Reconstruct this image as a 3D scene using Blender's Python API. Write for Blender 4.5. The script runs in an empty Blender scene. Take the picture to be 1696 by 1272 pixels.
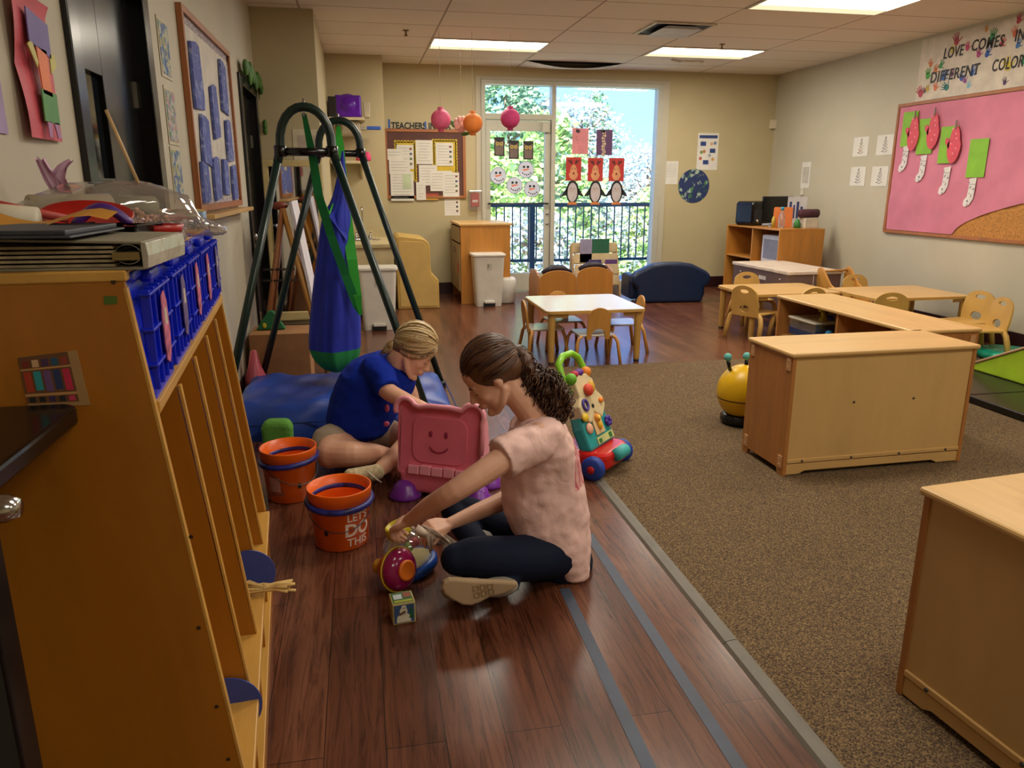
import bpy, bmesh, math, random
from mathutils import Matrix, Vector, Euler
random.seed(7)
PI = math.pi
S = bpy.context.scene
COL = S.collection

# ------------------------------------------------------------------ camera
H_CAM, F_PX, YAW, PITCH, ROLL = 1.40, 1255.3, math.radians(11.085), math.radians(14.741), math.radians(0.076)
cy_, sy_, cp_, sp_ = math.cos(YAW), math.sin(YAW), math.cos(PITCH), math.sin(PITCH)
FWD = Vector((sy_*cp_, cy_*cp_, -sp_)); R0 = Vector((cy_, -sy_, 0)); U0 = R0.cross(FWD)
RGT = math.cos(ROLL)*R0 + math.sin(ROLL)*U0
UPV = -math.sin(ROLL)*R0 + math.cos(ROLL)*U0
cam_d = bpy.data.cameras.new('camera'); cam = bpy.data.objects.new('camera', cam_d); COL.objects.link(cam)
cam_d.sensor_width = 36; cam_d.lens = F_PX/1696*36; cam_d.clip_end = 400
M = Matrix((RGT, UPV, -FWD)).transposed().to_4x4(); M.translation = (0, 0, H_CAM)
cam.matrix_world = M
S.camera = cam
S.view_settings.view_transform = 'Standard'; S.view_settings.look = 'None'
S.view_settings.gamma = 1; S.view_settings.use_curve_mapping = False
S.view_settings.exposure = 0.16

def hx(h):
    h = h.lstrip('#'); c = [int(h[i:i+2], 16)/255 for i in (0, 2, 4)]
    return tuple((x/12.92 if x <= .04045 else ((x+.055)/1.055)**2.4) for x in c)+(1,)

# ------------------------------------------------------------------ sky, sun, lamps
w = bpy.data.worlds.new('sky'); S.world = w; w.use_nodes = True
nt = w.node_tree; bg = nt.nodes['Background']
tc = nt.nodes.new('ShaderNodeTexCoord'); sep = nt.nodes.new('ShaderNodeSeparateXYZ'); rmp = nt.nodes.new('ShaderNodeValToRGB')
nt.links.new(tc.outputs['Generated'], sep.inputs[0]); nt.links.new(sep.outputs[2], rmp.inputs[0]); nt.links.new(rmp.outputs[0], bg.inputs[0])
rmp.color_ramp.elements[0].color = (.27, .45, .80, 1); rmp.color_ramp.elements[1].color = (.06, .20, .80, 1); rmp.color_ramp.elements[1].position = .7
bg.inputs[1].default_value = 3.1
sd = bpy.data.lights.new('sun', 'SUN'); sd.energy = 17; sd.angle = .01; sd.color = (1, .95, .85)
so = bpy.data.objects.new('sun', sd); COL.objects.link(so); so.rotation_euler = Vector((-.35, -.75, .75)).to_track_quat('Z', 'Y').to_euler()

CEIL = 2.83; FW = 10.02; RW = 5.61; LW = -.83; BACKW = -3.2
LAMPS = [(1.41, 8.56), (3.85, 8.56), (1.41, 6.12), (3.85, 6.12), (1.41, 3.68), (3.85, 3.68), (3.85, 1.24), (3.85, -1.2), (1.41, -1.2), (1.41, 1.24)]
LAMP_E = {(1.41, 3.68): 1.15, (3.85, 3.68): .9, (3.85, 1.24): .8, (3.85, -1.2): .7, (1.41, -1.2): .9, (1.41, 1.24): .7}
for (lx, ly) in LAMPS:
    ld = bpy.data.lights.new('troffer_light', 'AREA'); ld.shape = 'RECTANGLE'; ld.size = 1.1; ld.size_y = .5
    ld.energy = 30*LAMP_E.get((lx, ly), 1); ld.color = (1, .91, .76)
    lo = bpy.data.objects.new('troffer_light', ld); COL.objects.link(lo); lo.location = (lx, ly, CEIL-.035)

# ------------------------------------------------------------------ pixel of the photograph -> point of the room
def ray(u, v): return (RGT*((u-848)/F_PX) + UPV*((636-v)/F_PX) + FWD)
def az(u, v, z=0.):
    d = ray(u, v); t = (z-H_CAM)/d.z; return Vector((d.x*t, d.y*t, z))
def ay(u, v, y):
    d = ray(u, v); t = y/d.y; return Vector((d.x*t, y, H_CAM+d.z*t))
def ax(u, v, x):
    d = ray(u, v); t = x/d.x; return Vector((x, d.y*t, H_CAM+d.z*t))

# ------------------------------------------------------------------ materials
MATS = {}
def nodes(name, rough=.5, metal=0, spec=.5):
    m = bpy.data.materials.new(name); m.use_nodes = True; t = m.node_tree
    b = t.nodes['Principled BSDF']; b.inputs['Roughness'].default_value = rough; b.inputs['Metallic'].default_value = metal
    b.inputs['Specular IOR Level'].default_value = spec
    MATS[name] = m
    return m, t, b
def coords(t, scale=(1, 1, 1), kind='Object'):
    c = t.nodes.new('ShaderNodeTexCoord'); mp = t.nodes.new('ShaderNodeMapping'); mp.inputs['Scale'].default_value = scale
    t.links.new(c.outputs[kind], mp.inputs[0]); return mp.outputs[0]
def ramp(t, fac, stops):
    r = t.nodes.new('ShaderNodeValToRGB'); t.links.new(fac, r.inputs[0]); e = r.color_ramp.elements
    while len(e) < len(stops): e.new(.5)
    for i, (p, c) in enumerate(stops): e[i].position = p; e[i].color = hx(c) if isinstance(c, str) else c
    return r.outputs[0]
def noise(t, vec, scale, detail=3, rough=.55, dist=0):
    n = t.nodes.new('ShaderNodeTexNoise'); t.links.new(vec, n.inputs['Vector']); n.inputs['Scale'].default_value = scale
    n.inputs['Detail'].default_value = detail; n.inputs['Roughness'].default_value = rough; n.inputs['Distortion'].default_value = dist
    return n.outputs['Fac']
def bump(t, b, fac, strength=.3, dist=.01):
    n = t.nodes.new('ShaderNodeBump'); n.inputs['Strength'].default_value = strength; n.inputs['Distance'].default_value = dist
    t.links.new(fac, n.inputs['Height']); t.links.new(n.outputs[0], b.inputs['Normal'])
def dk(c, f):
    return '#'+''.join('%02x' % max(0, min(255, int(int(c.lstrip('#')[i:i+2], 16)*f))) for i in (0, 2, 4))
def plain(name, c, rough=.5, metal=0, spec=.5, var=.06, scale=8, bmp=0, bscale=60):
    m, t, b = nodes(name, rough, metal, spec)
    v = coords(t); f = noise(t, v, scale)
    t.links.new(ramp(t, f, [(.3, dk(c, 1-var)), (.7, dk(c, 1+var))]), b.inputs['Base Color'])
    if bmp: bump(t, b, noise(t, v, bscale, 4), bmp, .004)
    return m
def wood(name, c, stretch=(1, 1, .08), rough=.38, con=.14, scale=9):
    m, t, b = nodes(name, rough)
    v = coords(t, stretch); f = noise(t, v, scale, 5, .6, 1.2); g = noise(t, v, scale*7, 3)
    a = t.nodes.new('ShaderNodeMath'); a.operation = 'MULTIPLY_ADD'; t.links.new(g, a.inputs[0]); a.inputs[1].default_value = .3; t.links.new(f, a.inputs[2])
    t.links.new(ramp(t, a.outputs[0], [(.35, dk(c, 1-con)), (.6, c), (.85, dk(c, 1+con*.7))]), b.inputs['Base Color'])
    bump(t, b, g, .04, .002)
    return m
def emit(name, c, s):
    m = bpy.data.materials.new(name); m.use_nodes = True; t = m.node_tree; t.nodes.remove(t.nodes['Principled BSDF'])
    e = t.nodes.new('ShaderNodeEmission'); e.inputs[0].default_value = hx(c); e.inputs[1].default_value = s
    t.links.new(e.outputs[0], t.nodes['Material Output'].inputs[0]); MATS[name] = m; return m
def clear(name, tint='#ffffff', gloss=.12, rough=.05, body=0, bodyc='#ffffff'):
    m = bpy.data.materials.new(name); m.use_nodes = True; t = m.node_tree; t.nodes.remove(t.nodes['Principled BSDF'])
    tr = t.nodes.new('ShaderNodeBsdfTransparent'); tr.inputs[0].default_value = hx(tint)
    gl = t.nodes.new('ShaderNodeBsdfGlossy'); gl.inputs['Roughness'].default_value = rough
    lw = t.nodes.new('ShaderNodeLayerWeight'); lw.inputs[0].default_value = .35
    mu = t.nodes.new('ShaderNodeMath'); mu.operation = 'MULTIPLY_ADD'; t.links.new(lw.outputs['Facing'], mu.inputs[0]); mu.inputs[1].default_value = gloss*2; mu.inputs[2].default_value = gloss*.35
    mx = t.nodes.new('ShaderNodeMixShader'); t.links.new(mu.outputs[0], mx.inputs[0]); t.links.new(tr.outputs[0], mx.inputs[1]); t.links.new(gl.outputs[0], mx.inputs[2])
    out = mx.outputs[0]
    if body:
        d = t.nodes.new('ShaderNodeBsdfDiffuse'); d.inputs[0].default_value = hx(bodyc); m2 = t.nodes.new('ShaderNodeMixShader'); m2.inputs[0].default_value = body
        t.links.new(out, m2.inputs[1]); t.links.new(d.outputs[0], m2.inputs[2]); out = m2.outputs[0]
    t.links.new(out, t.nodes['Material Output'].inputs[0]); MATS[name] = m; return m
def blotch(name, base, cols, scale=14, rough=.7, thr=.56):
    """paper with soft paint blots"""
    m, t, b = nodes(name, rough); v = coords(t); prev = None
    rgb = t.nodes.new('ShaderNodeRGB'); rgb.outputs[0].default_value = hx(base); prev = rgb.outputs[0]
    for i, c in enumerate(cols):
        mp = t.nodes.new('ShaderNodeMapping'); mp.inputs['Location'].default_value = (i*3.7, i*1.9, i*5.3); t.links.new(v, mp.inputs[0])
        f = noise(t, mp.outputs[0], scale, 3, .6)
        mk = ramp(t, f, [(thr, (0, 0, 0, 1)), (thr+.05, (1, 1, 1, 1))])
        mx = t.nodes.new('ShaderNodeMix'); mx.data_type = 'RGBA'; t.links.new(mk, mx.inputs[0]); t.links.new(prev, mx.inputs[6]); mx.inputs[7].default_value = hx(c); prev = mx.outputs[2]
    t.links.new(prev, b.inputs['Base Color']); return m
def G(n):
    return MATS[n]
_auto = {}
def C(c, rough=.55, **k):
    key = (c, rough, tuple(sorted(k.items())))
    if key not in _auto: _auto[key] = plain('surface_'+c.strip('#'), c, rough, **k)
    return _auto[key]

plain('wall_paint', '#b8ab86', .6, var=.02, scale=2, bmp=.12, bscale=140)
plain('wall_paint_light', '#bbb4a0', .6, var=.02, scale=2, bmp=.12, bscale=140)
plain('baseboard_vinyl', '#2c1518', .35, var=.05)
plain('frame_white', '#b5b3a5', .4, var=.02)
plain('black_paint', '#0a0a0c', .22, var=.1)
plain('cream_laminate', '#c9b489', .4, var=.03)
plain('white_plastic', '#cfcac0', .4, var=.02)
plain('paper', '#d9d6cf', .7, var=.02)
plain('rail_metal', '#26495a', .4, var=.03)
plain('chrome', '#c8c8c8', .15, 1)
plain('steel_dark', '#55585c', .35, .8)
plain('tube_green', '#0e2620', .32, var=.08)
plain('blue_vinyl', '#1c3f98', .38, var=.07, scale=3, bmp=.15, bscale=9)
plain('navy_vinyl', '#0e2344', .4, var=.06, scale=3)
plain('bin_blue', '#0a25c4', .3, var=.05)
plain('orange_plastic', '#f2690f', .35, var=.04)
plain('cork', '#b07a3c', .85, var=.15, scale=60)
plain('felt_pink', '#cb7a92', .75, var=.05, scale=3, bmp=.5, bscale=4)
wood('maple', '#cca468', (1, .08, 1), .35, .07)
wood('maple_back', '#c9a468', (1, 1, .2), .42, .05, 3)
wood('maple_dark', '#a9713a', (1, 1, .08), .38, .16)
wood('maple_x', '#cca468', (.08, 1, 1), .35, .07)
wood('locker_wood', '#a8691a', (.5, .5, .09), .3, .12, 5)
wood('locker_light', '#c99848', (1, .1, 1), .38, .1)
wood('oak', '#b07630', (1, 1, .08), .4, .12)
wood('frame_wood', '#9c6136', (1, 1, .1), .45, .12)
wood('chair_wood', '#bb863f', (1, 1, .2), .4, .08)
plain('resin_tan', '#c0974f', .45, var=.04)
plain('table_white', '#d8d2cc', .22, var=.01)
plain('table_maple', '#cfa76c', .32, var=.03, scale=3)
emit('lamp_glow', '#fff4dc', 7.5)
clear('window_glass', '#f4fbff', .10, .02)
clear('clear_plastic', '#f2f0ee', .3, .06, .10, '#e8e4e0')
clear('dome_plastic', '#f8f8f6', .22, .05, .05)

# floor: planks run along the room
m, t, b = nodes('plank_floor', .24)
v = coords(t); sw = t.nodes.new('ShaderNodeMapping'); sw.inputs['Rotation'].default_value = (0, 0, PI/2); t.links.new(v, sw.inputs[0])
br = t.nodes.new('ShaderNodeTexBrick'); t.links.new(sw.outputs[0], br.inputs['Vector']); br.inputs['Scale'].default_value = 1
br.inputs['Brick Width'].default_value = 1.22; br.inputs['Row Height'].default_value = .155; br.inputs['Mortar Size'].default_value = .0012
br.inputs['Color1'].default_value = hx('#6d402b'); br.inputs['Color2'].default_value = hx('#7f503a'); br.inputs['Mortar'].default_value = hx('#2a150e'); br.offset = .37
mp = t.nodes.new('ShaderNodeMapping'); mp.inputs['Scale'].default_value = (1, .07, 1); t.links.new(v, mp.inputs[0])
g = noise(t, mp.outputs[0], 38, 5, .65, 1.6); g2 = noise(t, mp.outputs[0], 9, 3, .5, .6)
gr = ramp(t, g, [(.32, '#7a6a60'), (.55, '#ffffff'), (.8, '#ffffff')])
gr2 = ramp(t, g2, [(.3, '#a0908a'), (.7, '#ffffff')])
m1 = t.nodes.new('ShaderNodeMix'); m1.data_type = 'RGBA'; m1.blend_type = 'MULTIPLY'; m1.inputs[0].default_value = .8
t.links.new(br.outputs['Color'], m1.inputs[6]); t.links.new(gr, m1.inputs[7])
m2 = t.nodes.new('ShaderNodeMix'); m2.data_type = 'RGBA'; m2.blend_type = 'MULTIPLY'; m2.inputs[0].default_value = .8
t.links.new(m1.outputs[2], m2.inputs[6]); t.links.new(gr2, m2.inputs[7]); t.links.new(m2.outputs[2], b.inputs['Base Color'])
bump(t, b, g, .10, .002)
# carpet
m, t, b = nodes('carpet_loop', .95, spec=.1)
v = coords(t); f1 = noise(t, v, 210, 2, .7); f2 = noise(t, v, 5, 2)
c1 = ramp(t, f1, [(.3, '#2f2422'), (.42, '#534438'), (.52, '#665542'), (.62, '#987d52'), (.75, '#746763')])
t.links.new(c1, b.inputs['Base Color']); bump(t, b, f1, .6, .006)
# ceiling tiles
m, t, b = nodes('ceiling_tile', .9, spec=.1)
v = coords(t); sh = t.nodes.new('ShaderNodeMapping'); sh.inputs['Location'].default_value = (-.80, -8.26+.61*30, 0); t.links.new(v, sh.inputs[0])
br = t.nodes.new('ShaderNodeTexBrick'); t.links.new(sh.outputs[0], br.inputs['Vector']); br.inputs['Scale'].default_value = 1; br.offset = 0
br.inputs['Brick Width'].default_value = 1.22; br.inputs['Row Height'].default_value = .61; br.inputs['Mortar Size'].default_value = .009
br.inputs['Color1'].default_value = hx('#e6dccf'); br.inputs['Color2'].default_value = hx('#e0d6c9'); br.inputs['Mortar'].default_value = hx('#a8998a')
t.links.new(br.outputs['Color'], b.inputs['Base Color']); bump(t, b, noise(t, v, 160, 3), .25, .004)

# ------------------------------------------------------------------ mesh builder
class MB:
    def __init__(s, mat=None):
        s.v = []; s.f = []; s.mi = []; s.sm = []; s.mats = []; s.cur = 0; s.T = Matrix.Identity(4)
        if mat is not None: s.use(mat)
    def use(s, mat):
        if isinstance(mat, str): mat = C(mat) if mat.startswith('#') else G(mat)
        if mat not in s.mats: s.mats.append(mat)
        s.cur = s.mats.index(mat); return s
    def add(s, vs, fs, smooth=False):
        o = len(s.v); s.v += [s.T @ Vector(p) for p in vs]
        for f in fs: s.f.append([o+i for i in f]); s.mi.append(s.cur); s.sm.append(smooth)
        return s
    def box(s, x0, x1, y0, y1, z0, z1):
        vs = [(x0, y0, z0), (x1, y0, z0), (x1, y1, z0), (x0, y1, z0), (x0, y0, z1), (x1, y0, z1), (x1, y1, z1), (x0, y1, z1)]
        return s.add(vs, [(0, 3, 2, 1), (4, 5, 6, 7), (0, 1, 5, 4), (1, 2, 6, 5), (2, 3, 7, 6), (3, 0, 4, 7)])
    def prism(s, poly, a, b, plane='xz', smooth=False):
        """poly (2d) in a plane, extruded from a to b on the third axis"""
        def P(p, d): return {'xz': (p[0], d, p[1]), 'xy': (p[0], p[1], d), 'yz': (d, p[0], p[1])}[plane]
        n = len(poly); vs = [P(p, a) for p in poly]+[P(p, b) for p in poly]
        s.add(vs, [tuple(range(n)), tuple(range(2*n-1, n-1, -1))])
        o = len(s.v)-2*n
        for i in range(n):
            j = (i+1) % n; s.f.append([o+i, o+n+i, o+n+j, o+j]); s.mi.append(s.cur); s.sm.append(smooth)
        return s
    def tube(s, pts, r, n=10, cap=True, closed=False, flat=1.):
        pts = [Vector(p) for p in pts]; m = len(pts); rs = r if isinstance(r, (list, tuple)) else [r]*m
        tan = []
        for i in range(m):
            a = pts[i-1] if (i > 0 or closed) else pts[i]; b = pts[(i+1) % m] if (i < m-1 or closed) else pts[i]
            d = (b-a); tan.append(d.normalized() if d.length > 1e-9 else Vector((0, 0, 1)))
        up = Vector((0, 0, 1)) if abs(tan[0].z) < .9 else Vector((1, 0, 0))
        nrm = (up-tan[0]*up.dot(tan[0])).normalized(); vs = []
        for i in range(m):
            nrm = (nrm-tan[i]*nrm.dot(tan[i]));
            nrm = nrm.normalized() if nrm.length > 1e-6 else tan[i].orthogonal().normalized()
            bn = tan[i].cross(nrm)
            for k in range(n):
                a = 2*PI*k/n; vs.append(pts[i]+(nrm*math.cos(a)+bn*math.sin(a)*flat)*rs[i])
        fs = []
        for i in range(m if closed else m-1):
            j = (i+1) % m
            for k in range(n): fs.append((i*n+k, i*n+(k+1) % n, j*n+(k+1) % n, j*n+k))
        if cap and not closed: fs += [tuple(range(n-1, -1, -1)), tuple((m-1)*n+k for k in range(n))]
        return s.add(vs, fs, True)
    def lathe(s, prof, c=(0, 0, 0), n=28, axis='z', sx=1., sy=1., smooth=True):
        vs = []; fs = []; m = len(prof)
        for (r, z) in prof:
            for k in range(n):
                a = 2*PI*k/n; x, y = r*math.cos(a)*sx, r*math.sin(a)*sy
                p = {'z': (x, y, z), 'y': (x, z, y), 'x': (z, x, y)}[axis]; vs.append((c[0]+p[0], c[1]+p[1], c[2]+p[2]))
        for i in range(m-1):
            for k in range(n): fs.append((i*n+k, i*n+(k+1) % n, (i+1)*n+(k+1) % n, (i+1)*n+k))
        if prof[0][0] > 1e-6: fs.append(tuple(range(n-1, -1, -1)))
        if prof[-1][0] > 1e-6 and prof[-1] != prof[0]: fs.append(tuple((m-1)*n+k for k in range(n)))
        return s.add(vs, fs, smooth)
    def ell(s, c, r, n=16, rot=None):
        r = (r, r, r) if not isinstance(r, (tuple, list)) else r
        vs = []; fs = []; m = max(6, n//2); R = rot.to_matrix() if rot else Matrix.Identity(3)
        for i in range(m+1):
            th = PI*i/m
            for k in range(n):
                a = 2*PI*k/n; vs.append(Vector(c)+R@Vector((r[0]*math.sin(th)*math.cos(a), r[1]*math.sin(th)*math.sin(a), r[2]*math.cos(th))))
        for i in range(m):
            for k in range(n): fs.append((i*n+k, (i+1)*n+k, (i+1)*n+(k+1) % n, i*n+(k+1) % n))
        return s.add(vs, fs, True)
    def disc(s, c, r, n=24, plane='xz', d=.002, sx=1.):
        return s.prism([(c[0]+r*sx*math.cos(2*PI*i/n), c[1]+r*math.sin(2*PI*i/n)) for i in range(n)], c[2], c[2]-d, plane)
    def build(s, name, parent=None, bevel=0, loc=None, seg=2, subd=0):
        me = bpy.data.meshes.new(name); me.from_pydata([tuple(p) for p in s.v], [], s.f)
        for mt in s.mats: me.materials.append(mt)
        for p, mi, sm in zip(me.polygons, s.mi, s.sm): p.material_index = mi; p.use_smooth = sm
        bm = bmesh.new(); bm.from_mesh(me)
        bmesh.ops.remove_doubles(bm, verts=bm.verts, dist=1e-6)
        bmesh.ops.recalc_face_normals(bm, faces=bm.faces); bm.to_mesh(me); bm.free()
        o = bpy.data.objects.new(name, me); COL.objects.link(o)
        if parent: o.parent = parent
        if loc is not None: o.location = loc
        if bevel:
            md = o.modifiers.new('bevel', 'BEVEL'); md.width = bevel; md.segments = seg; md.limit_method = 'ANGLE'; md.angle_limit = .7
        if subd:
            md = o.modifiers.new('sub', 'SUBSURF'); md.levels = md.render_levels = subd
        return o

def tag(o, label=None, cat=None, group=None, kind=None):
    if label: o['label'] = label
    if cat: o['category'] = cat
    if group: o['group'] = group
    if kind: o['kind'] = kind
    return o
def thing(name, label, cat, loc=(0, 0, 0), rz=0, group=None):
    o = bpy.data.objects.new(name, None); COL.objects.link(o); o.location = loc; o.rotation_euler = (0, 0, rz); o.empty_display_size = .05
    return tag(o, label, cat, group)
def struct(name, mb, bevel=0, **k):
    o = mb.build(name, bevel=bevel, **k); o['kind'] = 'structure'; return o
def part(name, mb, parent, bevel=0, label=None, **k):
    o = mb.build(name, parent, bevel, **k)
    if label: o['label'] = label
    return o
def single(name, mb, label, cat, loc=(0, 0, 0), rz=0, group=None, bevel=0, **k):
    o = mb.build(name, None, bevel, loc, **k); o.rotation_euler = (0, 0, rz); return tag(o, label, cat, group)
def dup(o, loc=None, rz=None, label=None, parent=None):
    c = o.copy(); COL.objects.link(c)
    if parent: c.parent = parent
    for ch in list(o.children): dup(ch, parent=c)
    if loc is not None: c.location = loc
    if rz is not None: c.rotation_euler = (0, 0, rz)
    if label: c['label'] = label
    return c
def lettering(txt, size, mat, parent, loc, rot=(PI/2, 0, 0), depth=.001, name='lettering', bold=.0, align='LEFT', shear=0, spacing=1., sx=1.):
    cu = bpy.data.curves.new('t', 'FONT'); cu.body = txt; cu.size = size; cu.extrude = depth; cu.offset = bold; cu.align_x = align; cu.shear = shear; cu.space_character = spacing; cu.resolution_u = 3
    o = bpy.data.objects.new('t', cu); COL.objects.link(o); bpy.context.view_layer.update()
    me = bpy.data.meshes.new_from_object(o.evaluated_get(bpy.context.evaluated_depsgraph_get())); bpy.data.objects.remove(o)
    for vv in me.vertices: vv.co.x *= sx
    me.materials.clear(); me.materials.append(G(mat) if isinstance(mat, str) and not mat.startswith('#') else (C(mat) if isinstance(mat, str) else mat))
    n = bpy.data.objects.new(name, me); COL.objects.link(n); n.parent = parent; n.location = loc; n.rotation_euler = rot
    return n
def rrect(x0, x1, y0, y1, r, n=5):
    p = []
    for (cx, cy, a0) in ((x1-r, y1-r, 0), (x0+r, y1-r, PI/2), (x0+r, y0+r, PI), (x1-r, y0+r, 1.5*PI)):
        for i in range(n+1): a = a0+PI/2*i/n; p.append((cx+r*math.cos(a), cy+r*math.sin(a)))
    return p
def arc(cx, cy, r, a0, a1, n=12, ry=None):
    return [(cx+r*math.cos(a0+(a1-a0)*i/n), cy+(ry or r)*math.sin(a0+(a1-a0)*i/n)) for i in range(n+1)]
# ================================================================== the room
struct('floor', MB('plank_floor').box(LW-.1, RW+.1, BACKW, FW+.1, -.06, 0))
struct('ceiling', MB('ceiling_tile').box(LW-.2, RW+.2, BACKW-.1, FW+.2, CEIL, CEIL+.1))
cp = MB('carpet_loop').box(1.10, RW, BACKW, 5.62, 0, .012)
o = cp.build('carpet'); tag(o, 'speckled brown loop carpet covering the right side of the floor', 'carpet')
tr = MB('#6d675c').prism([(1.055, 0), (1.065, .010), (1.09, .014), (1.105, .012), (1.105, 0)], BACKW, 1.93, 'xz')
tr.prism([(1.055, 0), (1.065, .010), (1.09, .014), (1.105, .012), (1.105, 0)], 1.933, 5.62, 'xz')
single('transition_strip', tr, 'long grey rubber strip edging the carpet beside the planks', 'floor strip')
# blue tape lines stuck on the planks
for nm, a, bb, lab in (('1', (1075, 1272), (935, 975), 'blue grey tape line on the planks, nearer the girl, left of the two'),
                       ('2', (1225, 1272), (975, 885), 'blue grey tape line on the planks, nearer the carpet edge')):
    p, q = az(*a), az(*bb); d = (q-p).normalized(); nn = Vector((d.y, -d.x, 0))*.019; p = p-d*.9
    tp = MB('#414a5c'); tp.add([p-nn, p+nn, q+nn, q-nn, p-nn+Vector((0, 0, .0012)), p+nn+Vector((0, 0, .0012)), q+nn+Vector((0, 0, .0012)), q-nn+Vector((0, 0, .0012))],
        [(0, 3, 2, 1), (4, 5, 6, 7), (0, 1, 5, 4), (1, 2, 6, 5), (2, 3, 7, 6), (3, 0, 4, 7)])
    single('floor_tape', tp, lab, 'tape', group='tape lines on the floor')

WX0, WX1, WZ1 = 1.56, 3.98, 2.67     # window opening in the far wall
struct('wall_far', MB('wall_paint').box(.33, WX0, FW, FW+.18, 0, CEIL).box(WX1, RW+.15, FW, FW+.18, 0, CEIL).box(WX0, WX1, FW, FW+.18, WZ1, CEIL))
struct('wall_right', MB('wall_paint_light').box(RW, RW+.15, BACKW, FW, 0, CEIL))
struct('wall_back', MB('wall_paint').box(LW-.15, RW+.15, BACKW-.15, BACKW, 0, CEIL))
# left wall with two dark doorways
D1 = (2.68, 3.56, 2.15); D2 = (6.22, 7.1, 2.14)
struct('wall_left', MB('wall_paint_light').box(LW-.15, LW, BACKW, D1[0], 0, CEIL).box(LW-.15, LW, D1[1], D2[0], 0, CEIL).box(LW-.15, LW, D2[1], 7.18, 0, CEIL)
       .box(LW-.15, LW, D1[0], D1[1], D1[2], CEIL).box(LW-.15, LW, D2[0], D2[1], D2[2], CEIL))
struct('wall_corner_block', MB('wall_paint').box(LW-.15, -.31, 7.18, 9.45, 0, CEIL))
struct('wall_nook', MB('wall_paint').box(-.31, .33, 9.45, FW+.18, 0, CEIL).box(LW-.15, -.31, 9.45, FW+.18, 0, CEIL))
def base(nm, x0, x1, y0, y1): struct(nm, MB('baseboard_vinyl').box(x0, x1, y0, y1, 0, .15), .004)
base('baseboard_far', WX1+.02, RW-.005, FW-.012, FW); base('baseboard_far_left', .342, WX0-.04, FW-.012, FW)
base('baseboard_right', RW-.012, RW, BACKW, FW-.013); base('baseboard_block', LW, -.31, 7.168, 7.18)
base('baseboard_block_side', -.31, -.298, 7.168, 9.438); base('baseboard_nook', -.31, .33, 9.438, 9.45); base('baseboard_nook_side', .33, .342, 9.45, FW)
base('baseboard_left', LW, LW+.012, 3.66, 6.14)
# light reveal trim at the right of the corner block

# --- storefront window and door in the far wall
fr = MB('frame_white')
y0, y1 = FW-.03, FW+.12
fr.box(WX0, WX1, y0, y1, WZ1-.05, WZ1)          # head
fr.box(WX0, WX0+.05, y0, y1, 0, WZ1-.05)        # left jamb
fr.box(WX1-.07, WX1, y0, y1, 0, WZ1-.05)        # right jamb
fr.box(2.475, 2.53, y0, y1, 0, WZ1-.05)         # mullion
fr.box(WX0+.05, 2.475, y0, y1, 2.20, 2.27)      # transom bar
fr.box(2.53, WX1-.07, y0, y1, 0, .12)           # sill
wf = struct('window_1', fr, .004)
part('window_casing', MB('wall_paint_light').box(WX0-.07, WX0-.002, FW-.015, FW, 0, WZ1+.04).box(WX1+.002, WX1+.09, FW-.015, FW, .0, WZ1+.04).box(WX0-.002, WX1+.002, FW-.015, FW, WZ1+.002, WZ1+.04), wf, .003)
part('glass_pane', MB('window_glass').box(2.53, WX1-.07, FW+.05, FW+.056, .12, WZ1-.05), wf)
part('glass_pane', MB('window_glass').box(WX0+.05, 2.475, FW+.05, FW+.056, 2.27, WZ1-.05), wf)
df = MB('frame_white'); dx0, dx1 = WX0+.055, 2.47
df.box(dx0, dx0+.06, FW+.0, FW+.06, .01, 2.19).box(dx1-.075, dx1, FW+.0, FW+.06, .01, 2.19).box(dx0+.06, dx1-.075, FW, FW+.06, 2.065, 2.19).box(dx0+.06, dx1-.075, FW, FW+.06, .01, .25)
dr = struct('door_1', df, .003)
part('glass_pane', MB('window_glass').box(dx0+.06, dx1-.075, FW+.03, FW+.036, .25, 2.065), dr)
part('push_bar', MB('steel_dark').tube([(dx0+.02, FW-.05, 1.16), (dx1-.03, FW-.05, 1.16)], .011).tube([(dx0+.03, FW, 1.16), (dx0+.03, FW-.05, 1.16)], .01).tube([(dx1-.04, FW, 1.16), (dx1-.04, FW-.05, 1.16)], .01), dr, label='metal push bar')
part('lock_cylinder', MB('chrome').lathe([(.018, 0), (.018, -.015)], (dx1-.035, FW, 1.03), 14, 'y').lathe([(.018, 0), (.018, -.015)], (dx1-.035, FW, .9), 14, 'y'), dr)
part('door_closer', MB('frame_white').box(dx1-.12, dx1-.02, FW-.04, FW, 2.05, 2.17), dr, .004)

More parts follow.
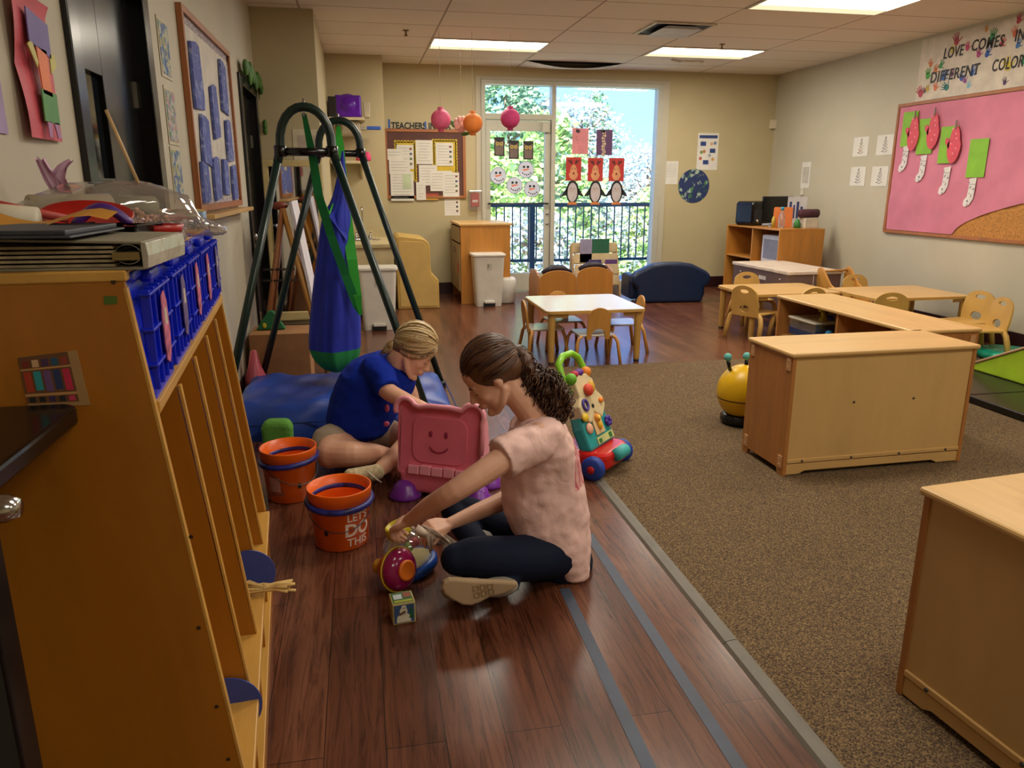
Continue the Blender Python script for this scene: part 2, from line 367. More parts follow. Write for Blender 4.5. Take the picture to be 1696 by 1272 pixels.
# --- dark doors on the left wall (frame x: out of the wall)
def leaf_door(nm, y0, y1, zt, knob_y, glass=None, ajar=False):
    w_ = .085
    f = MB('black_paint')
    f.box(LW-.12, LW+.02, y0-w_+.03, y0+.03, 0, zt+.05).box(LW-.12, LW+.02, y1-.03, y1+w_-.03, 0, zt+.05).box(LW-.12, LW+.02, y0+.03, y1-.03, zt-.03, zt+.05)
    d = struct(nm, f, .004)
    lf = MB('black_paint'); X0, X1 = LW-.09, LW-.045
    if glass:
        a, b_, c, e = glass
        lf.box(X0, X1, y0+.03, a, 0.01, zt-.03).box(X0, X1, b_, y1-.03, .01, zt-.03).box(X0, X1, a, b_, .01, c).box(X0, X1, a, b_, e, zt-.03)
    else: lf.box(X0, X1, y0+.03, y1-.03, .01, zt-.03)
    part('door_leaf', lf, d, .003)
    if glass: part('glass_pane', MB(plain('door_glass', '#10161c', .06, var=.02)).box(X0+.015, X1-.02, glass[0], glass[1], glass[2], glass[3]), d)
    part('door_knob', MB('chrome').lathe([(.026, 0), (.026, .008), (.011, .012), (.011, .035), (.026, .045), (.028, .06), (.018, .072), (0, .074)], (X1, knob_y, 1.0), 16, 'x'), d, label='round metal knob')
    part('hinge', MB('chrome').box(X1, X1+.01, y1-.05, y1-.03, .3, .4).box(X1, X1+.01, y1-.05, y1-.03, 1.7, 1.8), d)
leaf_door('door_2', D1[0], D1[1], D1[2], D1[0]+.1, (D1[0]+.13, D1[0]+.43, 1.42, 1.77))
leaf_door('door_3', D2[0], D2[1], D2[2], D2[0]+.12)

# --- low half door with a ledge, at the left edge of the photo
hd = MB('black_paint').box(-.92, -.462, .93, .98, .0, 1.03)
dd = struct('door_4', hd, .004)
lg = MB('black_paint'); lg.prism(rrect(-1.0, -.455, .78, 1.285, .03), 1.03, 1.06, 'xy')
part('door_ledge', lg, dd, .006); hp_ = ay(14, 842, .87)
part('door_handle', MB('chrome').tube([hp_+Vector((.012, 0, 0)), hp_, hp_+Vector((-.10, 0, .0)), hp_+Vector((-.13, .02, 0)), hp_+Vector((-.13, .06, 0))], [.010, .016, .017, .016, .014], 14).lathe([(.03, 0), (.03, -.012)], (hp_.x-.13, .93, hp_.z), 16, 'y'), dd, label='chrome lever handle')

# ------------------------------------------------------------------ ceiling fixtures
def troffer(x, y):
    t_ = thing('ceiling_light', LBL[(x, y)], 'ceiling light', (x, y, CEIL), 0, 'fluorescent ceiling lights')
    f = MB('#d8d2c4').box(-.61, .61, -.305, -.285, -.012, -.002).box(-.61, .61, .285, .305, -.012, -.002).box(-.61, -.59, -.285, .285, -.012, -.002).box(.59, .61, -.285, .285, -.012, -.002)
    part('frame', f, t_)
    part('diffuser', MB('lamp_glow').box(-.59, .59, -.285, .12, -.010, -.004), t_)
    part('reflector', MB(emit('reflector_glow', '#ffedc0', 1.0) if 'reflector_glow' not in MATS else 'reflector_glow').box(-.59, .59, .12, .285, -.010, -.004), t_)  # no lamp: light reflected off the far inner side, put in as weak emission
LBL = {LAMPS[0]: 'lit fluorescent ceiling light left of the window and its lanterns', LAMPS[1]: 'lit fluorescent ceiling light above the large window, beside a sprinkler',
       LAMPS[3]: 'lit fluorescent ceiling light cut by the top edge of the photo'}
for q in (LAMPS[0], LAMPS[1], LAMPS[3]): troffer(*q)
LBL_ = 'ceiling light out of view'
vt = thing('ceiling_vent', 'square metal air vent with a dark slot in the ceiling', 'vent', (3.0, 7.36, CEIL))
part('frame', MB('#cfc8ba').box(-.3, .3, -.3, -.27, -.014, -.002).box(-.3, .3, .27, .3, -.014, -.002).box(-.3, -.27, -.27, .27, -.014, -.002).box(.27, .3, -.27, .27, -.014, -.002), vt)
part('slot', MB('#15110f').box(-.27, .27, -.27, .27, -.004, -.002), vt)
part('plate', MB('#c8cdd6').prism([(-.20, -.04), (.20, -.04), (.14, -.012), (-.14, -.012)], -.2, .25, 'xz'), vt, .004)
# sagging tile
sg = MB('ceiling_tile'); n_ = 16; vs = []
for i in range(n_+1):
    for j in range(7):
        u = i/n_; q = j/6; sag = math.sin(PI*u)*(1-q*.8)*.07+.006
        vs.append((2.03+1.2*u, 9.47+.5*q, CEIL-sag))
fs = [(i*7+j, i*7+j+1, (i+1)*7+j+1, (i+1)*7+j) for i in range(n_) for j in range(6)]
sg.add(vs, fs, True); sg.use('#070606').box(2.06, 3.2, 9.47, 9.6, CEIL-.004, CEIL-.002)
single('sagging_ceiling_tile', sg, 'ceiling tile sagging open with a dark gap above the window', 'ceiling tile')
for (u, v_, lab) in ((672, 50, 'small brass fire sprinkler left of the left ceiling light'), (1196, 73, 'small fire sprinkler beside the ceiling light over the window')):
    p = az(u, v_, CEIL); s_ = MB('#7a6238').lathe([(.03, 0), (.03, -.006), (.009, -.008), (.009, -.04), (.018, -.045), (.018, -.05)], (0, 0, 0), 14)
    single('sprinkler', s_, lab, 'sprinkler', p, group='ceiling sprinklers')
em = thing('emergency_light', 'small white two-piece fixture on the ceiling above the window', 'emergency light', az(1130, 101, CEIL))
part('housing', MB('#d8d0c2').box(-.02, .25, -.05, .05, -.02, 0), em, .006); part('arm', MB('#d8d0c2').tube([(-.03, 0, -.01), (-.18, -.12, -.01)], .012), em)

# ------------------------------------------------------------------ outside
struct('deck', MB('#8d8f92').box(.5, 5.6, FW+.18, 11.8, -.2, -.02))
rl = thing('balcony_railing', 'dark teal metal balcony railing outside the window', 'railing', (3.2, 11.6, 0))
part('top_rail', MB('rail_metal').box(-2.6, 2.3, -.03, .03, 1.07, 1.13), rl, .004)
part('bottom_rail', MB('rail_metal').box(-2.6, 2.3, -.02, .02, .24, .28), rl)
for k in range(38):
    x = -2.55+.125*k
    part('baluster', MB('rail_metal').box(x-.009, x+.009, -.009, .009, .28, 1.07), rl)
for x in (-.62, 1.95): part('post', MB('rail_metal').box(x-.04, x+.04, -.04, .04, -.02, 1.13), rl)
hs = MB(plain('hill_grass', '#cfc9a0', .95, var=.25, scale=.6)); n_ = 24; vs = []
for i in range(n_+1):
    for j in range(n_+1):
        x = -25+70*i/n_; y = 13+75*j/n_; vs.append((x, y, -3.2+.07*(y-13)+.25*math.sin(x*.7+y*.3)))
hs.add(vs, [(i*(n_+1)+j, (i+1)*(n_+1)+j, (i+1)*(n_+1)+j+1, i*(n_+1)+j+1) for i in range(n_) for j in range(n_)], True)
struct('hillside', hs)
def leafmat(nm, a, b_):
    m, t, bb = nodes(nm, .7); g_ = t.nodes.new('ShaderNodeNewGeometry'); f_ = ramp(t, g_.outputs['Random Per Island'], [(0, a), (1, b_)])
    t.links.new(f_, bb.inputs['Base Color']); tl = t.nodes.new('ShaderNodeBsdfTranslucent'); t.links.new(f_, tl.inputs[0]); mx = t.nodes.new('ShaderNodeMixShader'); mx.inputs[0].default_value = .35
    t.links.new(bb.outputs[0], mx.inputs[1]); t.links.new(tl.outputs[0], mx.inputs[2]); t.links.new(mx.outputs[0], t.nodes['Material Output'].inputs[0])
leafmat('leaf_pine', '#6f9670', '#bdd6a0'); leafmat('leaf_bright', '#8db35a', '#dfe89a'); leafmat('leaf_pale', '#a3aba3', '#dcdccc')  # leaf colours made paler to carry the washed-out outdoor glare and haze
plain('bark', '#8a7560', .9, var=.2)
def tree(kind, x, y, h, r, zb, nl, lab):
    rr = random.Random(int(x*100+y*7)); t_ = thing('tree', lab, 'tree', (x, y, zb), 0, 'trees beyond the balcony')
    lean = rr.uniform(-.05, .05); tk = MB('bark').tube([(0, 0, 0), (lean*h*.5, 0, h*.5), (lean*h, 0, h*.96)], [.16+.01*h, .1+.006*h, .02], 7)
    for k in range(26):
        z = h*rr.uniform(.25, .9); a = rr.uniform(0, 6.28); l = r*(1-.7*z/h)*1.1
        tk.tube([(lean*z, 0, z), (lean*z+math.cos(a)*l*.6, math.sin(a)*l*.6, z+l*.25), (lean*z+math.cos(a)*l, math.sin(a)*l, z+l*.55)], [.045, .025, .008], 4)
    part('trunk', tk, t_)
    lf = MB({'pine': 'leaf_pine', 'bright': 'leaf_bright', 'pale': 'leaf_pale'}[kind])
    for k in range(int(nl*2.2)):
        z = h*rr.uniform(.12 if kind != 'pale' else .3, 1.0); q = (z/h)
        prof = (1-q)**.6 if kind == 'pine' else math.sin(PI*min(1, q*.9+.08))**.6
        a = rr.uniform(0, 6.28); d = r*prof*rr.uniform(.25, 1)+.1; s_ = rr.uniform(.06, .15)*(1 if kind != 'pale' else .7)
        c = Vector((lean*z+math.cos(a)*d, math.sin(a)*d, z+rr.uniform(-.3, .3)))
        u1 = Vector((rr.gauss(0, 1), rr.gauss(0, 1), rr.gauss(0, .7))).normalized()*s_; u2 = u1.orthogonal().normalized()*s_*.6
        lf.add([c-u1, c+u2, c+u1, c-u2], [(0, 1, 2, 3)])
    part('crown', lf, t_)
tree('pine', 4.3, 24, 9.2, 2.6, -2.8, 2600, 'tall pine left of the sky gap, seen through the large window')
tree('bright', 4.9, 19.5, 6.0, 1.6, -3.0, 1700, 'sunlit yellow green tree just right of the window mullion')
tree('pine', 2.4, 27, 10.2, 3.2, -2.6, 2600, 'tall pine filling the small pane above the glass door')
tree('bright', 3.1, 21, 5.6, 1.4, -3.0, 1500, 'sunlit yellow green tree behind the glass door')
tree('pale', 7.4, 25, 6.6, 2.6, -2.6, 1500, 'bare pale tree at the middle of the large window')
tree('pine', 9.6, 31, 7.0, 2.2, -2.2, 1700, 'pine left of the window right edge, against the sky')
tree('pale', 9.3, 24, 5.2, 2.3, -2.8, 1500, 'bare pale tree at the right edge of the large window')
tree('pine', 6.6, 33, 7.0, 3.2, -2.0, 2000, 'distant round pine behind the bare pale tree')
tree('pale', 1.0, 22, 7.0, 2.2, -2.9, 1200, 'pale tree at the left edge of the glass door')
tree('pine', -.5, 30, 11, 3.4, -2.2, 1800, 'tall dark pine left of all the others outside')
tree('pale', 6.0, 20, 4.2, 2.2, -3.1, 1500, 'low pale scrub tree behind the railing, middle of the large window')
tree('pale', 3.9, 18, 3.8, 1.9, -3.1, 1400, 'low pale scrub tree behind the railing beside the mullion')
tree('bright', 7.9, 20, 4.3, 1.7, -3.1, 1400, 'low green bush tree behind the railing at the right')
ho = thing('house', 'distant house with a grey roof seen through the large window', 'house', (11.0, 37, -.4))
part('wall', MB('#d8d4cc').box(-1.6, 1.6, -1.5, 1.5, -3, 1.9), ho); part('roof', MB('#7f8fa3').prism([(-1.9, 1.8), (1.9, 1.8), (1.2, 2.7), (-1.2, 2.7)], -1.8, 1.8), ho)
part('window', MB('#3b4654').box(-.9, -.3, -1.52, -1.49, .6, 1.4), ho); part('window', MB('#3b4654').box(.4, 1.0, -1.52, -1.49, .6, 1.4), ho)

# ------------------------------------------------------------------ paper and art on the glass (just inside the panes)
GY = FW+.022; DY = FW-.004
def flat(name, y, u, v_, lab, cat, fn, group=None, parts=()):
    """fn(mb) draws in metres around (0,0) on the xz plane, front at y=0"""
    p = ay(u, v_, y); mb = MB(); fn(mb); return single(name, mb, lab, cat, p, 0, group)
def rect(mb, c, x0, x1, z0, z1, d=0.): mb.use(c); mb.box(x0, x1, -.0015-d, .0-d, z0, z1)
def dot(mb, c, x, z, r, d=.0015, sx=1.): mb.use(c); mb.disc((x, z, -d), r, 18, 'xz', .0012, sx)
def poly(mb, c, pts, d=.0015): mb.use(c); mb.prism(pts, -d-.0012, -d, 'xz')
def owl(k):
    def f(mb):
        rect(mb, '#1e1b1f', -.067, .067, -.115, .115); poly(mb, '#6b5b55', [(-.05, -.1), (.05, -.1), (.055, .02), (.06, .085), (.02, .06), (-.02, .06), (-.06, .085), (-.055, .02)])
        for s in (-1, 1): dot(mb, '#c9b04e', s*.025, .035, .021, .003); dot(mb, '#19161a', s*.025, .035, .009, .0045)
        poly(mb, '#2b2522', [(-.008, .015), (.008, .015), (0, -.005)], .003)
    return f
for k, (u, v_, w_) in enumerate(((827, 243, 'leftmost'), (851, 248, 'middle'), (875, 249, 'rightmost'))):
    flat('owl_picture', DY, u, v_, 'dark paper owl with yellow eyes on the glass door, %s of the three owls' % w_, 'picture', owl(k), 'owl pictures on the glass door')
def snow(k):
    def f(mb):
        mb.use('#8f97b8').disc((0, 0, 0), .107, 32, 'xz', .002); dot(mb, '#c9d0e6', 0, 0, .099, .0022)
        for s in (-1, 1): dot(mb, '#14171f', s*.026, .035, .016, .0035)
        poly(mb, '#d9846a', [(-.045, .004), (.02, .015), (.055, .006), (.0, -.012), (-.03, -.02)], .0035)
        for i in range(5): a = -2.4+.42*i; dot(mb, '#14171f', .07*math.cos(a)+.01, .067*math.sin(a)+.002, .009, .0035)
    return f
for (u, v_, w_) in ((825, 291, 'leftmost of the four snowmen'), (871, 281, 'highest of the four snowmen'), (852, 307, 'between the leftmost and the lowest right snowman'), (881, 313, 'lowest and rightmost of the four')):
    flat('snowman_face', DY, u, v_, 'round paper snowman face on the glass door, '+w_, 'picture', snow(0), 'snowman faces on the glass door')
def pinkcard(mb):
    rect(mb, '#cf8087', -.11, .11, -.16, .16); poly(mb, '#3a2230', [(-.06, .11), (-.02, .10), (.0, .13), (-.03, .15), (-.06, .15)])
    for i in range(5): dot(mb, '#a85f6c', -.05+.01*i, .06-.04*i, .007)
flat('pink_card', GY, 961, 234, 'pink paper card with a small dark hat on the window glass', 'picture', pinkcard)
def purple(mb):
    rect(mb, '#54305c', -.11, .11, -.16, .16)
    for i in range(9): dot(mb, '#b9a08c', -.01+.01*math.sin(i*2), .12-.034*i, .024)
    poly(mb, '#1a1420', [(-.06, .13), (.0, .12), (.01, .16), (-.05, .16)])
flat('purple_card', GY, 1001, 236, 'purple paper card with a beige stripe on the window glass', 'picture', purple)
def deer(mb):
    rect(mb, '#b02a25', -.105, .105, -.15, .15)
    mb.use('#c98b5f').prism([(.065*math.cos(a)*(1 if math.sin(a) < 0 else .72), .02-.06+.10*math.sin(a)+.0) for a in [2*PI*i/24 for i in range(24)]], -.003, -.0016, 'xz')
    dot(mb, '#6a2a1e', 0, -.055, .014, .003)
    for s in (-1, 1):
        mb.use('#4a1512'); mb.prism([(s*.02, .05), (s*.03, .06), (s*.075, .10), (s*.07, .12), (s*.045, .10), (s*.035, .13), (s*.02, .09)], -.003, -.0016, 'xz')
        dot(mb, '#1a1210', s*.02, .005, .006, .003)
for (u, v_, w_) in ((950, 280, 'leftmost'), (986, 281, 'middle'), (1021, 281, 'rightmost')):
    flat('reindeer_picture', GY, u, v_, 'red card with a brown reindeer on the window glass, %s of three' % w_, 'picture', deer, 'reindeer pictures on the window')
def peng(mb):
    mb.use('#17191f').prism([(.088*math.cos(a), .15*math.sin(a)) for a in [2*PI*i/28 for i in range(28)]], -.002, 0, 'xz')
    for s in (-1, 1): mb.prism([(s*.07, .06), (s*.105, .02), (s*.155, -.05), (s*.14, -.06), (s*.08, -.04)], -.002, 0, 'xz')
    mb.use('#b9aeb0').prism([(.066*math.cos(a), -.005+.122*math.sin(a)) for a in [2*PI*i/28 for i in range(28)]], -.0035, -.0021, 'xz')
    poly(mb, '#d07a35', [(-.07, -.165), (-.005, -.165), (0, -.15), (.005, -.165), (.07, -.165), (.045, -.13), (-.045, -.13)], .0035)
    for s in (-1, 1): dot(mb, '#20222a', s*.02, .045, .006, .0045)
    poly(mb, '#c99a4a', [(-.012, .028), (.012, .028), (0, .01)], .0045)
for (u, v_, w_) in ((948, 318, 'leftmost'), (986, 318, 'middle'), (1021, 318, 'rightmost')):
    flat('paper_penguin', GY, u, v_, 'black and white paper penguin on the window glass, %s of three' % w_, 'picture', peng, 'paper penguins on the window')

# ------------------------------------------------------------------ far wall right of the window
def lines(mb, c, x0, x1, zs, h=.004, d=.0016):
    for z in zs: rect(mb, c, x0, x1, z, z+h, d)
def notice(mb): rect(mb, 'paper', -.11, .11, -.15, .15); lines(mb, '#9b978f', -.06, .09, [.11-.02*i for i in range(9)], .003); rect(mb, '#4a453f', -.095, -.075, -.09, .05, .0016)
flat('notice_sheet', FW-.002, 1110, 286, 'small white notice sheet on the far wall beside the window', 'paper', notice)
def poster(mb):
    rect(mb, 'paper', -.15, .15, -.24, .24); rect(mb, '#2c3f78', -.13, .13, .17, .21, .0016); lines(mb, '#c9c4ba', -.1, .1, [.225], .006)
    for (x, z, c) in ((-.07, .1, '#27407c'), (.07, .01, '#27407c'), (-.02, -.14, '#27407c')): rect(mb, c, x-.04, x+.04, z-.028, z+.028, .0016)
    for (x, z, c) in ((.05, .10, '#caa27a'), (.1, .11, '#6a7f9b'), (-.09, -.01, '#6d8a4e'), (-.05, .0, '#b87a4a'), (-.1, -.09, '#b05a4a'), (.08, -.10, '#c2944f'), (.03, -.05, '#9aa0a8')): dot(mb, c, x, z, .022, .0016)
flat('printed_poster', FW-.002, 1172, 251, 'white printed poster with blue boxes on the far wall', 'poster', poster)
blotch('earth_paint', '#20305f', ['#3f7a3a', '#9db3a0', '#1c2b66'], 11, .7, .57)
flat('painted_earth', FW-.002, 1149, 308, 'round blue and green painted earth on the far wall', 'picture', lambda mb: mb.use('earth_paint').disc((0, 0, 0), .225, 40, 'xz', .003))
sn = MB('#cfc6ab').box(-.045, .045, -.05, 0, -.06, .06); single('wall_sensor', sn, 'small cream motion sensor high on the far wall near the corner', 'sensor', ay(1279, 206, FW), bevel=.008)

# ------------------------------------------------------------------ fire alarm, inbox board
fa = thing('fire_alarm', 'red fire alarm pull under a clear cover on the far wall', 'fire alarm', ay(786, 331, FW))
part('alarm_body', MB('#b2202a').box(-.055, .055, -.05, -.003, -.09, .09), fa, .008); part('lever', MB('#e0d8d4').box(-.035, .035, -.056, -.05, -.03, .0), fa, .002)
part('cover', MB('clear_plastic').box(-.085, .085, -.075, -.001, -.13, .12), fa, .01)
tb = thing('inbox_board', 'cork board crowded with papers, below the lettering on the far wall', 'bulletin board', ay(705, 272, FW-.001))
W2, H2 = .475, .385
part('board', MB(plain('board_brown', '#5b3a35', .8)).box(-W2, W2, -.012, 0, -H2, H2), tb)
part('frame', MB('frame_wood').box(-W2, W2, -.025, 0, H2, H2+.035).box(-W2, W2, -.025, 0, -H2-.035, -H2).box(-W2-.035, -W2, -.025, 0, -H2-.035, H2+.035).box(W2, W2+.035, -.025, 0, -H2-.035, H2+.035), tb, .003)
def scal(mb, x0, x1, z0, z1):
    mb.use('#c9ac2a').box(x0, x1, -.014, -.012, z0, z1); n_ = int((x1-x0)/.035)
    for i in range(n_+1): mb.disc((x0+(x1-x0)*i/n_, z1, -.012), .018, 10, 'xz', .002)
    n_ = int((z1-z0)/.035)
    for i in range(n_+1): mb.disc((x1, z0+(z1-z0)*i/n_, -.012), .018, 10, 'xz', .002); mb.disc((x0, z0+(z1-z0)*i/n_, -.012), .018, 10, 'xz', .002)
yb = MB(); scal(yb, -.37, -.13, -.2, .27); scal(yb, .1, .39, -.12, .29); part('yellow_backing', yb, tb, label='yellow scalloped backing paper')
PP = [(-.36, -.15, -.06, .23, 0), (-.50, -.28, .05, .18, .004), (-.46, -.2, -.12, .10, .002), (-.45, -.16, -.45, -.09, .006), (-.12, .09, .0, .29, 0), (-.09, .14, -.26, -.01, .003), (.13, .35, -.02, .26, .004), (.05, .33, -.33, -.08, .005), (.21, .42, -.40, -.10, .008), (-.13, -.01, -.44, -.22, .008)]
for i, (a, b_, c, e, d) in enumerate(PP):
    mb = MB(); mb.use('paper').box(a, b_, -.019-d, -.017-d, c, e); mb.use('#8f8d88')
    for k in range(int((e-c)/.035)-1):
        mb.box(a+.025, b_-.03-(k*7 % 3)*.02, -.0196-d, -.019-d, e-.04-k*.035, e-.036-k*.035)
    if i in (0, 6, 8):
        for k, cc in enumerate(('#7a3b34', '#3a4a6a', '#4c6a44', '#6a5a3a')): mb.use(cc).box(b_-.05, b_-.02, -.0200-d, -.0194-d, e-.06-.06*k, e-.035-.06*k)
    if i == 3: mb.use('#b7c4a4').box(a+.15, b_-.03, -.0200-d, -.0194-d, c+.14, e-.03)
    part('pinned_paper', mb, tb)
rp = MB('#a8452e').box(-.01, .15, -.024, -.02, -.42, -.36); rp.use('#c49a3c').box(-.01, .15, -.0245, -.02, -.44, -.42); part('red_leaflet', rp, tb, label='red and yellow leaflet')
lw_ = thing('wall_lettering', 'black cut-out letters starting TEACHERS above the cork board, partly behind a lantern', 'lettering', ay(648, 213, FW-.002))
lettering('TEACHERS', .108, '#1c1a1c', lw_, (0, 0, 0), depth=.001, bold=.004, sx=.84, name='word')
lettering('INBOX', .108, '#1c1a1c', lw_, (.46, 0, 0), depth=.001, bold=.004, sx=.84, name='word')
tpb = MB('#2a55a8').box(-.035, -.012, -.002, 0, -.06, .11).box(.415, .435, -.002, 0, -.03, .09); part('blue_tape', tpb, lw_, label='strips of blue tape')
def low(mb): rect(mb, 'paper', -.1, .1, -.13, .13); [rect(mb, c, .05, .075, .08-.055*k, .105-.055*k, .0016) for k, c in enumerate(('#3a3a3a', '#5a3a34', '#2c2c30', '#5a4034'))]; lines(mb, '#aaa69c', -.08, .03, [.09-.03*i for i in range(6)], .003)
flat('paper_list', FW-.002, 749, 340, 'white picture list sheet taped just below the cork board', 'paper', low)
def side(mb): rect(mb, '#a9a08a', -.05, .05, -.17, .17)
flat('grey_folder', FW-.002, 647, 282, 'grey paper holder on the far wall left of the cork board', 'paper holder', side)

# paper flower and lanterns hanging from the ceiling
def lantern(u, v_, y, c, lab, rad=.097):
    p = ay(u, v_, y); t_ = thing('paper_lantern', lab, 'lantern', p, 0, 'paper lanterns in front of the window')
    prof = [(.03, .115)]+[(rad*math.sin(a)*(1+.018*(i % 2)), rad*1.0*math.cos(a)) for i, a in enumerate([.3+(PI-.6)*k/26 for k in range(27)])]+[(.03, -.115)]
    part('shade', MB(plain('lantern_'+c.strip('#'), c, .7)).lathe(prof, (0, 0, 0), 28), t_)
    part('string', MB('#bdb6a2').tube([(0, 0, .1), (0, 0, CEIL-p.z)], .0018, 5), t_)
lantern(730, 198, 7.9, '#e8648e', 'pink paper lantern hanging left of the orange one')
lantern(783, 204, 7.9, '#f08a3c', 'orange paper lantern hanging between the two pink ones')
lantern(845, 196, 7.9, '#cc3f7c', 'deep pink paper lantern hanging in front of the door transom')
fl = thing('paper_flower', 'pale pink paper flower with green leaves behind the orange lantern', 'paper flower', ay(764, 206, 8.1))
mb = MB('#e2b4ac')
for k in range(10): a = k*2*PI/10; mb.ell((.05*math.cos(a), .01*math.sin(3*a), .05*math.sin(a)), (.036, .014, .026), 10, Euler((0, -a, 0)))
mb.use('#f0d2c4').ell((0, -.01, 0), (.03, .02, .03), 10); part('petals', mb, fl)
mb = MB('#4f7f3c').ell((-.08, 0, .0), (.05, .008, .022), 10, Euler((0, .9, 0))).ell((.045, 0, -.09), (.05, .008, .02), 10, Euler((0, -.2, 0))); part('leaves', mb, fl)
part('string', MB('#bdb6a2').tube([(0, 0, .0), (0, 0, CEIL-ay(764, 206, 8.1).z)], .0015, 5), fl)
# ================================================================== right wall
def rwt(name, lab, cat, u, v_, group=None):      # frame on the right wall: local x = towards the viewer side (to the right in view), y into the wall
    return thing(name, lab, cat, ax(u, v_, RW-.001), -PI/2, group)
def rwp(u, v_, o):                               # photo pixel -> local (x, z) of a thing on the right wall
    p = ax(u, v_, RW-.001); return (o.location.y-p.y, p.z-o.location.z)
pb = thing('pink_bulletin_board', 'large bulletin board covered in pink paper on the right wall', 'bulletin board', (RW-.001, 7.45, 1.56), -PI/2)
A0, A1, Z0, Z1 = 0, 2.75, -.625, .625
part('cork', MB('cork').box(A0, A1, -.012, 0, Z0, Z1), pb, label='bare brown cork showing at the lower right')
part('frame', MB('frame_wood').box(A0-.03, A1+.03, -.03, 0, Z1, Z1+.03).box(A0-.03, A1+.03, -.03, 0, Z0-.03, Z0).box(A0-.03, A0, -.03, 0, Z0, Z1).box(A1, A1+.03, -.03, 0, Z0, Z1), pb, .003)
# pink paper with creases, torn away along the lower right
pk = MB('felt_pink'); nx, nz = 60, 26; vs = []
def torn(x): return Z0+.005 if x < .98 else Z0+.005+.31*min(1, (x-.98)/.75)**.55
for i in range(nx+1):
    x = A0+.005+(A1-A0-.01)*i/nx
    for j in range(nz+1):
        z = torn(x)+(Z1-.005-torn(x))*j/nz
        w_ = .006*math.sin((x*1.0-z*.9)*14)*max(0, 1-abs(z+.25)/.5)+.003*math.sin(x*9+z*3)
        vs.append((x, -.018-abs(w_)*1.3, z))
pk.add(vs, [(i*(nz+1)+j, i*(nz+1)+j+1, (i+1)*(nz+1)+j+1, (i+1)*(nz+1)+j) for i in range(nx) for j in range(nz)], True)
part('pink_paper', pk, pb)
def onboard(name, lab, u, v_, fn, group, cat='picture', off=.034):
    p = ax(u, v_, RW); mb = MB(); fn(mb); o = single(name, mb, lab, cat, (RW-off, p.y, p.z), -PI/2, group); return o
for k, (u, v_, w_) in enumerate(((1511, 214, 'leftmost of four'), (1538, 226, 'second from the left'), (1575, 240, 'third from the left'), (1624, 262, 'rightmost, with no mitten over it'))):
    onboard('green_paper', 'bright green paper on the pink board, '+w_, u, v_, lambda mb: mb.use('#7fb52a').box(-.11, .11, -.002, 0, -.17, .17), 'green papers on the pink board')
def mitten(mb):
    mb.use('#cf4a5a').prism([(.085*math.cos(a)*(1 if math.sin(a) < .2 else .8), -.02+.17*math.sin(a)) for a in [2*PI*i/22 for i in range(22)]], -.006, 0, 'xz')
    mb.prism([(-.06, -.06), (-.115, .0), (-.12, .04), (-.09, .045), (-.06, .02)], -.006, 0, 'xz')
    for i in range(6): dot(mb, '#e58f96', .04*math.sin(i*2.3), -.1+.045*i, .009, .0062)
    mb.use('#8a7b70').box(-.006, .006, -.016, -.006, .12, .2)
for k, (u, v_, w_) in enumerate(((1520, 218, 'leftmost of three'), (1553, 214, 'middle of three'), (1588, 236, 'rightmost of three'))):
    onboard('paper_mitten', 'red speckled paper mitten pegged on the pink board, '+w_, u, v_, mitten, 'paper mittens pegged on the pink board', off=.045)
def stocking(mb):
    mb.T = Matrix.Translation((0, 0, -.02))@Matrix.Scale(.95, 4)
    mb.use('#d6d0cf').prism([(-.035, .13), (.055, .14), (.05, .02), (.045, -.06), (.01, -.115), (-.045, -.14), (-.075, -.12), (-.07, -.075), (-.035, -.04), (-.03, .05)], -.003, 0, 'xz')
    rr = random.Random(3)
    for i in range(12): dot(mb, '#5c5a62', rr.uniform(-.03, .04) if i < 8 else rr.uniform(-.06, .0), rr.uniform(-.05, .12) if i < 8 else rr.uniform(-.12, -.07), .006, .0032)
    mb.use('#8a8488').box(-.034, .052, -.0045, -.003, .075, .08)
for k, (u, v_, w_) in enumerate(((1503, 260, 'leftmost of four'), (1532, 276, 'second from the left'), (1571, 296, 'third from the left'), (1613, 315, 'rightmost of four'))):
    onboard('paper_stocking', 'white dotted paper stocking on the pink board, '+w_, u, v_, stocking, 'paper stockings on the pink board')
# banner
bn = thing('hand_painted_banner', 'white handprint banner reading LOVE COMES IN DIFFERENT COLOR above the pink board', 'banner', (RW-.001, 7.26, 2.22), -PI/2)
sh_ = MB('#cdc3b4').prism([(0, 0), (1.7, .0), (1.7, .57), (.0, .58)], -.006, -.001, 'xz'); part('paper_sheet', sh_, bn)
rr = random.Random(12)
def handprint(mb, c, x, z, s, a, d):
    mb.use(c); ca, sa = math.cos(a), math.sin(a)
    def Rr(p): return (x+s*(p[0]*ca-p[1]*sa), z+s*(p[0]*sa+p[1]*ca))
    mb.prism([Rr((.5*math.cos(t)*1.0, .55*math.sin(t))) for t in [2*PI*i/12 for i in range(12)]], -d-.0008, -d, 'xz')
    for (fx, fa, fl_) in ((-.36, .35, .75), (-.13, .1, .95), (.12, -.08, .95), (.34, -.3, .8), (.5, -1.2, .7)):
        bx, bz = fx, .35 if fa > -1 else -.1; dx, dz = math.sin(-fa), math.cos(fa); px_, pz_ = dz*.1, -dx*.1
        mb.prism([Rr((bx-px_, bz-pz_)), Rr((bx+px_, bz+pz_)), Rr((bx+dx*fl_+px_*.7, bz+dz*fl_+pz_*.7)), Rr((bx+dx*fl_-px_*.7, bz+dz*fl_-pz_*.7))], -d-.0008, -d, 'xz')
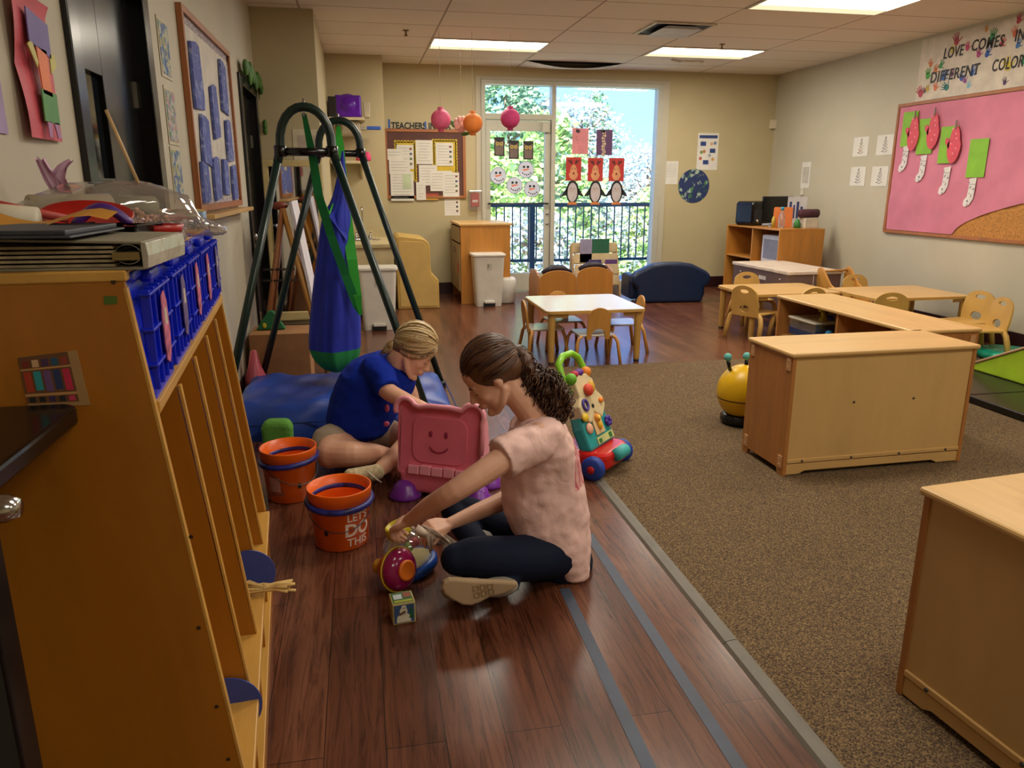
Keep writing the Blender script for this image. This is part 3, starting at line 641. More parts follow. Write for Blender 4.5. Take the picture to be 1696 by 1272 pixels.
HP = [('#a8394a', .47, .49, .05, .3), ('#3f9a2e', .14, .23, .045, .1), ('#2f8a45', .30, .30, .035, -.6), ('#c2703a', .16, .33, .035, .4), ('#c2703a', .235, .26, .04, -.2), ('#2c5a9e', .36, .19, .045, -.4),
      ('#7a3a6a', .47, .20, .03, 0), ('#1f6a6a', .42, .09, .045, 1.2), ('#3a55a8', .60, .15, .035, .5), ('#2a5aa8', .72, .18, .042, -.3), ('#c0406a', .62, .41, .035, .2), ('#a83a78', .77, .33, .035, .1), ('#1f4f9e', .87, .32, .04, -.3),
      ('#2c8a50', .90, .45, .05, -.2), ('#b8354a', 1.02, .38, .035, -.5), ('#c9b73a', .43, .42, .035, 0), ('#c9b73a', 1.13, .18, .055, .4), ('#b0364a', 1.17, .58-.04, .035, 0), ('#d06a3a', 1.15, .44, .04, .3), ('#3a6aa8', 1.2, .34, .035, -.3),
      ('#b0364a', .07, .07, .05, .6), ('#4a4a50', .12, .09, .03, 1), ('#d06a3a', .27, .10, .035, .2), ('#c9a83a', .16, .1, .03, 0), ('#7fb6c9', .70, .07, .03, 0), ('#8a4a8a', .65, .12, .03, .9), ('#c98a3a', .82, .53, .025, 0), ('#4a2a50', 1.12, .05, .03, .2),
      ('#2c8a50', 1.3, .2, .04, .1), ('#b0364a', 1.42, .4, .04, -.2), ('#3a55a8', 1.52, .2, .04, .2)]
for i, (c, x, z, s_, a) in enumerate(HP):
    mb = MB(); handprint(mb, c, x, z, s_*1.3, a, .0062+.0009*(i % 3)); part('handprint', mb, bn)
import mathutils
def word_at(txt, u0, v0, u1, v1, size):
    a, b_ = ax(u0, v0, RW), ax(u1, v1, RW); o_ = lettering(txt, size, '#1d1a1a', bn, (7.26-a.y, -.0095, a.z-2.22), rot=(PI/2, -math.atan2(b_.z-a.z, a.y-b_.y), 0), shear=.10, spacing=1.08, name='word', bold=.002)
    w_ = max(v.co.x for v in o_.data.vertices)-min(v.co.x for v in o_.data.vertices); k = (a.y-b_.y)/w_
    for v in o_.data.vertices: v.co.x *= k
word_at('LOVE', 1563, 98, 1596, 91, .135); word_at('COMES', 1609, 85, 1662, 76, .135); word_at('IN', 1681, 69, 1697, 65, .135)
word_at('DIFFERENT', 1541, 138, 1622, 123, .14); word_at('COLOR', 1643, 119, 1695, 110, .14)
def tree_sheet(k):
    def f(mb):
        mb.use('paper').box(-.135, .135, -.002, 0, -.105, .105)
        for i in range(5):
            wdt = .028+.016*i; z = .075-.033*i
            mb.use(('#6b6a70', '#7a6e52', '#a89a50', '#b06a52', '#8a5a50')[i] if k == 0 else '#77757a')
            mb.tube([(.01-wdt*.6, -.003, z-.008), (.01, -.003, z-.018), (.01+wdt*.5, -.003, z-.002), (.01, -.003, z+.012), (.01-wdt*.6, -.003, z-.008)], .0028, 5)
    return f
for k, (u, v_, w_) in enumerate(((1426, 243, 'upper left of the four, with a red drawing'), (1466, 240, 'upper right of the four'), (1421, 292, 'lower left of the four'), (1457, 292, 'lower right of the four, by the board'))):
    onboard('drawing_sheet', 'white tree drawing on the right wall, '+w_, u, v_, tree_sheet(k), 'drawing sheets beside the pink board', off=.002)
onboard('wall_card', 'narrow white card on the right wall near the far corner', 1335, 290, lambda mb: (mb.use('paper').box(-.10, .10, -.003, 0, -.16, .16), mb.use('#b9b4aa').box(-.07, .07, -.004, -.003, -.1, .1)), None, 'card', .002)
th_ = MB('#d2ccbe').box(-.03, .03, -.02, 0, -.045, .045); single('wall_switch', th_, 'small cream switch plate low on the right wall above the bookcase', 'switch', (RW, ax(1330, 317, RW).y, ax(1330, 317, RW).z), -PI/2, bevel=.004)

# ================================================================== left wall papers
def lwp(name, lab, cat, u, v_, fn, group=None, off=.002, rz=PI/2):
    p = ax(u, v_, LW); mb = MB(); fn(mb); return single(name, mb, lab, cat, (LW+off, p.y, p.z), rz, group)
# pink figure collage
pf_ = thing('paper_figure_collage', 'tall pink paper with a cut-paper figure on the left wall by the door', 'picture', (LW+.004, 2.335, 1.69), PI/2)
mb = MB('#c9515f'); vs = []
for i in range(9):
    for j in range(13):
        x = -.125+.25*i/8; z = -.175+.35*j/12; vs.append((x, -.006-.015*abs(math.sin(z*11))*(1-i/8)-.012*(j == 12), z))
mb.add(vs, [(i*13+j, i*13+j+1, (i+1)*13+j+1, (i+1)*13+j) for i in range(8) for j in range(12)], True); part('backing', mb, pf_)
def pc(c, pts, nm): part(nm, MB(c).prism(pts, -.030, -.027, 'xz'), pf_, label=nm.replace('_', ' '))
pc('#6a5a9c', [(-.075, .06), (.06, .035), (.065, .12), (-.07, .14)], 'purple_head'); pc('#e07a45', [(-.03, -.06), (.03, -.065), (.03, .05), (-.035, .055)], 'orange_body')
pc('#c4bb66', [(-.09, .05), (-.045, .0), (-.035, .015), (-.06, .065)], 'yellow_arm'); pc('#c4bb66', [(.045, -.005), (.09, .02), (.085, .05), (.05, .045)], 'yellow_arm')
pc('#4f8f47', [(-.045, -.13), (.055, -.135), (.06, -.055), (-.04, -.05)], 'green_skirt'); pc('#b07aa8', [(-.03, -.17), (-.01, -.17), (.0, -.13), (-.03, -.13)], 'purple_leg'); pc('#b07aa8', [(.03, -.17), (.055, -.17), (.045, -.13), (.015, -.13)], 'purple_leg')
lwp('lilac_paper', 'lilac paper cut by the left edge of the photo', 'picture', 0, 178, lambda mb: mb.use('#9a86b0').box(-.10, .012, -.003, 0, -.06, .10))
blotch('collage_a', '#b9b7a8', ['#5c8a96', '#a5a06c', '#4a6aa0'], 26, .7, .52); blotch('collage_b', '#b5b0a8', ['#7a86a8', '#4f8a70', '#b08a8a'], 30, .7, .52)
def collage(m): return lambda mb: (mb.use('#bdb49a').box(-.10, .10, -.002, 0, -.125, .125), mb.use(m).box(-.085, .085, -.004, -.002, -.11, .11))
lwp('collage_sheet', 'blue glittery collage sheet beside the dark door, highest of three', 'picture', 271, 81, collage('collage_a'), 'collage sheets beside the door')
lwp('collage_sheet', 'blue and green collage sheet beside the dark door, middle of three', 'picture', 283, 193, collage('collage_b'), 'collage sheets beside the door')
lwp('collage_sheet', 'collage sheet beside the dark door, lowest of three behind the bag', 'picture', 293, 290, collage('collage_a'), 'collage sheets beside the door')
bb = thing('blue_art_board', 'wood-framed board with rows of blue paper art on the left wall', 'bulletin board', (LW+.001, 4.96, 1.755), PI/2)
w2, h2 = .69, .46
part('board', MB('#c8c1b4').box(-w2, w2, -.012, 0, -h2, h2), bb)
part('frame', MB('frame_wood').box(-w2-.035, w2+.035, -.03, 0, h2, h2+.035).box(-w2-.035, w2+.035, -.03, 0, -h2-.035, -h2).box(-w2-.035, -w2, -.03, 0, -h2, h2).box(w2, w2+.035, -.03, 0, -h2, h2), bb, .004)
mb = MB(plain('scallop_trim', '#a39aa0', .7, var=.35, scale=60))
for i in range(34): mb.disc((-w2+.02+i*.0405, h2-.012, -.012), .026, 12, 'xz', .002)
for i in range(22): mb.disc((w2-.012, h2-.02-i*.0415, -.012), .024, 12, 'xz', .002)
for i in range(34): mb.disc((-w2+.02+i*.0405, -h2+.008, -.012), .02, 12, 'xz', .002)
part('scalloped_border', mb, bb)
blotch('blue_art', '#5560a4', ['#8f9ac4', '#6a77b8'], 24, .8, .56)
for (x, z, ww, hh, a) in ((-.44, .20, .32, .34, .05), (.42, .24, .30, .32, -.05), (.02, .06, .27, .30, .1), (-.36, -.12, .30, .26, -.08), (.45, -.08, .28, .26, .03), (-.48, -.34, .26, .22, 0), (-.12, -.32, .29, .24, .05), (.20, -.31, .26, .22, -.04), (.52, -.34, .26, .22, .03)):
    pts = [(x+px_*math.cos(a)-pz_*math.sin(a), z+px_*math.sin(a)+pz_*math.cos(a)) for px_, pz_ in ((-ww*.5, -hh*.5), (ww*.42, -hh*.5), (ww*.5, -hh*.3), (ww*.45, hh*.45), (ww*.2, hh*.5), (-ww*.4, hh*.45), (-ww*.48, 0))]
    m_ = MB('blue_art'); m_.add([(p[0], -.016, p[1]) for p in pts]+[(p[0], -.019-.012*(i in (0, 5, 6)), p[1]) for i, p in enumerate(pts)], [tuple(range(7)), tuple(range(13, 6, -1))]+[(i, (i+1) % 7, 7+(i+1) % 7, 7+i) for i in range(7)])
    part('blue_art_paper', m_, bb)
lg_ = MB('maple').box(-w2-.02, w2+.12, -.09, 0, -.012, .012); single('wall_ledge', lg_, 'thin light wood ledge just under the blue art board', 'ledge', (LW, 4.96, 1.235), PI/2, bevel=.003)
gn = MB(plain('vine_green', '#3f6a26', .6, var=.2)); rr = random.Random(5)
for i in range(14):
    y = D2[0]+.05+i*.07; gn.ell((LW+.05, y, D2[2]+.07+rr.uniform(-.02, .05)), (.02, .045, .06), 8, Euler((rr.uniform(-.8, .8), 0, 0)))
for i in range(3): gn.ell((LW+.06, D2[1]+.09, 1.84+i*.035), (.02, .045, .03), 8, Euler((rr.uniform(-.8, .8), 0, 0)))
gn.tube([(LW+.03, D2[0], D2[2]+.06), (LW+.03, D2[1]+.08, D2[2]+.06), (LW+.03, D2[1]+.09, 1.82)], .006, 5)
single('leafy_garland', gn, 'green leaf garland along the top of the far dark door', 'garland')
sb = MB('#22262c').box(-.12, .12, -.02, 0, -.07, .07); single('wall_plate', sb, 'dark grey plate on the left wall behind the coat locker end', 'wall plate', (LW+.001, 4.35, 1.13), PI/2, bevel=.01)

# ================================================================== corner block: mirror, sheets; nook: shelves, sink
mi = thing('wall_mirror', 'tall mirror in a cream frame behind the easel', 'mirror', (-.575, 7.165, 0))
part('frame', MB('#c9b67e').box(-.245, -.195, -.04, 0, .2, 1.60).box(.21, .262, -.04, 0, .2, 1.60).box(-.195, .21, -.04, 0, 1.55, 1.60).box(-.195, .21, -.04, 0, .2, .27), mi, .004)
m, t, b = nodes('mirror_glass', .03, 1); b.inputs['Base Color'].default_value = (.8, .8, .8, 1)
part('glass', MB('mirror_glass').box(-.195, .21, -.015, -.01, .27, 1.55), mi)
def sheet2(mb): mb.use('#cdc3a8').box(-.12, .12, -.003, 0, -.13, .13); mb.use('#b9ab9a').box(-.08, .08, -.004, -.003, -.05, .08)
flat('white_chart', 7.178, 509, 240, 'faded white chart on the corner block above the mirror', 'paper', sheet2)
def wall_shelf(z, lab):
    s_ = MB('#cfc3a0').box(-.2, .2, -.28, 0, -.03, 0); o = thing('wall_shelf', lab, 'shelf', (-.10, 9.449, z), 0, 'cream shelves in the nook'); part('board', s_, o, .003)
    for x in (-.14, .14): part('bracket', MB('#b7ab8a').prism([(0, -.03), (-.22, -.03), (0, -.2)], x-.01, x+.01, 'yz'), o)
    return o
wall_shelf(2.13, 'upper cream wall shelf holding the purple bag'); wall_shelf(1.66, 'lower cream wall shelf holding the pink toys')
pbg = MB(plain('purple_shiny', '#5a1aa0', .2, var=.1, scale=6, bmp=.8, bscale=14)); pbg.ell((0, 0, .13), (.145, .09, .13), 18); pbg.prism(rrect(-.14, .15, .002, .24, .02), -.07, .06, 'xz')
single('purple_bag', pbg, 'shiny purple plastic bag on the top nook shelf', 'bag', (-.08, 9.30, 2.131), bevel=.02)
bx = MB('#1b1512').box(-.04, .05, -.08, .08, 0, .22); single('dark_box', bx, 'dark box at the left of the purple bag', 'box', (-.255, 9.3, 2.131), bevel=.005)
cr = MB('#b9ae96').prism([(-.03, .002), (.03, .002), (.04, .17), (-.04, .17)], -.06, .06, 'xz'); single('white_cup_holder', cr, 'whitish container right of the purple bag', 'container', (.13, 9.28, 2.131), bevel=.006)
bh = thing('blue_handled_brush', 'blue-handled brush sticking out from the nook shelf', 'brush', (.12, 9.3, 2.02)); part('handle', MB('#2f55b0').box(0, .16, -.02, .02, -.015, .025), bh, .01); part('bristles', MB('#9a9484').box(-.08, 0, -.03, .03, -.02, .02), bh, .006)
hb = MB('#9c8f78').prism([(-.13, -.17), (.13, -.17), (.10, .0), (-.10, 0)], -.10, .06, 'xz'); hb.T = Matrix.Identity(4); single('folded_towels', hb, 'stack of greyish folded cloths hung under the top shelf', 'cloth', (-.06, 9.3, 2.095), bevel=.03)
for (x, c, r_, lab) in ((-.2, '#d0386e', .05, 'deep pink plastic toy at the left of the lower nook shelf'), (.045, '#e24a6a', .055, 'pink and orange ball toy on the lower nook shelf'), (.12, '#d83a70', .045, 'pink cup toy at the right end of the lower nook shelf')):
    t_ = MB(c).lathe([(r_*.8, 0), (r_, .02), (r_*.9, .07), (r_*.5, .10), (0, .105)], (0, 0, 0), 16); t_.use('#f09a2a').ell((0, 0, .10), r_*.6, 12) if 'orange' in lab else None
    single('plastic_toy', t_, lab, 'toy', (x-.01, 9.27, 1.661), 0, 'toys on the lower nook shelf')
ptb = MB('#d9667a').box(-.16, .16, -.09, .09, 0, .02); 
sk = thing('sink_counter', 'cream sink counter in the nook behind the swing frame', 'sink counter', (0, 8.86, 0))
part('cabinet', MB('#bdae88').box(-.305, .325, -.6, .57, .1, .75), sk, .003)
part('countertop', MB('#b5a67e').box(-.305, .345, -.64, .575, .75, .79), sk, .006)
part('backsplash', MB('#b5a67e').box(-.30, .325, .555, .575, .79, .90), sk)
part('basin', MB('chrome').lathe([(.19, .003), (.18, .006), (.16, .004), (.15, .002)], (.0, .05, .79), 28, sx=1.15), sk)
fc = part('faucet', MB('chrome').tube([(.02, .30, .79), (.02, .30, 1.06), (.02, .28, 1.12), (.02, .22, 1.15), (.02, .16, 1.13), (.02, .15, 1.09)], .011, 12).box(-.09, .13, .27, .33, .79, .805), sk)
for x in (-.06, .10): part('tap_lever', MB('chrome').lathe([(.02, 0), (.016, .04), (.006, .05)], (x, .3, .805), 12).tube([(x, .3, .85), (x+.02, .24, .87)], .008), fc)

# step-trash bins
def bin_(lab, x, y, rz=0):
    t_ = thing('step_trash_bin', lab, 'trash bin', (x, y, 0), rz, 'white step trash bins')
    body = MB('white_plastic'); prof = []
    def ring(w_, d_, z): return [(p[0], p[1], z) for p in rrect(-w_, w_, -d_, d_, .04, 4)]
    rings = [ring(.150, .12, .0), ring(.155, .125, .06), ring(.185, .145, .585)]; n_ = len(rings[0]); vs = [p for r_ in rings for p in r_]
    fs = [tuple(range(n_-1, -1, -1)), tuple(2*n_+k for k in range(n_))]+[(i*n_+k, i*n_+(k+1) % n_, (i+1)*n_+(k+1) % n_, (i+1)*n_+k) for i in range(2) for k in range(n_)]
    body.add(vs, fs, False); part('body', body, t_, .004)
    part('lid', MB('white_plastic').prism(rrect(-.2, .2, -.16, .16, .045), .586, .62, 'xy'), t_, .012)
    p_ = part('pedal_recess', MB('#1c1a1a').box(-.07, .07, -.135, -.122, .003, .05), t_, label='dark slot with the foot pedal')
    part('pedal', MB('white_plastic').box(-.06, .06, -.16, -.125, .045, .075), p_, .006)
    lb = MB('#b4aea2').box(-.03, .03, -.1445, -.1405, .44, .51); lb.use('#7f7a72').box(-.022, -.002, -.1455, -.1445, .46, .5); part('label_sticker', lb, t_)
    return t_
b1 = bin_('white step trash bin in front of the wooden cabinet', 1.45, 8.92)
b2 = dup(b1, (.135, 7.63, 0), 0, 'white step trash bin by the sink, seen behind the swing frame')
sbin = MB('#c9c4ba').lathe([(.10, 0), (.12, .02), (.13, .28), (.11, .31), (0, .315)], (0, 0, 0), 24); single('small_trash_bin', sbin, 'small round white bin behind the trash bin at the cabinet', 'trash bin', (1.70, 9.1, 0))
# wooden cabinet by the glass door
wc = thing('wooden_cabinet', 'tall light wood cabinet left of the glass door', 'cabinet', (1.44, 9.50, 0))
part('side_panel', MB('oak').box(-.29, .31, -.45, -.43, 0, .93), wc, .003)
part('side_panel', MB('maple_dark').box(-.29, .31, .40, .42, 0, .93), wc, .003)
part('top', MB('maple').box(-.31, .33, -.46, .44, .93, .955), wc, .004)
part('back_panel', MB('oak').box(.29, .31, -.43, .40, 0.02, .93), wc)
for (z0_, z1_) in ((.73, .91), ):
    dw = part('drawer', MB('#9c8560').box(-.305, -.29, -.42, .39, z0_, z1_), wc, .003)
for yy in (-.42, -.015):
    d_ = part('door', MB('#9c8560').box(-.305, -.29, yy, yy+.4, .15, .71), wc, .003, label='cabinet door with a grey brown front'); part('handle', MB('chrome').box(-.315, -.305, yy+.32 if yy < -.1 else yy+.05, yy+.34 if yy < -.1 else yy+.07, .58, .66), d_)
part('sticker', MB('#b8352a').box(-.308, -.3055, -.36, -.26, .36, .48), wc, label='small red sticker')
# molded play station
ps = thing('plastic_play_station', 'cream plastic play station with a stepped side, against the far wall', 'play furniture', (.62, 9.18, 0))
out = [(-.24, 0), (.24, 0), (.24, .30), (.235, .33), (.16, .41), (.15, .46), (.145, .66)]+arc(.035, .70, .11, 0, PI/2, 8)+[(-.20, .84), (-.24, .82)]
part('body', MB(plain('play_cream', '#bd9c54', .5, var=.04)).prism(out, -.38, .30, 'xz'), ps, .015)
inn = [(-.21, .03), (.215, .03), (.215, .29), (.14, .39), (.12, .46), (.115, .64)]+arc(.03, .69, .08, 0, PI/2, 8)+[(-.19, .78), (-.21, .76)]
part('side_panel', MB(plain('play_cream2', '#c4a460', .5, var=.03)).prism(inn, -.388, -.38, 'xz'), ps, .003)
# ================================================================== tables and chairs
def table(lab, x0, x1, y0, y1, h, top, legm, grp='low square tables'):
    cx, cy2 = (x0+x1)/2, (y0+y1)/2; t_ = thing('kids_table', lab, 'table', (cx, cy2, 0), 0, grp); a, b_ = (x1-x0)/2, (y1-y0)/2
    tp = MB(top).prism(rrect(-a, a, -b_, b_, .05), h-.022, h, 'xy'); part('tabletop', tp, t_, .004)
    part('edge_band', MB(legm).prism(rrect(-a-.004, a+.004, -b_-.004, b_+.004, .054), h-.026, h-.004, 'xy'), t_)
    for sx in (-1, 1):
        for sy in (-1, 1):
            x, y = sx*(a-.05), sy*(b_-.05); l_ = part('leg', MB(legm).lathe([(.022, .012), (.026, .03), (.03, h-.05), (.034, h-.027)], (x, y, 0), 14).prism([(x-sx*.02, y+sy*.02), (x-sx*.13, y+sy*.02), (x-sx*.02, y-sy*.10)], h-.06, h-.027, 'xy'), t_)
            part('foot_cap', MB('#2a2420').lathe([(.023, 0), (.024, .014)], (x, y, 0), 12), l_)
    return t_
T1 = table('low square table with a shiny white top in front of the window', 1.40, 2.22, 5.72, 6.58, .44, 'table_white', 'resin_tan')
T2 = table('low maple table in front of the grey brown play cabinet', 3.48, 4.40, 6.36, 7.07, .43, 'table_maple', 'resin_tan')
T3 = table('low maple table pushed near the right wall', 4.44, 5.42, 5.92, 6.68, .43, 'table_maple', 'resin_tan')
def wood_chair(lab, x, y, rz, grp='bentwood chairs around the white table'):
    """faces local +y; back at -y"""
    t_ = thing('kids_chair', lab, 'chair', (x, y, 0), rz, grp)
    part('seat', MB(plain('seat_pale', '#b7b0a6', .2, var=.02)) .prism(rrect(-.15, .15, -.14, .15, .03), .235, .25, 'xy'), t_, .004, label='pale shiny seat')
    ap = MB('chair_wood'); n_ = 18
    for s in (-1, 1):
        for yb, ang in ((-.13, -.05), (.13, .04)):
            part('leg', MB('chair_wood').tube([(s*.125, yb, .24), (s*.15, yb, .222), (s*.165, yb+ang*.3, .19), (s*.185, yb+ang, 0)], .013, 8, flat=1.2), t_)
    bk = [(-.095, .215), (-.095, .30), (-.09, .40)]+[(.09*math.cos(a), .40+.075*math.sin(a)) for a in [PI-PI*i/10 for i in range(1, 10)]]+[(.09, .40), (.095, .30), (.095, .215), (.055, .215), (.055, .25)]+[(.055*math.cos(a), .25+.055*math.sin(a)) for a in [PI*i/8 for i in range(1, 8)]]+[(-.055, .25), (-.055, .215)]
    b_ = MB('chair_wood'); b_.T = Matrix.Translation((0, -.145, .2))@Matrix.Rotation(.12, 4, 'X')@Matrix.Translation((0, 0, -.2)); b_.prism(bk, -.008, .008, 'xz'); part('backrest', b_, t_, .003)
    return t_
c0 = wood_chair('bentwood chair with its back to the camera at the near side of the white table', 1.80, 5.80, 0)
dup(c0, (1.47, 6.12, 0), -PI/2, 'bentwood chair at the left side of the white table')
dup(c0, (1.72, 6.45, 0), PI, 'bentwood chair at the far side of the white table, half hidden')
dup(c0, (2.19, 6.22, 0), PI/2, 'bentwood chair at the right side of the white table')
def resin_chair(lab, x, y, rz, grp='tan resin chairs', mat='resin_tan'):
    t_ = thing('resin_chair', lab, 'chair', (x, y, 0), rz, grp)
    part('seat', MB(mat).prism(rrect(-.16, .16, -.15, .16, .05), .235, .255, 'xy'), t_, .008)
    for s in (-1, 1):
        for yb, e in ((-.13, -.05), (.12, .04)):
            part('leg', MB(mat).tube([(s*.10, yb, .243), (s*.14, yb, .238), (s*.165, yb+e*.15, .21), (s*.178, yb+e*.3, .16), (s*.19, yb+e, .0)], [.018, .021, .023, .023, .021], 10), t_)
    bk = [(-.14, .22), (-.15, .32), (-.145, .40)]+[(.14*math.cos(a), .42+.09*math.sin(a)) for a in [PI-PI*i/12 for i in range(1, 12)]]+[(.145, .40), (.15, .32), (.14, .22)]
    # two openings: oval handhold near the top, round hole low
    outer = bk; hole1 = [(.05*math.cos(a), .455+.018*math.sin(a)) for a in [2*PI*i/16 for i in range(16)]]; hole2 = [(.055*math.cos(a), .29+.035*math.sin(a)) for a in [2*PI*i/16 for i in range(16)]]
    bm = bmesh.new(); E_ = []
    for loop in (outer, hole1, hole2):
        vv = [bm.verts.new((p[0], 0, p[1])) for p in loop]; E_ += [bm.edges.new((vv[i], vv[(i+1) % len(vv)])) for i in range(len(vv))]
    bmesh.ops.triangle_fill(bm, edges=E_, use_beauty=True, use_dissolve=False)
    r = bmesh.ops.extrude_face_region(bm, geom=bm.faces[:]); bmesh.ops.translate(bm, verts=[e for e in r['geom'] if isinstance(e, bmesh.types.BMVert)], vec=(0, .016, 0))
    bmesh.ops.recalc_face_normals(bm, faces=bm.faces)
    bm.transform(Matrix.Translation((0, -.155, .22))@Matrix.Rotation(.14, 4, 'X')@Matrix.Translation((0, 0, -.22)))
    me = bpy.data.meshes.new('backrest'); bm.to_mesh(me); bm.free(); me.materials.append(G(mat)); o = bpy.data.objects.new('backrest', me); COL.objects.link(o); o.parent = t_
    return t_
r0 = resin_chair('tan resin chair at the left end of the near maple table', 3.60, 6.50, -PI/2+.45)
dup(r0, (3.95, 6.34, 0), .15, 'tan resin chair with curved tube legs on the near side of the maple table')
dup(r0, (4.0, 7.27, 0), PI, 'resin chair with an oval handhold rising behind the maple table')
dup(r0, (5.0, 6.86, 0), PI, 'resin chair whose rounded top peeks over the table by the wall')
dup(r0, (4.52, 5.93, 0), -.3, 'resin chair pushed in at the near left corner of the table by the wall')
dup(r0, (5.13, 5.68, 0), PI/2+.15, 'resin chair at the right end of the table by the wall, farther of the pair')
dup(r0, (5.0, 5.36, 0), PI/2-.2, 'resin chair with its holed back nearest the right wall, nearer of the pair')
# wooden chair with sloping sides and a dowel
wd = thing('wooden_armchair', 'wooden chair frame with sloping sides joined by a dowel, behind the table', 'chair', (4.83, 6.98, 0), .1)
for x in (-.17, .17):
    part('side', MB('chair_wood').prism([(-.22, 0), (-.16, 0), (-.12, .2), (.08, .22), (.12, 0), (.18, 0), (.17, .30), (.20, .50), (.19, .56), (.15, .58), (.11, .56), (-.02, .42), (-.2, .34)], x-.012, x+.012, 'yz'), wd, .004)
part('seat', MB('chair_wood').box(-.16, .16, -.12, .12, .21, .23), wd, .003)
part('dowel', MB('chair_wood').tube([(-.16, .15, .54), (.16, .15, .54)], .010), wd)

# ================================================================== maple storage units
def unit(lab, x, y, rz, w_, d_, h, openback=False, grp='maple storage units on the carpet', z=.012):
    """local: long axis x, width w_, depth d_ ; camera side is local -y. back panel at -y unless openback"""
    t_ = thing('storage_unit', lab, 'storage unit', (x, y, z), rz, grp)
    part('top', MB('maple_x').prism(rrect(-.012, w_+.012, -.012, d_+.012, .012), h-.022, h, 'xy'), t_, .008)
    for xx in (0, w_-.02):
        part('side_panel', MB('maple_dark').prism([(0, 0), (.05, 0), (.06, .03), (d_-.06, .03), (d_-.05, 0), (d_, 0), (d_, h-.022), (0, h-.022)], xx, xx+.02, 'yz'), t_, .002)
    if not openback:
        part('back_panel', MB('maple_back').box(.02, w_-.02, .006, .018, .085, h-.022), t_)
        part('base_rail', MB('maple_x').box(.02, w_-.02, -.001, .018, .065, .085), t_, .003)
        part('kickboard', MB('maple_x').prism([(.02, 0.005), (.09, .005), (.12, .02), (w_-.17, .02), (w_-.14, .005), (w_-.02, .005), (w_-.02, .06), (.02, .06)], .004, .018, 'xz'), t_, .002)
        for k in range(4): part('screw', MB('steel_dark').lathe([(.006, .0), (.006, -.003)], (.1+k*(w_-.2)/3, -.001, .075), 10, 'y'), t_)
        for k in (.35, .68): part('screw', MB('steel_dark').lathe([(.006, .0), (.006, -.003)], (w_*k, .006, h*.58), 10, 'y'), t_)
    part('shelf', MB('maple_x').box(.02, w_-.02, .02, d_-.01, .05, .066), t_)
    return t_
HU = .632
ub = unit('nearest full maple storage unit, its blank back facing the camera', 1.975, 3.17, .02, 1.02, .40, HU-.012)
part('shelf', MB('maple_x').box(.02, 1.0, .02, .39, .32, .335), ub)
for (x, z) in ((.0, HU-.07), (.0, .07)): 
    for yy in (.03, .36): part('corner_bracket', MB('#c89a6a').box(-.006, .0, yy-.016, yy+.016, z-.03, z+.03).lathe([(.004, -.008), (.004, -.006)], (0, yy, z+.015), 8, 'x').lathe([(.004, -.008), (.004, -.006)], (0, yy, z-.015), 8, 'x'), ub)
# long unit behind, open towards the left
um = unit('long maple storage unit running away behind the nearer one, open shelves to the left', 2.935, 4.98, -PI/2, 1.40, .42, HU-.012, True)
part('shelf', MB('maple_x').box(.02, 1.38, .03, .40, .32, .334), um)
part('divider', MB('maple_dark').box(.69, .71, .01, .40, .066, HU-.034), um); part('back_panel', MB('maple_back').box(.02, 1.38, .402, .412, .066, HU-.034), um)
for yy in (.03, .38): part('corner_bracket', MB('#c89a6a').box(1.400, 1.406, yy-.016, yy+.016, HU-.13, HU-.05), um)
# toys on its shelf
tc_ = thing('toy_crate', 'clear plastic crate with a blue band inside the long storage unit', 'crate', (3.15, 4.72, .347))
part('box', MB('clear_plastic').prism([(-.16, 0), (.16, 0), (.175, .14), (-.175, .14)], -.16, .16, 'xz'), tc_, .01)
part('rim', MB('#c9c2b0').prism(rrect(-.185, .185, -.17, .17, .02), .14, .150, 'xy'), tc_, .003)
part('blue_band', MB('#20305c').box(-.168, .168, -.162, .162, .03, .09), tc_)
gf = thing('yellow_toy_giraffe', 'yellow and blue toy figure standing in the clear crate', 'toy', (3.10, 4.66, .430))
part('body', MB('#c9b62a').ell((0, 0, .05), (.035, .03, .05), 12).tube([(0, 0, .08), (-.01, 0, .13)], .012).ell((-.02, 0, .14), (.025, .015, .017), 10), gf)
part('blue_hat', MB('#2b3fa8').ell((.05, 0, .07), (.035, .03, .03), 12), gf)
for i, (x, y, c, lab) in enumerate(((3.02, 4.47, '#2a8fc9', 'bright blue toy on the shelf of the long unit'), (3.04, 4.36, '#7fb53a', 'green toy beside the blue one on the unit shelf'), (3.03, 4.27, '#d8572a', 'orange toy beside the green one on the unit shelf'), (3.04, 4.19, '#d9c29a', 'cream toy at the right end of the unit shelf toys'))):
    mb = MB(c).ell((0, 0, .045), (.05, .045, .045), 12).ell((.02, .02, .09), (.025, .025, .025), 10); single('small_toy', mb, lab, 'toy', (x, y, .347), 0, 'small toys inside the long unit')
# right foreground unit: long side runs toward the camera
ur = unit('maple storage unit in the right foreground, cut by the photo edge', 1.425, 1.615, -PI/2+.10, 1.05, .42, HU-.012)
cl = MB(plain('cream_cloth', '#b9aa86', .95, bmp=.9, bscale=50)); cl.prism(rrect(-.12, .16, -.10, .10, .05), 0, .018, 'xy'); cl.prism(rrect(-.11, .15, -.09, .105, .05), .018, .036, 'xy')
single('folded_cloth', cl, 'folded cream cloth on the right foreground storage unit', 'cloth', (1.71, 1.40, HU+.002), .3, bevel=.016, seg=3)

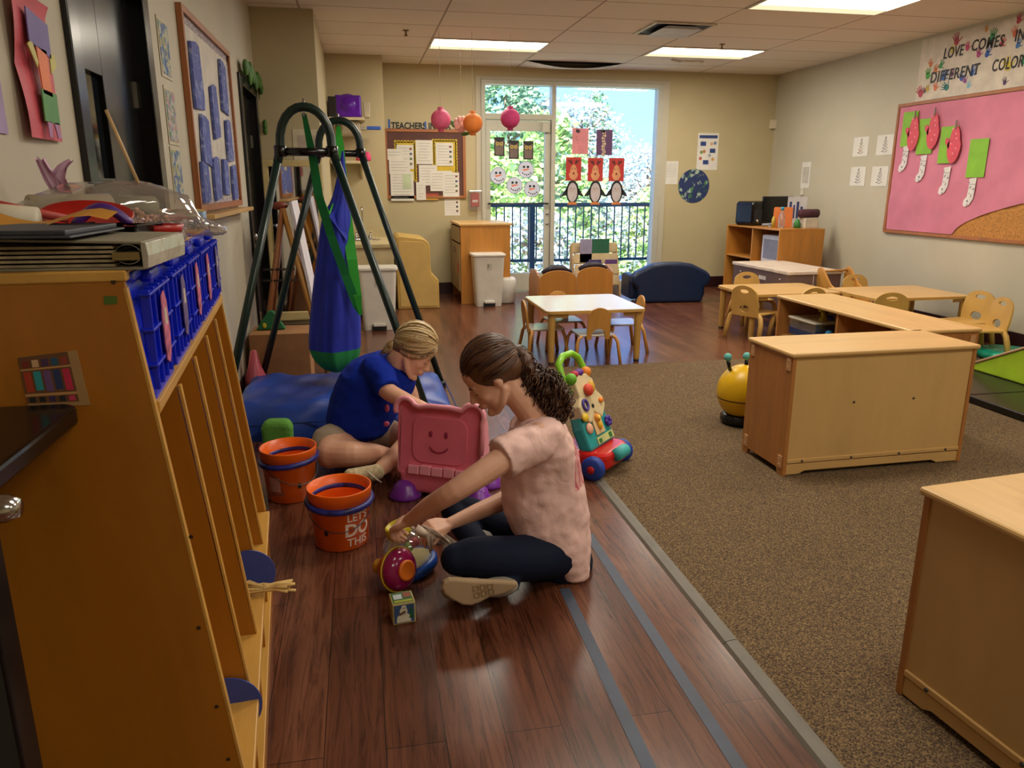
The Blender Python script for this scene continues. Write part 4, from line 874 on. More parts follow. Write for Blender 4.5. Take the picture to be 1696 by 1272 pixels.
# grey brown play cabinet
pc_ = thing('play_cabinet', 'grey brown cabinet with a white top between the table and the bookcase', 'cabinet', (4.30, 7.14, 0), .04)
plain('grey_laminate', '#6a5650', .3, var=.04)
part('body', MB('grey_laminate').box(0, .62, 0, 1.12, .06, .50), pc_, .004)
part('top', MB('#c9b9a8').box(-.012, .632, -.012, 1.132, .50, .535), pc_, .006)
part('seam', MB('#c9b9a8').box(.29, .297, -.003, .0, .06, .50), pc_)
part('plinth', MB('#2e2420').box(.01, .61, .01, 1.11, 0, .06), pc_)
part('label_plate', MB('#c9c4bc').box(-.003, 0, .42, .56, .40, .44), pc_)
for (y, z) in ((.15, .44), (.15, .3), (.95, .44), (.95, .3)): part('bolt', MB('#d8d4cc').lathe([(.009, -.005), (.009, 0)], (0, y, z), 10, 'x'), pc_)
# bookcase
bk_ = thing('bookcase', 'low brown cube bookcase in the far right corner', 'bookcase', (4.80, 8.24, 0), .05)
oak = 'oak'
def bp(nm, *a): return part(nm, MB(oak).box(*a), bk_, .003)
D_, L_ = .60, 1.22
bp('top', 0, D_, 0, L_, .88, .90); bp('side_panel', 0, D_, 0, .02, 0, .88); bp('side_panel', 0, D_, L_-.02, L_, 0, .88); bp('divider', .01, D_-.02, .60, .62, .08, .88); bp('back_panel', D_-.02, D_-.005, .02, L_-.02, .02, .88)
bp('shelf', .01, D_-.02, .02, .60, .46, .48); bp('shelf', .01, D_-.02, .62, L_-.02, .50, .52); bp('base_shelf', .01, D_-.02, .02, L_-.02, .05, .08)
wb = thing('white_storage_box', 'white box with a grey window front on the bookcase shelf', 'box', (4.86, 8.53, .481), .05)
part('box', MB('#c8c8d0').box(0, .34, -.2, .2, 0, .33), wb, .02); part('window_panel', MB('#7e7f90').box(-.004, 0, -.15, .15, .05, .28), wb)
dbx = MB('#14151a').box(0, .4, -.2, .2, 0, .33); single('dark_bin', dbx, 'dark bin low in the left half of the bookcase', 'bin', (4.84, 9.15, .083), .05, bevel=.01)
mb = MB('#1a1c22').box(0, .4, -.18, .2, 0, .3); single('dark_bin', mb, 'dark bin low in the right half of the bookcase', 'bin', (4.86, 8.52, .083), .05, bevel=.01)
cp_ = thing('cd_player', 'rounded black stereo on the left of the bookcase top', 'stereo', (5.0, 9.15, .901), .35)
part('body', MB('black_paint').prism(rrect(-.24, .24, .0, .30, .05), -.12, .16, 'xz'), cp_, .02); part('panel', MB('#22262c').box(-.2, .2, -.124, -.12, .05, .20), cp_); part('knob', MB('chrome').lathe([(.02, -.14), (.02, -.12)], (-.15, 0, .06), 12, 'y'), cp_)
mn = thing('black_monitor', 'flat black screen standing behind the stereo on the bookcase', 'monitor', (5.2, 9.05, .901), .2)
part('screen', MB('black_paint').box(-.22, .26, 0, .03, .05, .36), mn, .006); part('stand', MB('black_paint').box(-.1, .1, -.06, .08, 0, .012).box(-.02, .02, .03, .05, .0, .1), mn)
rm = MB('#8a8a90').tube([(-.09, 0, .02), (.03, 0, .03)], .018, 10).box(.0, .16, -.04, .04, .0, .02); single('handheld_device', rm, 'grey handheld gadget lying before the stereo', 'gadget', (4.93, 8.72, .901), -.9)
bt = thing('spray_bottle', 'clear bottle with a blue cap in front of the orange paper', 'bottle', (4.93, 8.45, .901))
part('bottle', MB('clear_plastic').lathe([(.035, 0), (.038, .01), (.038, .14), (.015, .19), (.014, .21), (0, .212)], (0, 0, 0), 16), bt); part('cap', MB('#2a8fae').lathe([(.02, .21), (.02, .245), (0, .247)], (0, 0, 0), 12), bt)
og = MB('#d8793a').prism(rrect(-.11, .11, 0, .24, .02), 0, .015, 'xz'); single('orange_paper', og, 'orange paper cut-out leaning on the bookcase top', 'paper', (5.02, 8.58, .901), -.4, bevel=.002)
gr_ = MB('#2f7a3a').lathe([(.035, 0), (.04, .05), (.02, .1), (0, .105)], (0, 0, 0), 14); single('green_cup', gr_, 'small green cup on the bookcase top', 'cup', (5.12, 8.42, .901))
yl = MB('#b89a3a').lathe([(.022, 0), (.024, .09), (.01, .13), (0, .135)], (0, 0, 0), 12); single('yellow_bottle', yl, 'small yellow bottle left of the orange paper', 'bottle', (4.9, 8.58, .901))
bx = MB('#c9bfae').box(-.09, .09, -.07, .07, 0, .12); single('white_carton', bx, 'small white carton at the right of the bookcase top', 'carton', (5.26, 8.42, .901), .1, bevel=.004)
fr_ = MB(plain('maroon_fabric', '#4a2630', .85)).tube([(-.12, 0, .05), (.12, 0, .05)], .05, 14); single('maroon_roll', fr_, 'rolled maroon cloth on top of the white carton', 'cloth roll', (5.26, 8.42, 1.022), .1)
fp = thing('framed_card', 'white card with blue bars leaning in the corner on the bookcase', 'card', (5.30, 8.75, .901), -.15)
part('card', MB('#cfcdd2').box(-.12, .12, 0, .01, .05, .36), fp); part('print', MB('#34407a').box(-.1, -.07, -.002, 0, .1, .3).box(-.05, -.03, -.002, 0, .1, .26).box(-.01, .02, -.002, 0, .1, .3).box(.04, .07, -.002, 0, .1, .24), fp); part('foot', MB('#cfcdd2').box(-.1, .1, -.03, .05, 0, .05), fp)
pl = MB('#c9b89a').prism(rrect(-.16, .16, -.1, .1, .02), 0, .018, 'xy'); single('tray', pl, 'flat cream tray at the front right of the bookcase top', 'tray', (5.12, 8.29+.06, .901), .05) if False else None

# ================================================================== sofa, book rack, wooden seats by the window
so_ = thing('kids_sofa', 'small navy blue vinyl sofa seen from behind near the window', 'sofa', (3.70, 8.95, 0), -.05)
bk = [(-.41, 0), (.41, 0), (.42, .18), (.50, .25), (.50, .33), (.44, .38), (.36, .42), (.25, .47), (.1, .49), (-.1, .49), (-.25, .47), (-.36, .42), (-.44, .38), (-.50, .33), (-.50, .25), (-.42, .18)]
part('backrest', MB('navy_vinyl').prism(bk, -.26, -.10, 'xz'), so_, .045, seg=4)
part('seat', MB('navy_vinyl').box(-.36, .36, -.10, .26, .03, .22), so_, .03, seg=3)
for s in (-1, 1): part('armrest', MB('navy_vinyl').box(min(s*.37, s*.49), max(s*.37, s*.49), -.12, .28, .03, .33), so_, .045, seg=4)
rk = thing('book_rack', 'cream book rack with paper pockets in front of the window', 'book rack', (2.98, 9.55, 0))
part('side', MB('#b08a4a').prism([(-.14, 0), (.16, 0), (.16, .62), (.10, .66)], -.31, -.295, 'yz'), rk); part('side', MB('#b08a4a').prism([(-.14, 0), (.16, 0), (.16, .62), (.10, .66)], .295, .31, 'yz'), rk)
for i in range(4):
    z = .14+i*.135; y = -.10+i*.06; part('pocket', MB('#c9b48c').box(-.293, .293, y, y+.012, z, z+.125), rk, .003); part('pocket_floor', MB('#9c7a44').box(-.293, .293, y, y+.06, z-.01, z), rk)
def book(x, z, y, w_, h, c, lab, cat='book', nm='picture_book'):
    mb = MB(c).box(-w_/2, w_/2, -.006, .006, 0, h); mb.use('paper').box(-w_/2+.005, w_/2-.003, -.0045, .0045, .003, h+.001); single(nm, mb, lab, cat, (2.98+x, 9.55+y, z), 0, 'books in the window book rack')
book(-.13, .42, .026, .16, .30, '#8a86a0', 'grey book standing at the top left of the book rack'); book(.07, .42, .035, .23, .30, '#1f5a40', 'green covered book standing at the top of the book rack')
book(.0, .42, -.012+.055, .34, .16, '#c9c4ba', 'white book lying low in the top pocket of the rack') if False else None
book(-.02, .33, -.028, .17, .06+.07, '#39285c', 'dark purple book in the middle pocket of the rack'); book(.2, .33, -.024, .16, .06+.07, '#5a3a70', 'light purple book at the right of the middle pocket')
book(.12, .16, -.085, .18, .14, '#2f4a86', 'blue picture book in the lower pocket of the rack')
# curved wooden play seats
def playseat(lab, x, y, rz, flip=1):
    t_ = thing('wooden_play_seat', lab, 'play seat', (x, y, 0), rz, 'curved wooden play seats by the window')
    bk = [(-.22, .0), (.22, 0), (.22, .34)]+[(.22*math.cos(a)*1.0, .34+.10*math.sin(a)) for a in [PI*i/10 for i in range(1, 10)]]+[(-.22, .34)]
    part('backrest', MB('oak').prism(bk, -.01, .01, 'xz'), t_, .004)
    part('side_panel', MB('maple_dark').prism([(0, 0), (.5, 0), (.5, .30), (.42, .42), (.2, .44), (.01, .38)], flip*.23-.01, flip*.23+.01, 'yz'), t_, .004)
    cu = MB(plain('brown_cushion', '#241a26', .5)); cu.tube([(-.17, .08, .40), (-.06, .075, .455), (.06, .075, .455), (.17, .08, .40)], [.03, .042, .042, .03], 12)
    part('cushion', cu, t_, label='dark padded cushion'); part('seat', MB('maple').box(-.21, .21, .01, .46, .20, .22), t_)
    return t_
playseat('curved wooden play seat with a dark cushion, left of the pair by the window', 2.22, 8.55, 0, -1)
playseat('curved wooden play seat with a dark cushion, right of the pair by the window', 2.75, 8.85, 0, 1)

# ================================================================== bee hopper, walker, climber and mats at right
be = thing('hopping_ball_toy', 'yellow bouncy bee ball with a blue-tipped feeler behind the storage unit', 'ball', (2.19, 4.02, .012))
m, t, b = nodes('bee_yellow', .35); v = coords(t); sp = t.nodes.new('ShaderNodeSeparateXYZ'); t.links.new(v, sp.inputs[0])
t.links.new(ramp(t, sp.outputs[2], [(.158, '#dfb00e'), (.160, '#3a2a10'), (.166, '#3a2a10'), (.168, '#dfb00e')]), b.inputs['Base Color'])
part('ball', MB('bee_yellow').ell((0, 0, .195), (.150, .150, .165), 32), be); part('base', MB('black_paint').lathe([(.10, 0), (.12, .02), (.12, .05), (.09, .07)], (0, 0, 0), 24), be)
for s in (-1, 1):
    a_ = part('feeler', MB('black_paint').tube([(s*.05-.04, 0, .33), (s*.06-.05, 0, .395)], .011, 10), be); part('feeler_tip', MB('#58a8a0').ell((s*.06-.05, 0, .41), .024, 14), a_, label='teal feeler tip')
wk = thing('learning_walker', 'colourful baby walker toy with a green handle and red base at the carpet edge', 'toy walker', (1.11, 3.50, 0), .80)
L = lambda x, y, z: (x, y, z)
part('base', MB(plain('walker_red', '#c9201c', .25)).prism(rrect(-.15, .15, -.14, .14, .07), .04, .13, 'xy'), wk, .025, seg=3)
for (x, y) in ((-.16, -.08), (.16, -.08), (-.16, .10), (.16, .10)):
    w_ = part('wheel', MB('#1f3f9a').lathe([(.0, -.025), (.05, -.025), (.06, -.015), (.06, .015), (.05, .025), (0, .025)], (x, y, .06), 22, 'x'), wk); part('hub', MB('#c9201c').lathe([(.0, -.029), (.02, -.028), (.02, .028), (0, .029)], (x, y, .06), 14, 'x'), w_)
pn = thing  # local alias kept short
Tm = Matrix.Translation((0, -.03, .12))@Matrix.Rotation(-.42, 4, 'X')
def wp(nm, fn, bev=.006, label=None):
    mb = MB(); mb.T = Tm; fn(mb); return part(nm, mb, wk, bev, label)
wp('activity_panel', lambda m: m.use(plain('walker_teal', '#2c9a9c', .3)).prism([(-.13, 0), (.13, 0), (.135, .12), (.115, .20), (-.115, .20), (-.135, .12)], -.03, .04, 'xz'), .015)
wp('cream_panel', lambda m: m.use(plain('walker_cream', '#d8c79c', .3)).prism([(-.12, .17), (-.06, .13), (0, .175), (.06, .13), (.125, .18), (.13, .23), (.09, .27), (.095, .33), (.05, .37), (-.04, .38), (-.09, .34), (-.085, .27), (-.125, .23)], -.045, .03, 'xz'), .008)
wp('handle', lambda m: m.use(plain('walker_green', '#7fc02a', .3)).tube([(-.10, .0, .30), (-.11, .0, .40), (-.10, .0, .46), (-.04, .0, .49), (.05, .0, .49), (.10, .0, .46), (.115, .0, .40), (.10, .0, .33)], .018, 12), 0)
wp('window_arch', lambda m: m.use('#d9b98a').prism([(-.04, .06), (.05, .06), (.05, .15)]+arc(.005, .15, .045, 0, PI, 8), -.038, -.03, 'xz'), .002)
wp('lion_figure', lambda m: m.use('#d98a1c').ell((.005, -.045, .14), (.022, .012, .022), 12).use('#e8b52a').ell((.005, -.045, .105), (.015, .012, .025), 12).use('#f2d05a').ell((.005, -.056, .14), (.013, .006, .013), 10), 0)
wp('bead', lambda m: m.use('#d2452a').ell((-.01, -.06, .29), (.032, .02, .032), 14), 0, 'round red bead')
wp('green_roller', lambda m: m.use('#6ab52a').ell((-.085, -.03, .37), (.03, .03, .03), 14), 0)
wp('purple_roller', lambda m: m.use('#5a2a8a').ell((.0, -.03, .385), (.035, .025, .022), 14).use('#c02a4a').ell((-.045, -.03, .385), (.022, .025, .02), 12), 0)
wp('orange_roller', lambda m: m.use('#e8862a').ell((.075, -.03, .375), (.028, .028, .028), 14), 0)
wp('orange_button', lambda m: m.use('#e8862a').ell((.09, -.05, .215), (.02, .01, .015), 12), 0)
wp('yellow_button', lambda m: m.use('#e2c02a').ell((-.105, -.045, .17), (.028, .012, .022), 12).use('#d9a83a').ell((.05, -.05, .30), (.025, .01, .03), 12), 0)
wp('purple_ring', lambda m: m.use('#4a3a9a').tube([(-.07+.022*math.cos(a), -.05, .225+.026*math.sin(a)) for a in [2*PI*i/14 for i in range(14)]], .007, 8, closed=True), 0)
wp('purple_flower', lambda m: [m.use('#4a2f9a').ell((.105+.018*math.cos(a), -.04, .10+.018*math.sin(a)), .012, 8) for a in [2*PI*i/6 for i in range(6)]], 0)
wp('peach_button', lambda m: m.use('#e0a88a').ell((-.085, -.035, .11), (.03, .012, .028), 12), 0)
wp('round_badge', lambda m: m.use('#1c1c1c').disc((.0, .205, -.0455), .011, 16, 'xz', .002), 0)
wp('sign_strip', lambda m: m.use('#c9cf8a').box(-.05, .12, -.036, -.03, .015, .05).use('#2c7a3a').box(-.04, -.01, -.0375, -.036, .02, .04).use('#2c7a3a').box(.07, .1, -.0375, -.036, .02, .045), 0)
part('teal_barrel', MB('#3aa8a8').tube([(-.05, -.15, .11), (.05, -.15, .11)], .032, 16), wk)
# ================================================================== right edge: mats, wedge, disc
fm = thing('folding_mat', 'black folding floor mat at the right edge of the photo', 'mat', (4.4, 4.1, .012))
part('mat_panel', MB(plain('black_vinyl', '#141412', .3, var=.1)).box(-.52, .75, -.80, .05, 0, .05), fm, .012, seg=3)
part('mat_panel', MB('black_vinyl').box(-.50, .75, .055, .82, 0, .05), fm, .012, seg=3)
cm = thing('soft_wedge', 'lime green soft climbing wedge standing on the black mat', 'soft wedge', (4.45, 4.82, .063))
m_ = MB(plain('lime_vinyl', '#9fc22a', .35, var=.08, scale=4, bmp=.5, bscale=7)); m_.prism([(0, 0), (-1.5, 0), (-1.5, .75), (-.02, .02)], 0, .75, 'yz'); part('body', m_, cm, .02, seg=3)
part('piping', MB('#c9a07a').tube([(0, -.0, .02), (0, -.75, .385), (0, -1.5, .755)], .010, 8), cm)
tdi = MB(plain('teal_plastic', '#15a083', .35)).lathe([(.20, 0), (.24, .015), (.25, .05), (.23, .07), (0, .075)], (0, 0, 0), 36); single('teal_disc', tdi, 'round teal plastic disc on the carpet behind the lime wedge', 'disc', (5.22, 5.22, .012))

# ================================================================== crash mat
cmx = thing('crash_mat', 'puffy blue vinyl crash mat under the swing frame', 'mat', (-.80, 4.22, 0))
mb = MB('blue_vinyl'); nx, ny = 44, 30; LX, LY, HZ = 1.32, .86, .20; rr = random.Random(4)
def matz(u_, v_):
    e = min(u_, 1-u_)*LX; g_ = min(v_, 1-v_)*LY
    z = HZ*(min(1, e/.07)**.5 if e < .07 else 1)*(min(1, g_/.07)**.5 if g_ < .07 else 1)
    z -= .045*max(0, (u_-.72)/.28)**1.3
    z += .010*math.sin(u_*19+v_*5)*math.sin(v_*9+u_*2)+.006*math.sin(u_*41-v_*13)
    return max(.01, z)
vs = [(LX*i/nx, LY*j/ny+.02*math.sin(i*.4), matz(i/nx, j/ny)) for i in range(nx+1) for j in range(ny+1)]
mb.add(vs, [(i*(ny+1)+j, (i+1)*(ny+1)+j, (i+1)*(ny+1)+j+1, i*(ny+1)+j+1) for i in range(nx) for j in range(ny)], True)
o = len(mb.v)
for (seq) in ([(i, 0) for i in range(nx+1)], [(nx, j) for j in range(ny+1)], [(nx-i, ny) for i in range(nx+1)], [(0, ny-j) for j in range(ny+1)]):
    top = [vs[i*(ny+1)+j] for i, j in seq]; n_ = len(top)
    mb.add(top+[(p[0], p[1], 0) for p in top], [(k, k+1, n_+k+1, n_+k) for k in range(n_-1)], True)
part('cover', mb, cmx)
part('seam', MB('#16327c').tube([(.0, -.004, .10), (.6, -.006+.02, .10), (1.325, .012, .085), (1.325, .86, .07)], .004, 6), cmx)
tw = MB(plain('green_towel', '#5f9a3c', .95, bmp=1, bscale=70)); tw.prism([(-.075, 0), (.08, 0), (.085, .12), (.07, .165), (-.055, .17), (-.08, .13)], -.05, .05, 'xz')
single('green_towel', tw, 'crumpled green towel in front of the blue crash mat behind a bucket', 'towel', (-.50, 4.10, .0), 0, bevel=.03, seg=3)

# ================================================================== swing frame
sf = thing('swing_frame', 'dark green A-frame metal stand holding the pod swing', 'swing frame', (0, 4.7, 0)); O_ = Vector((0, 4.7, 0))
def afr(apex, lf, rf, zb):
    ap = Vector(apex); lf = Vector(lf); rf = Vector(rf); pts = []
    # straight legs up to the bend, then an arch
    def at(f, z): t_ = (z-f.z)/(ap.z-f.z); return f.lerp(Vector((ap.x, ap.y, ap.z)), t_)
    l1 = LB = Vector((ap.x-.13*zb[1], ap.y, zb[0])); r1 = Vector((ap.x+.13*zb[1], ap.y, zb[0]))
    l0 = lf; r0_ = rf
    arch = []
    n_ = 12; w_ = abs(r1.x-l1.x)/2
    for i in range(n_+1):
        a = PI-PI*i/n_; arch.append(Vector((ap.x+w_*math.cos(a)*(1), ap.y, zb[0]+(ap.z-zb[0])*math.sin(a)**.8)))
    return l0, l1, r1, r0_, arch
RT = .0235
for (apex, lf, rf, zb) in (((-.262, 4.3, 1.79), (-.80, 3.95, 0.02), tuple(az(732, 750, .02)), (1.575, 1.02)), ((-.108, 5.15, 1.79), (-.74, 5.25, .02), (.515, 5.22, .02), (1.60, 1.0))):
    l0, l1, r1, r0_, arch = afr(apex, lf, rf, zb)
    part('arch', MB('tube_green').tube([p-O_ for p in [l1.lerp(l0, .04)]+arch+[r1.lerp(r0_, .04)]], RT, 14), sf)
    part('leg', MB('tube_green').tube([l0-O_, l1-O_], RT*.92, 14), sf); part('leg', MB('tube_green').tube([r0_-O_, r1-O_], RT*.92, 14), sf)
    part('crossbar', MB('black_paint').tube([l1-O_+Vector((0, 0, -.01)), r1-O_+Vector((0, 0, -.01))], RT*.9, 14), sf)
    for q in (l1, r1): part('bracket', MB('black_paint').tube([q-O_+Vector((0, 0, .02)), q-O_+Vector((0, 0, -.035))], RT*1.35, 12), sf)
    for q in (l0, r0_): part('foot_cap', MB('black_paint').tube([q-O_+Vector((0, 0, .03)), q-O_+Vector((0, 0, -.02))], RT*1.15, 12), sf)
    part('eye_bolt', MB('chrome').tube([Vector(apex)-O_+Vector((0, 0, .04)), Vector(apex)-O_+Vector((0, 0, -.05))], .006, 8), sf, label='shiny hook')
part('spreader_bar', MB('tube_green').tube([Vector((-.80, 3.97, .025))-O_, Vector((-.745, 5.25, .025))-O_], .016, 10), sf)
# pod swing
pw = thing('pod_swing', 'blue and green fabric pod swing hanging from the dark frame', 'swing', (-.1, 4.75, 0)); OP = Vector((-.1, 4.75, 0))
cloth_b = plain('swing_blue', '#1c2aa0', .8, var=.08, scale=5); cloth_g = plain('swing_green', '#0f7a3a', .75, var=.06); cloth_l = plain('swing_trim', '#2a9a2a', .7, var=.05)
RINGS = [(250, 566, 569), (285, 560, 573), (315, 553, 577), (338, 547, 579), (352, 534, 581), (380, 530, 584), (410, 526, 588), (450, 521, 592), (500, 515.5, 597), (540, 512, 598), (566, 511, 598), (576, 511.5, 598), (590, 516, 597), (602, 526, 590), (610, 536, 582), (615, 548, 572)]
def podring(v_, ul, ur, n=56):
    a, b_ = ay(ul, v_, 4.75), ay(ur, v_, 4.75); cx = (a.x+b_.x)/2; w_ = (b_.x-a.x)/2; dep = min(.17, w_*1.3); out = []
    for k in range(n):
        t_ = 2*PI*k/n; f_ = 1+.06*math.sin(5*t_+v_*.006)+.035*math.sin(11*t_+v_*.011)+.02*math.sin(19*t_-v_*.02)
        out.append((cx+w_*math.cos(t_)*(f_ if abs(math.cos(t_)) < .9 else 1), 4.75+dep*math.sin(t_)*f_, a.z))
    return [Vector(p)-OP for p in out]
def podmesh(rings, mat, cap=False):
    mb = MB(mat); R_ = [podring(*r) for r in rings]; n_ = len(R_[0]); vs = [p for r in R_ for p in r]
    fs = [(i*n_+k, i*n_+(k+1) % n_, (i+1)*n_+(k+1) % n_, (i+1)*n_+k) for i in range(len(R_)-1) for k in range(n_)]
    if cap: fs.append(tuple((len(R_)-1)*n_+k for k in range(n_)))
    return mb.add(vs, fs, True)
part('fabric_body', podmesh(RINGS[:12], cloth_b), pw, subd=1); part('green_bottom', podmesh(RINGS[11:], cloth_g, True), pw, subd=1)
def strip(mat, pts, ws, nm, label=None, dy=.004):
    mb = MB(mat); vs = []
    for p, w_ in zip(pts, ws): p = Vector(p)-OP; vs += [p+Vector((-w_, 0, 0)), p+Vector((w_, 0, 0)), p+Vector((-w_, dy, 0)), p+Vector((w_, dy, 0))]
    fs = []
    for i in range(len(pts)-1):
        a = i*4; b_ = a+4; fs += [(a, a+1, b_+1, b_), (a+2, b_+2, b_+3, a+3), (a, b_, b_+2, a+2), (a+1, a+3, b_+3, b_+1)]
    return part(nm, mb.add(vs, fs, False), pw, label=label)
A1_ = Vector((-.262, 4.3, 1.755)); A2_ = Vector((-.108, 5.15, 1.755))
strip(cloth_g, [A1_, ay(518, 260, 4.36), ay(528, 325, 4.42), ay(548, 390, 4.50), ay(572, 455, 4.56), ay(592, 508, 4.585), ay(598, 522, 4.60)], [.012, .022, .024, .024, .026, .026, .01], 'front_band', 'dark green band down the front')
strip(cloth_l, [A2_, ay(562, 240, 5.0), ay(567, 300, 4.84), ay(574, 360, 4.72), ay(583, 430, 4.60), ay(592, 490, 4.575), ay(597, 522, 4.59)], [.012, .028, .03, .032, .03, .024, .008], 'back_band', 'bright green band down the right side')
vpts = [ay(566, 290, 4.95)-OP, ay(556, 325, 4.8)-OP, ay(545, 355, 4.57)-OP, ay(535, 330, 4.5)-OP]
part('opening_trim', MB(cloth_l).tube(vpts, .006, 8), pw)
g_ = MB(cloth_b); g_.add([ay(566, 292, 4.95)-OP, ay(577, 345, 4.82)-OP, ay(575, 400, 4.62)-OP, ay(545, 358, 4.60)-OP, ay(560, 340, 4.72)-OP], [(0, 1, 4), (1, 2, 3, 4)], True); part('upper_flap', g_, pw)

# ================================================================== easel and things in that corner
es = thing('easel', 'wooden double-sided children easel with a white board side', 'easel', (-.57, 6.05, 0))
OE = Vector((-.57, 6.05, 0))
for yy in (5.80, 6.30):
    part('leg', MB('frame_wood').tube([ay(468, 345, yy)-OE, Vector((-.79, yy, 0.0))-OE], .020, 4, flat=1.6), es); part('leg', MB('chair_wood').tube([ay(468, 345, yy)-OE, Vector((-.30, yy, 0.0))-OE], .020, 4, flat=1.6), es)
pt = ay(477, 335, 5.83)-OE; q0 = (pt.x+.01, pt.z); q1 = (.20, .42)
dx_, dz_ = q1[0]-q0[0], q1[1]-q0[1]; nx_, nz_ = .02, .008
part('white_board', MB('#d6d2da').prism([q0, q1, (q1[0]+nx_, q1[1]+nz_), (q0[0]+nx_, q0[1]+nz_)], -.27, .27, 'xz'), es, .002)
part('dowel', MB('#2a2018').tube([(-.14, -.27, .80), (.08, -.27, .80)], .008), es); part('dowel', MB('#2a2018').tube([(-.15, -.27, .72), (.10, -.27, .72)], .008), es)
part('top_clips', MB('#7a3520').ell((.0, -.2, 1.25), (.06, .05, .03), 12), es, label='reddish brown clips')
cb = MB(plain('cardboard', '#9a6d42', .8)).box(0, .40, 0, .34, 0, .40); single('brown_box', cb, 'plain brown box behind the blue crash mat, left of the swing', 'box', (-.79, 5.36, 0), 0, bevel=.004)
pkb = MB(plain('pink_plastic', '#c9586a', .35)).lathe([(.06, 0), (.11, .02), (.10, .14), (.06, .22), (.03, .32), (0, .33)], (0, 0, 0), 20, sx=.7); single('pink_toy', pkb, 'pinkish red plastic toy at the far end of the coat locker', 'toy', (-.745, 5.20, 0), 0)
gt = thing('green_toy_house', 'small green and yellow toy propped by the easel foot', 'toy', (-.66, 5.55, .405))
part('roof', MB('#15663a').prism([(-.10, 0), (.10, .0), (.02, .13), (-.01, .13)], -.03, .03, 'xz'), gt, .004); part('yellow_door', MB('#c9b52a').ell((-.04, -.032, .03), (.014, .006, .02), 10), gt)

# ================================================================== coat locker
LK = thing('coat_locker', 'tall orange-brown wooden coat locker with slanted dividers, nearest the camera on the left', 'coat locker', (-.27, 1.32, 0), math.radians(4.87))
XB = -.44; NP = 6; SP = .265; ZT = 1.250
prof = [(XB, 0), (0, 0), (0, .25), (-.105, ZT), (XB, ZT)]
ZS = ay(256, 671, 1.32).z
def xs(z): return -.105*(z-.25)/(ZT-.25)
for k in range(NP):
    y = k*SP
    mb = MB('locker_wood'); mb.prism(prof if k in (0, NP-1) else [(XB+.01, .268), (xs(.268)-.004, .268), (xs(ZS)-.004, ZS-.03), (XB+.01, ZS-.03)], y-.009, y+.009, 'xz')
    part('side_panel' if k in (0, NP-1) else 'divider', mb, LK)
    ed = MB('locker_light'); ed.prism([(xs(.27)-.003, .27), (xs(.27)+.0015, .27), (xs(ZT-.01 if k in (0, NP-1) else ZS-.03)+.0015, ZT-.01 if k in (0, NP-1) else ZS-.03), (xs(ZT-.01 if k in (0, NP-1) else ZS-.03)-.003, ZT-.01 if k in (0, NP-1) else ZS-.03)], y-.0093, y+.0093, 'xz')
    part('front_edge', ed, LK, label='pale plywood front edge')
    if k not in (0, NP-1): part('lower_divider', MB('locker_wood').box(XB+.01, -.004, y-.009, y+.009, .058, .25), LK)
L5 = SP*(NP-1)
part('back_panel', MB('locker_wood').box(XB, XB+.008, .009, L5-.009, .04, ZT-.02), LK)
part('top', MB('locker_light').box(XB, -.10, -.01, L5+.01, ZT, ZT+.018), LK, .003)
part('bin_shelf', MB('locker_light').box(XB+.01, xs(ZS)+.004, .009, L5-.009, ZS-.018, ZS), LK, .002)
part('shelf_lip', MB('locker_light').box(xs(ZS)-.008, xs(ZS)+.006, .009, L5-.009, ZS-.014, ZS+.006), LK, .002)
part('bench', MB('locker_light').box(XB+.01, .012, .009, L5-.009, .25, .268), LK, .003)
part('bottom_shelf', MB('locker_light').box(XB+.01, .006, .009, L5-.009, .04, .058), LK, .002)
part('toe_rail', MB('locker_wood').box(-.02, .006, .009, L5-.009, 0, .04), LK)
for k in range(1, NP-1):  # short dividers between the bins, above the shelf
    part('bin_divider', MB('locker_wood').prism([(XB+.01, ZS), (xs(ZS)-.04, ZS), (xs(ZT)-.012, ZT), (XB+.01, ZT)], k*SP-.006, k*SP+.006, 'xz'), LK)
    part('bin_divider_edge', MB('locker_light').prism([(xs(ZS)-.04, ZS), (xs(ZS)-.037, ZS), (xs(ZT)-.009, ZT), (xs(ZT)-.012, ZT)], k*SP-.006, k*SP+.006, 'xz'), LK)
for (x, z) in ((-.055, .62), (-.04, .45), (-.03, .33), (-.05, .80), (-.12, 1.25)): part('screw_hole', MB('#3a2410').disc((x, z, -.0092), .004, 8, 'xz', .0006), LK)
# photo taped on the near panel, bit of green tape
def lk(u, v_, dy=-.01):   # pixel on the near panel -> local (x, z)
    # plane through the locker origin, normal = local y
    a = math.radians(4.87); n_ = Vector((-math.sin(a), math.cos(a), 0)); P_ = Vector((-.27, 1.32, 0)); C_ = Vector((0, 0, H_CAM)); d = ray(u, v_); t_ = (P_-C_).dot(n_)/d.dot(n_)
    p = C_+d*t_-P_; return (p.x*math.cos(a)+p.y*math.sin(a), p.z)
ph = thing('taped_photo', 'small photo of coats in cubbies taped to the side of the coat locker', 'photo', (-.27, 1.32, 0), math.radians(4.87))
c4 = [lk(33, 590), lk(130, 578), lk(152, 668), lk(50, 672)]
def quadp(mb, pts, d0, d1): mb.prism(pts, d0, d1, 'xz')
mb = MB(plain('photo_paper', '#a88456', .4)); quadp(mb, c4, -.011, -.0098)
def bil(s_, t_):
    a = Vector(c4[0]).lerp(Vector(c4[1]), s_); b_ = Vector(c4[3]).lerp(Vector(c4[2]), s_); q = a.lerp(b_, t_); return (q.x, q.y)
def pq(c, s0, s1, t0, t1, d): mb.use(c); quadp(mb, [bil(s0, t0), bil(s1, t0), bil(s1, t1), bil(s0, t1)], -.0112-d, -.0110-d)
pq('#6a4526', .0, .84, .0, .92, 0)
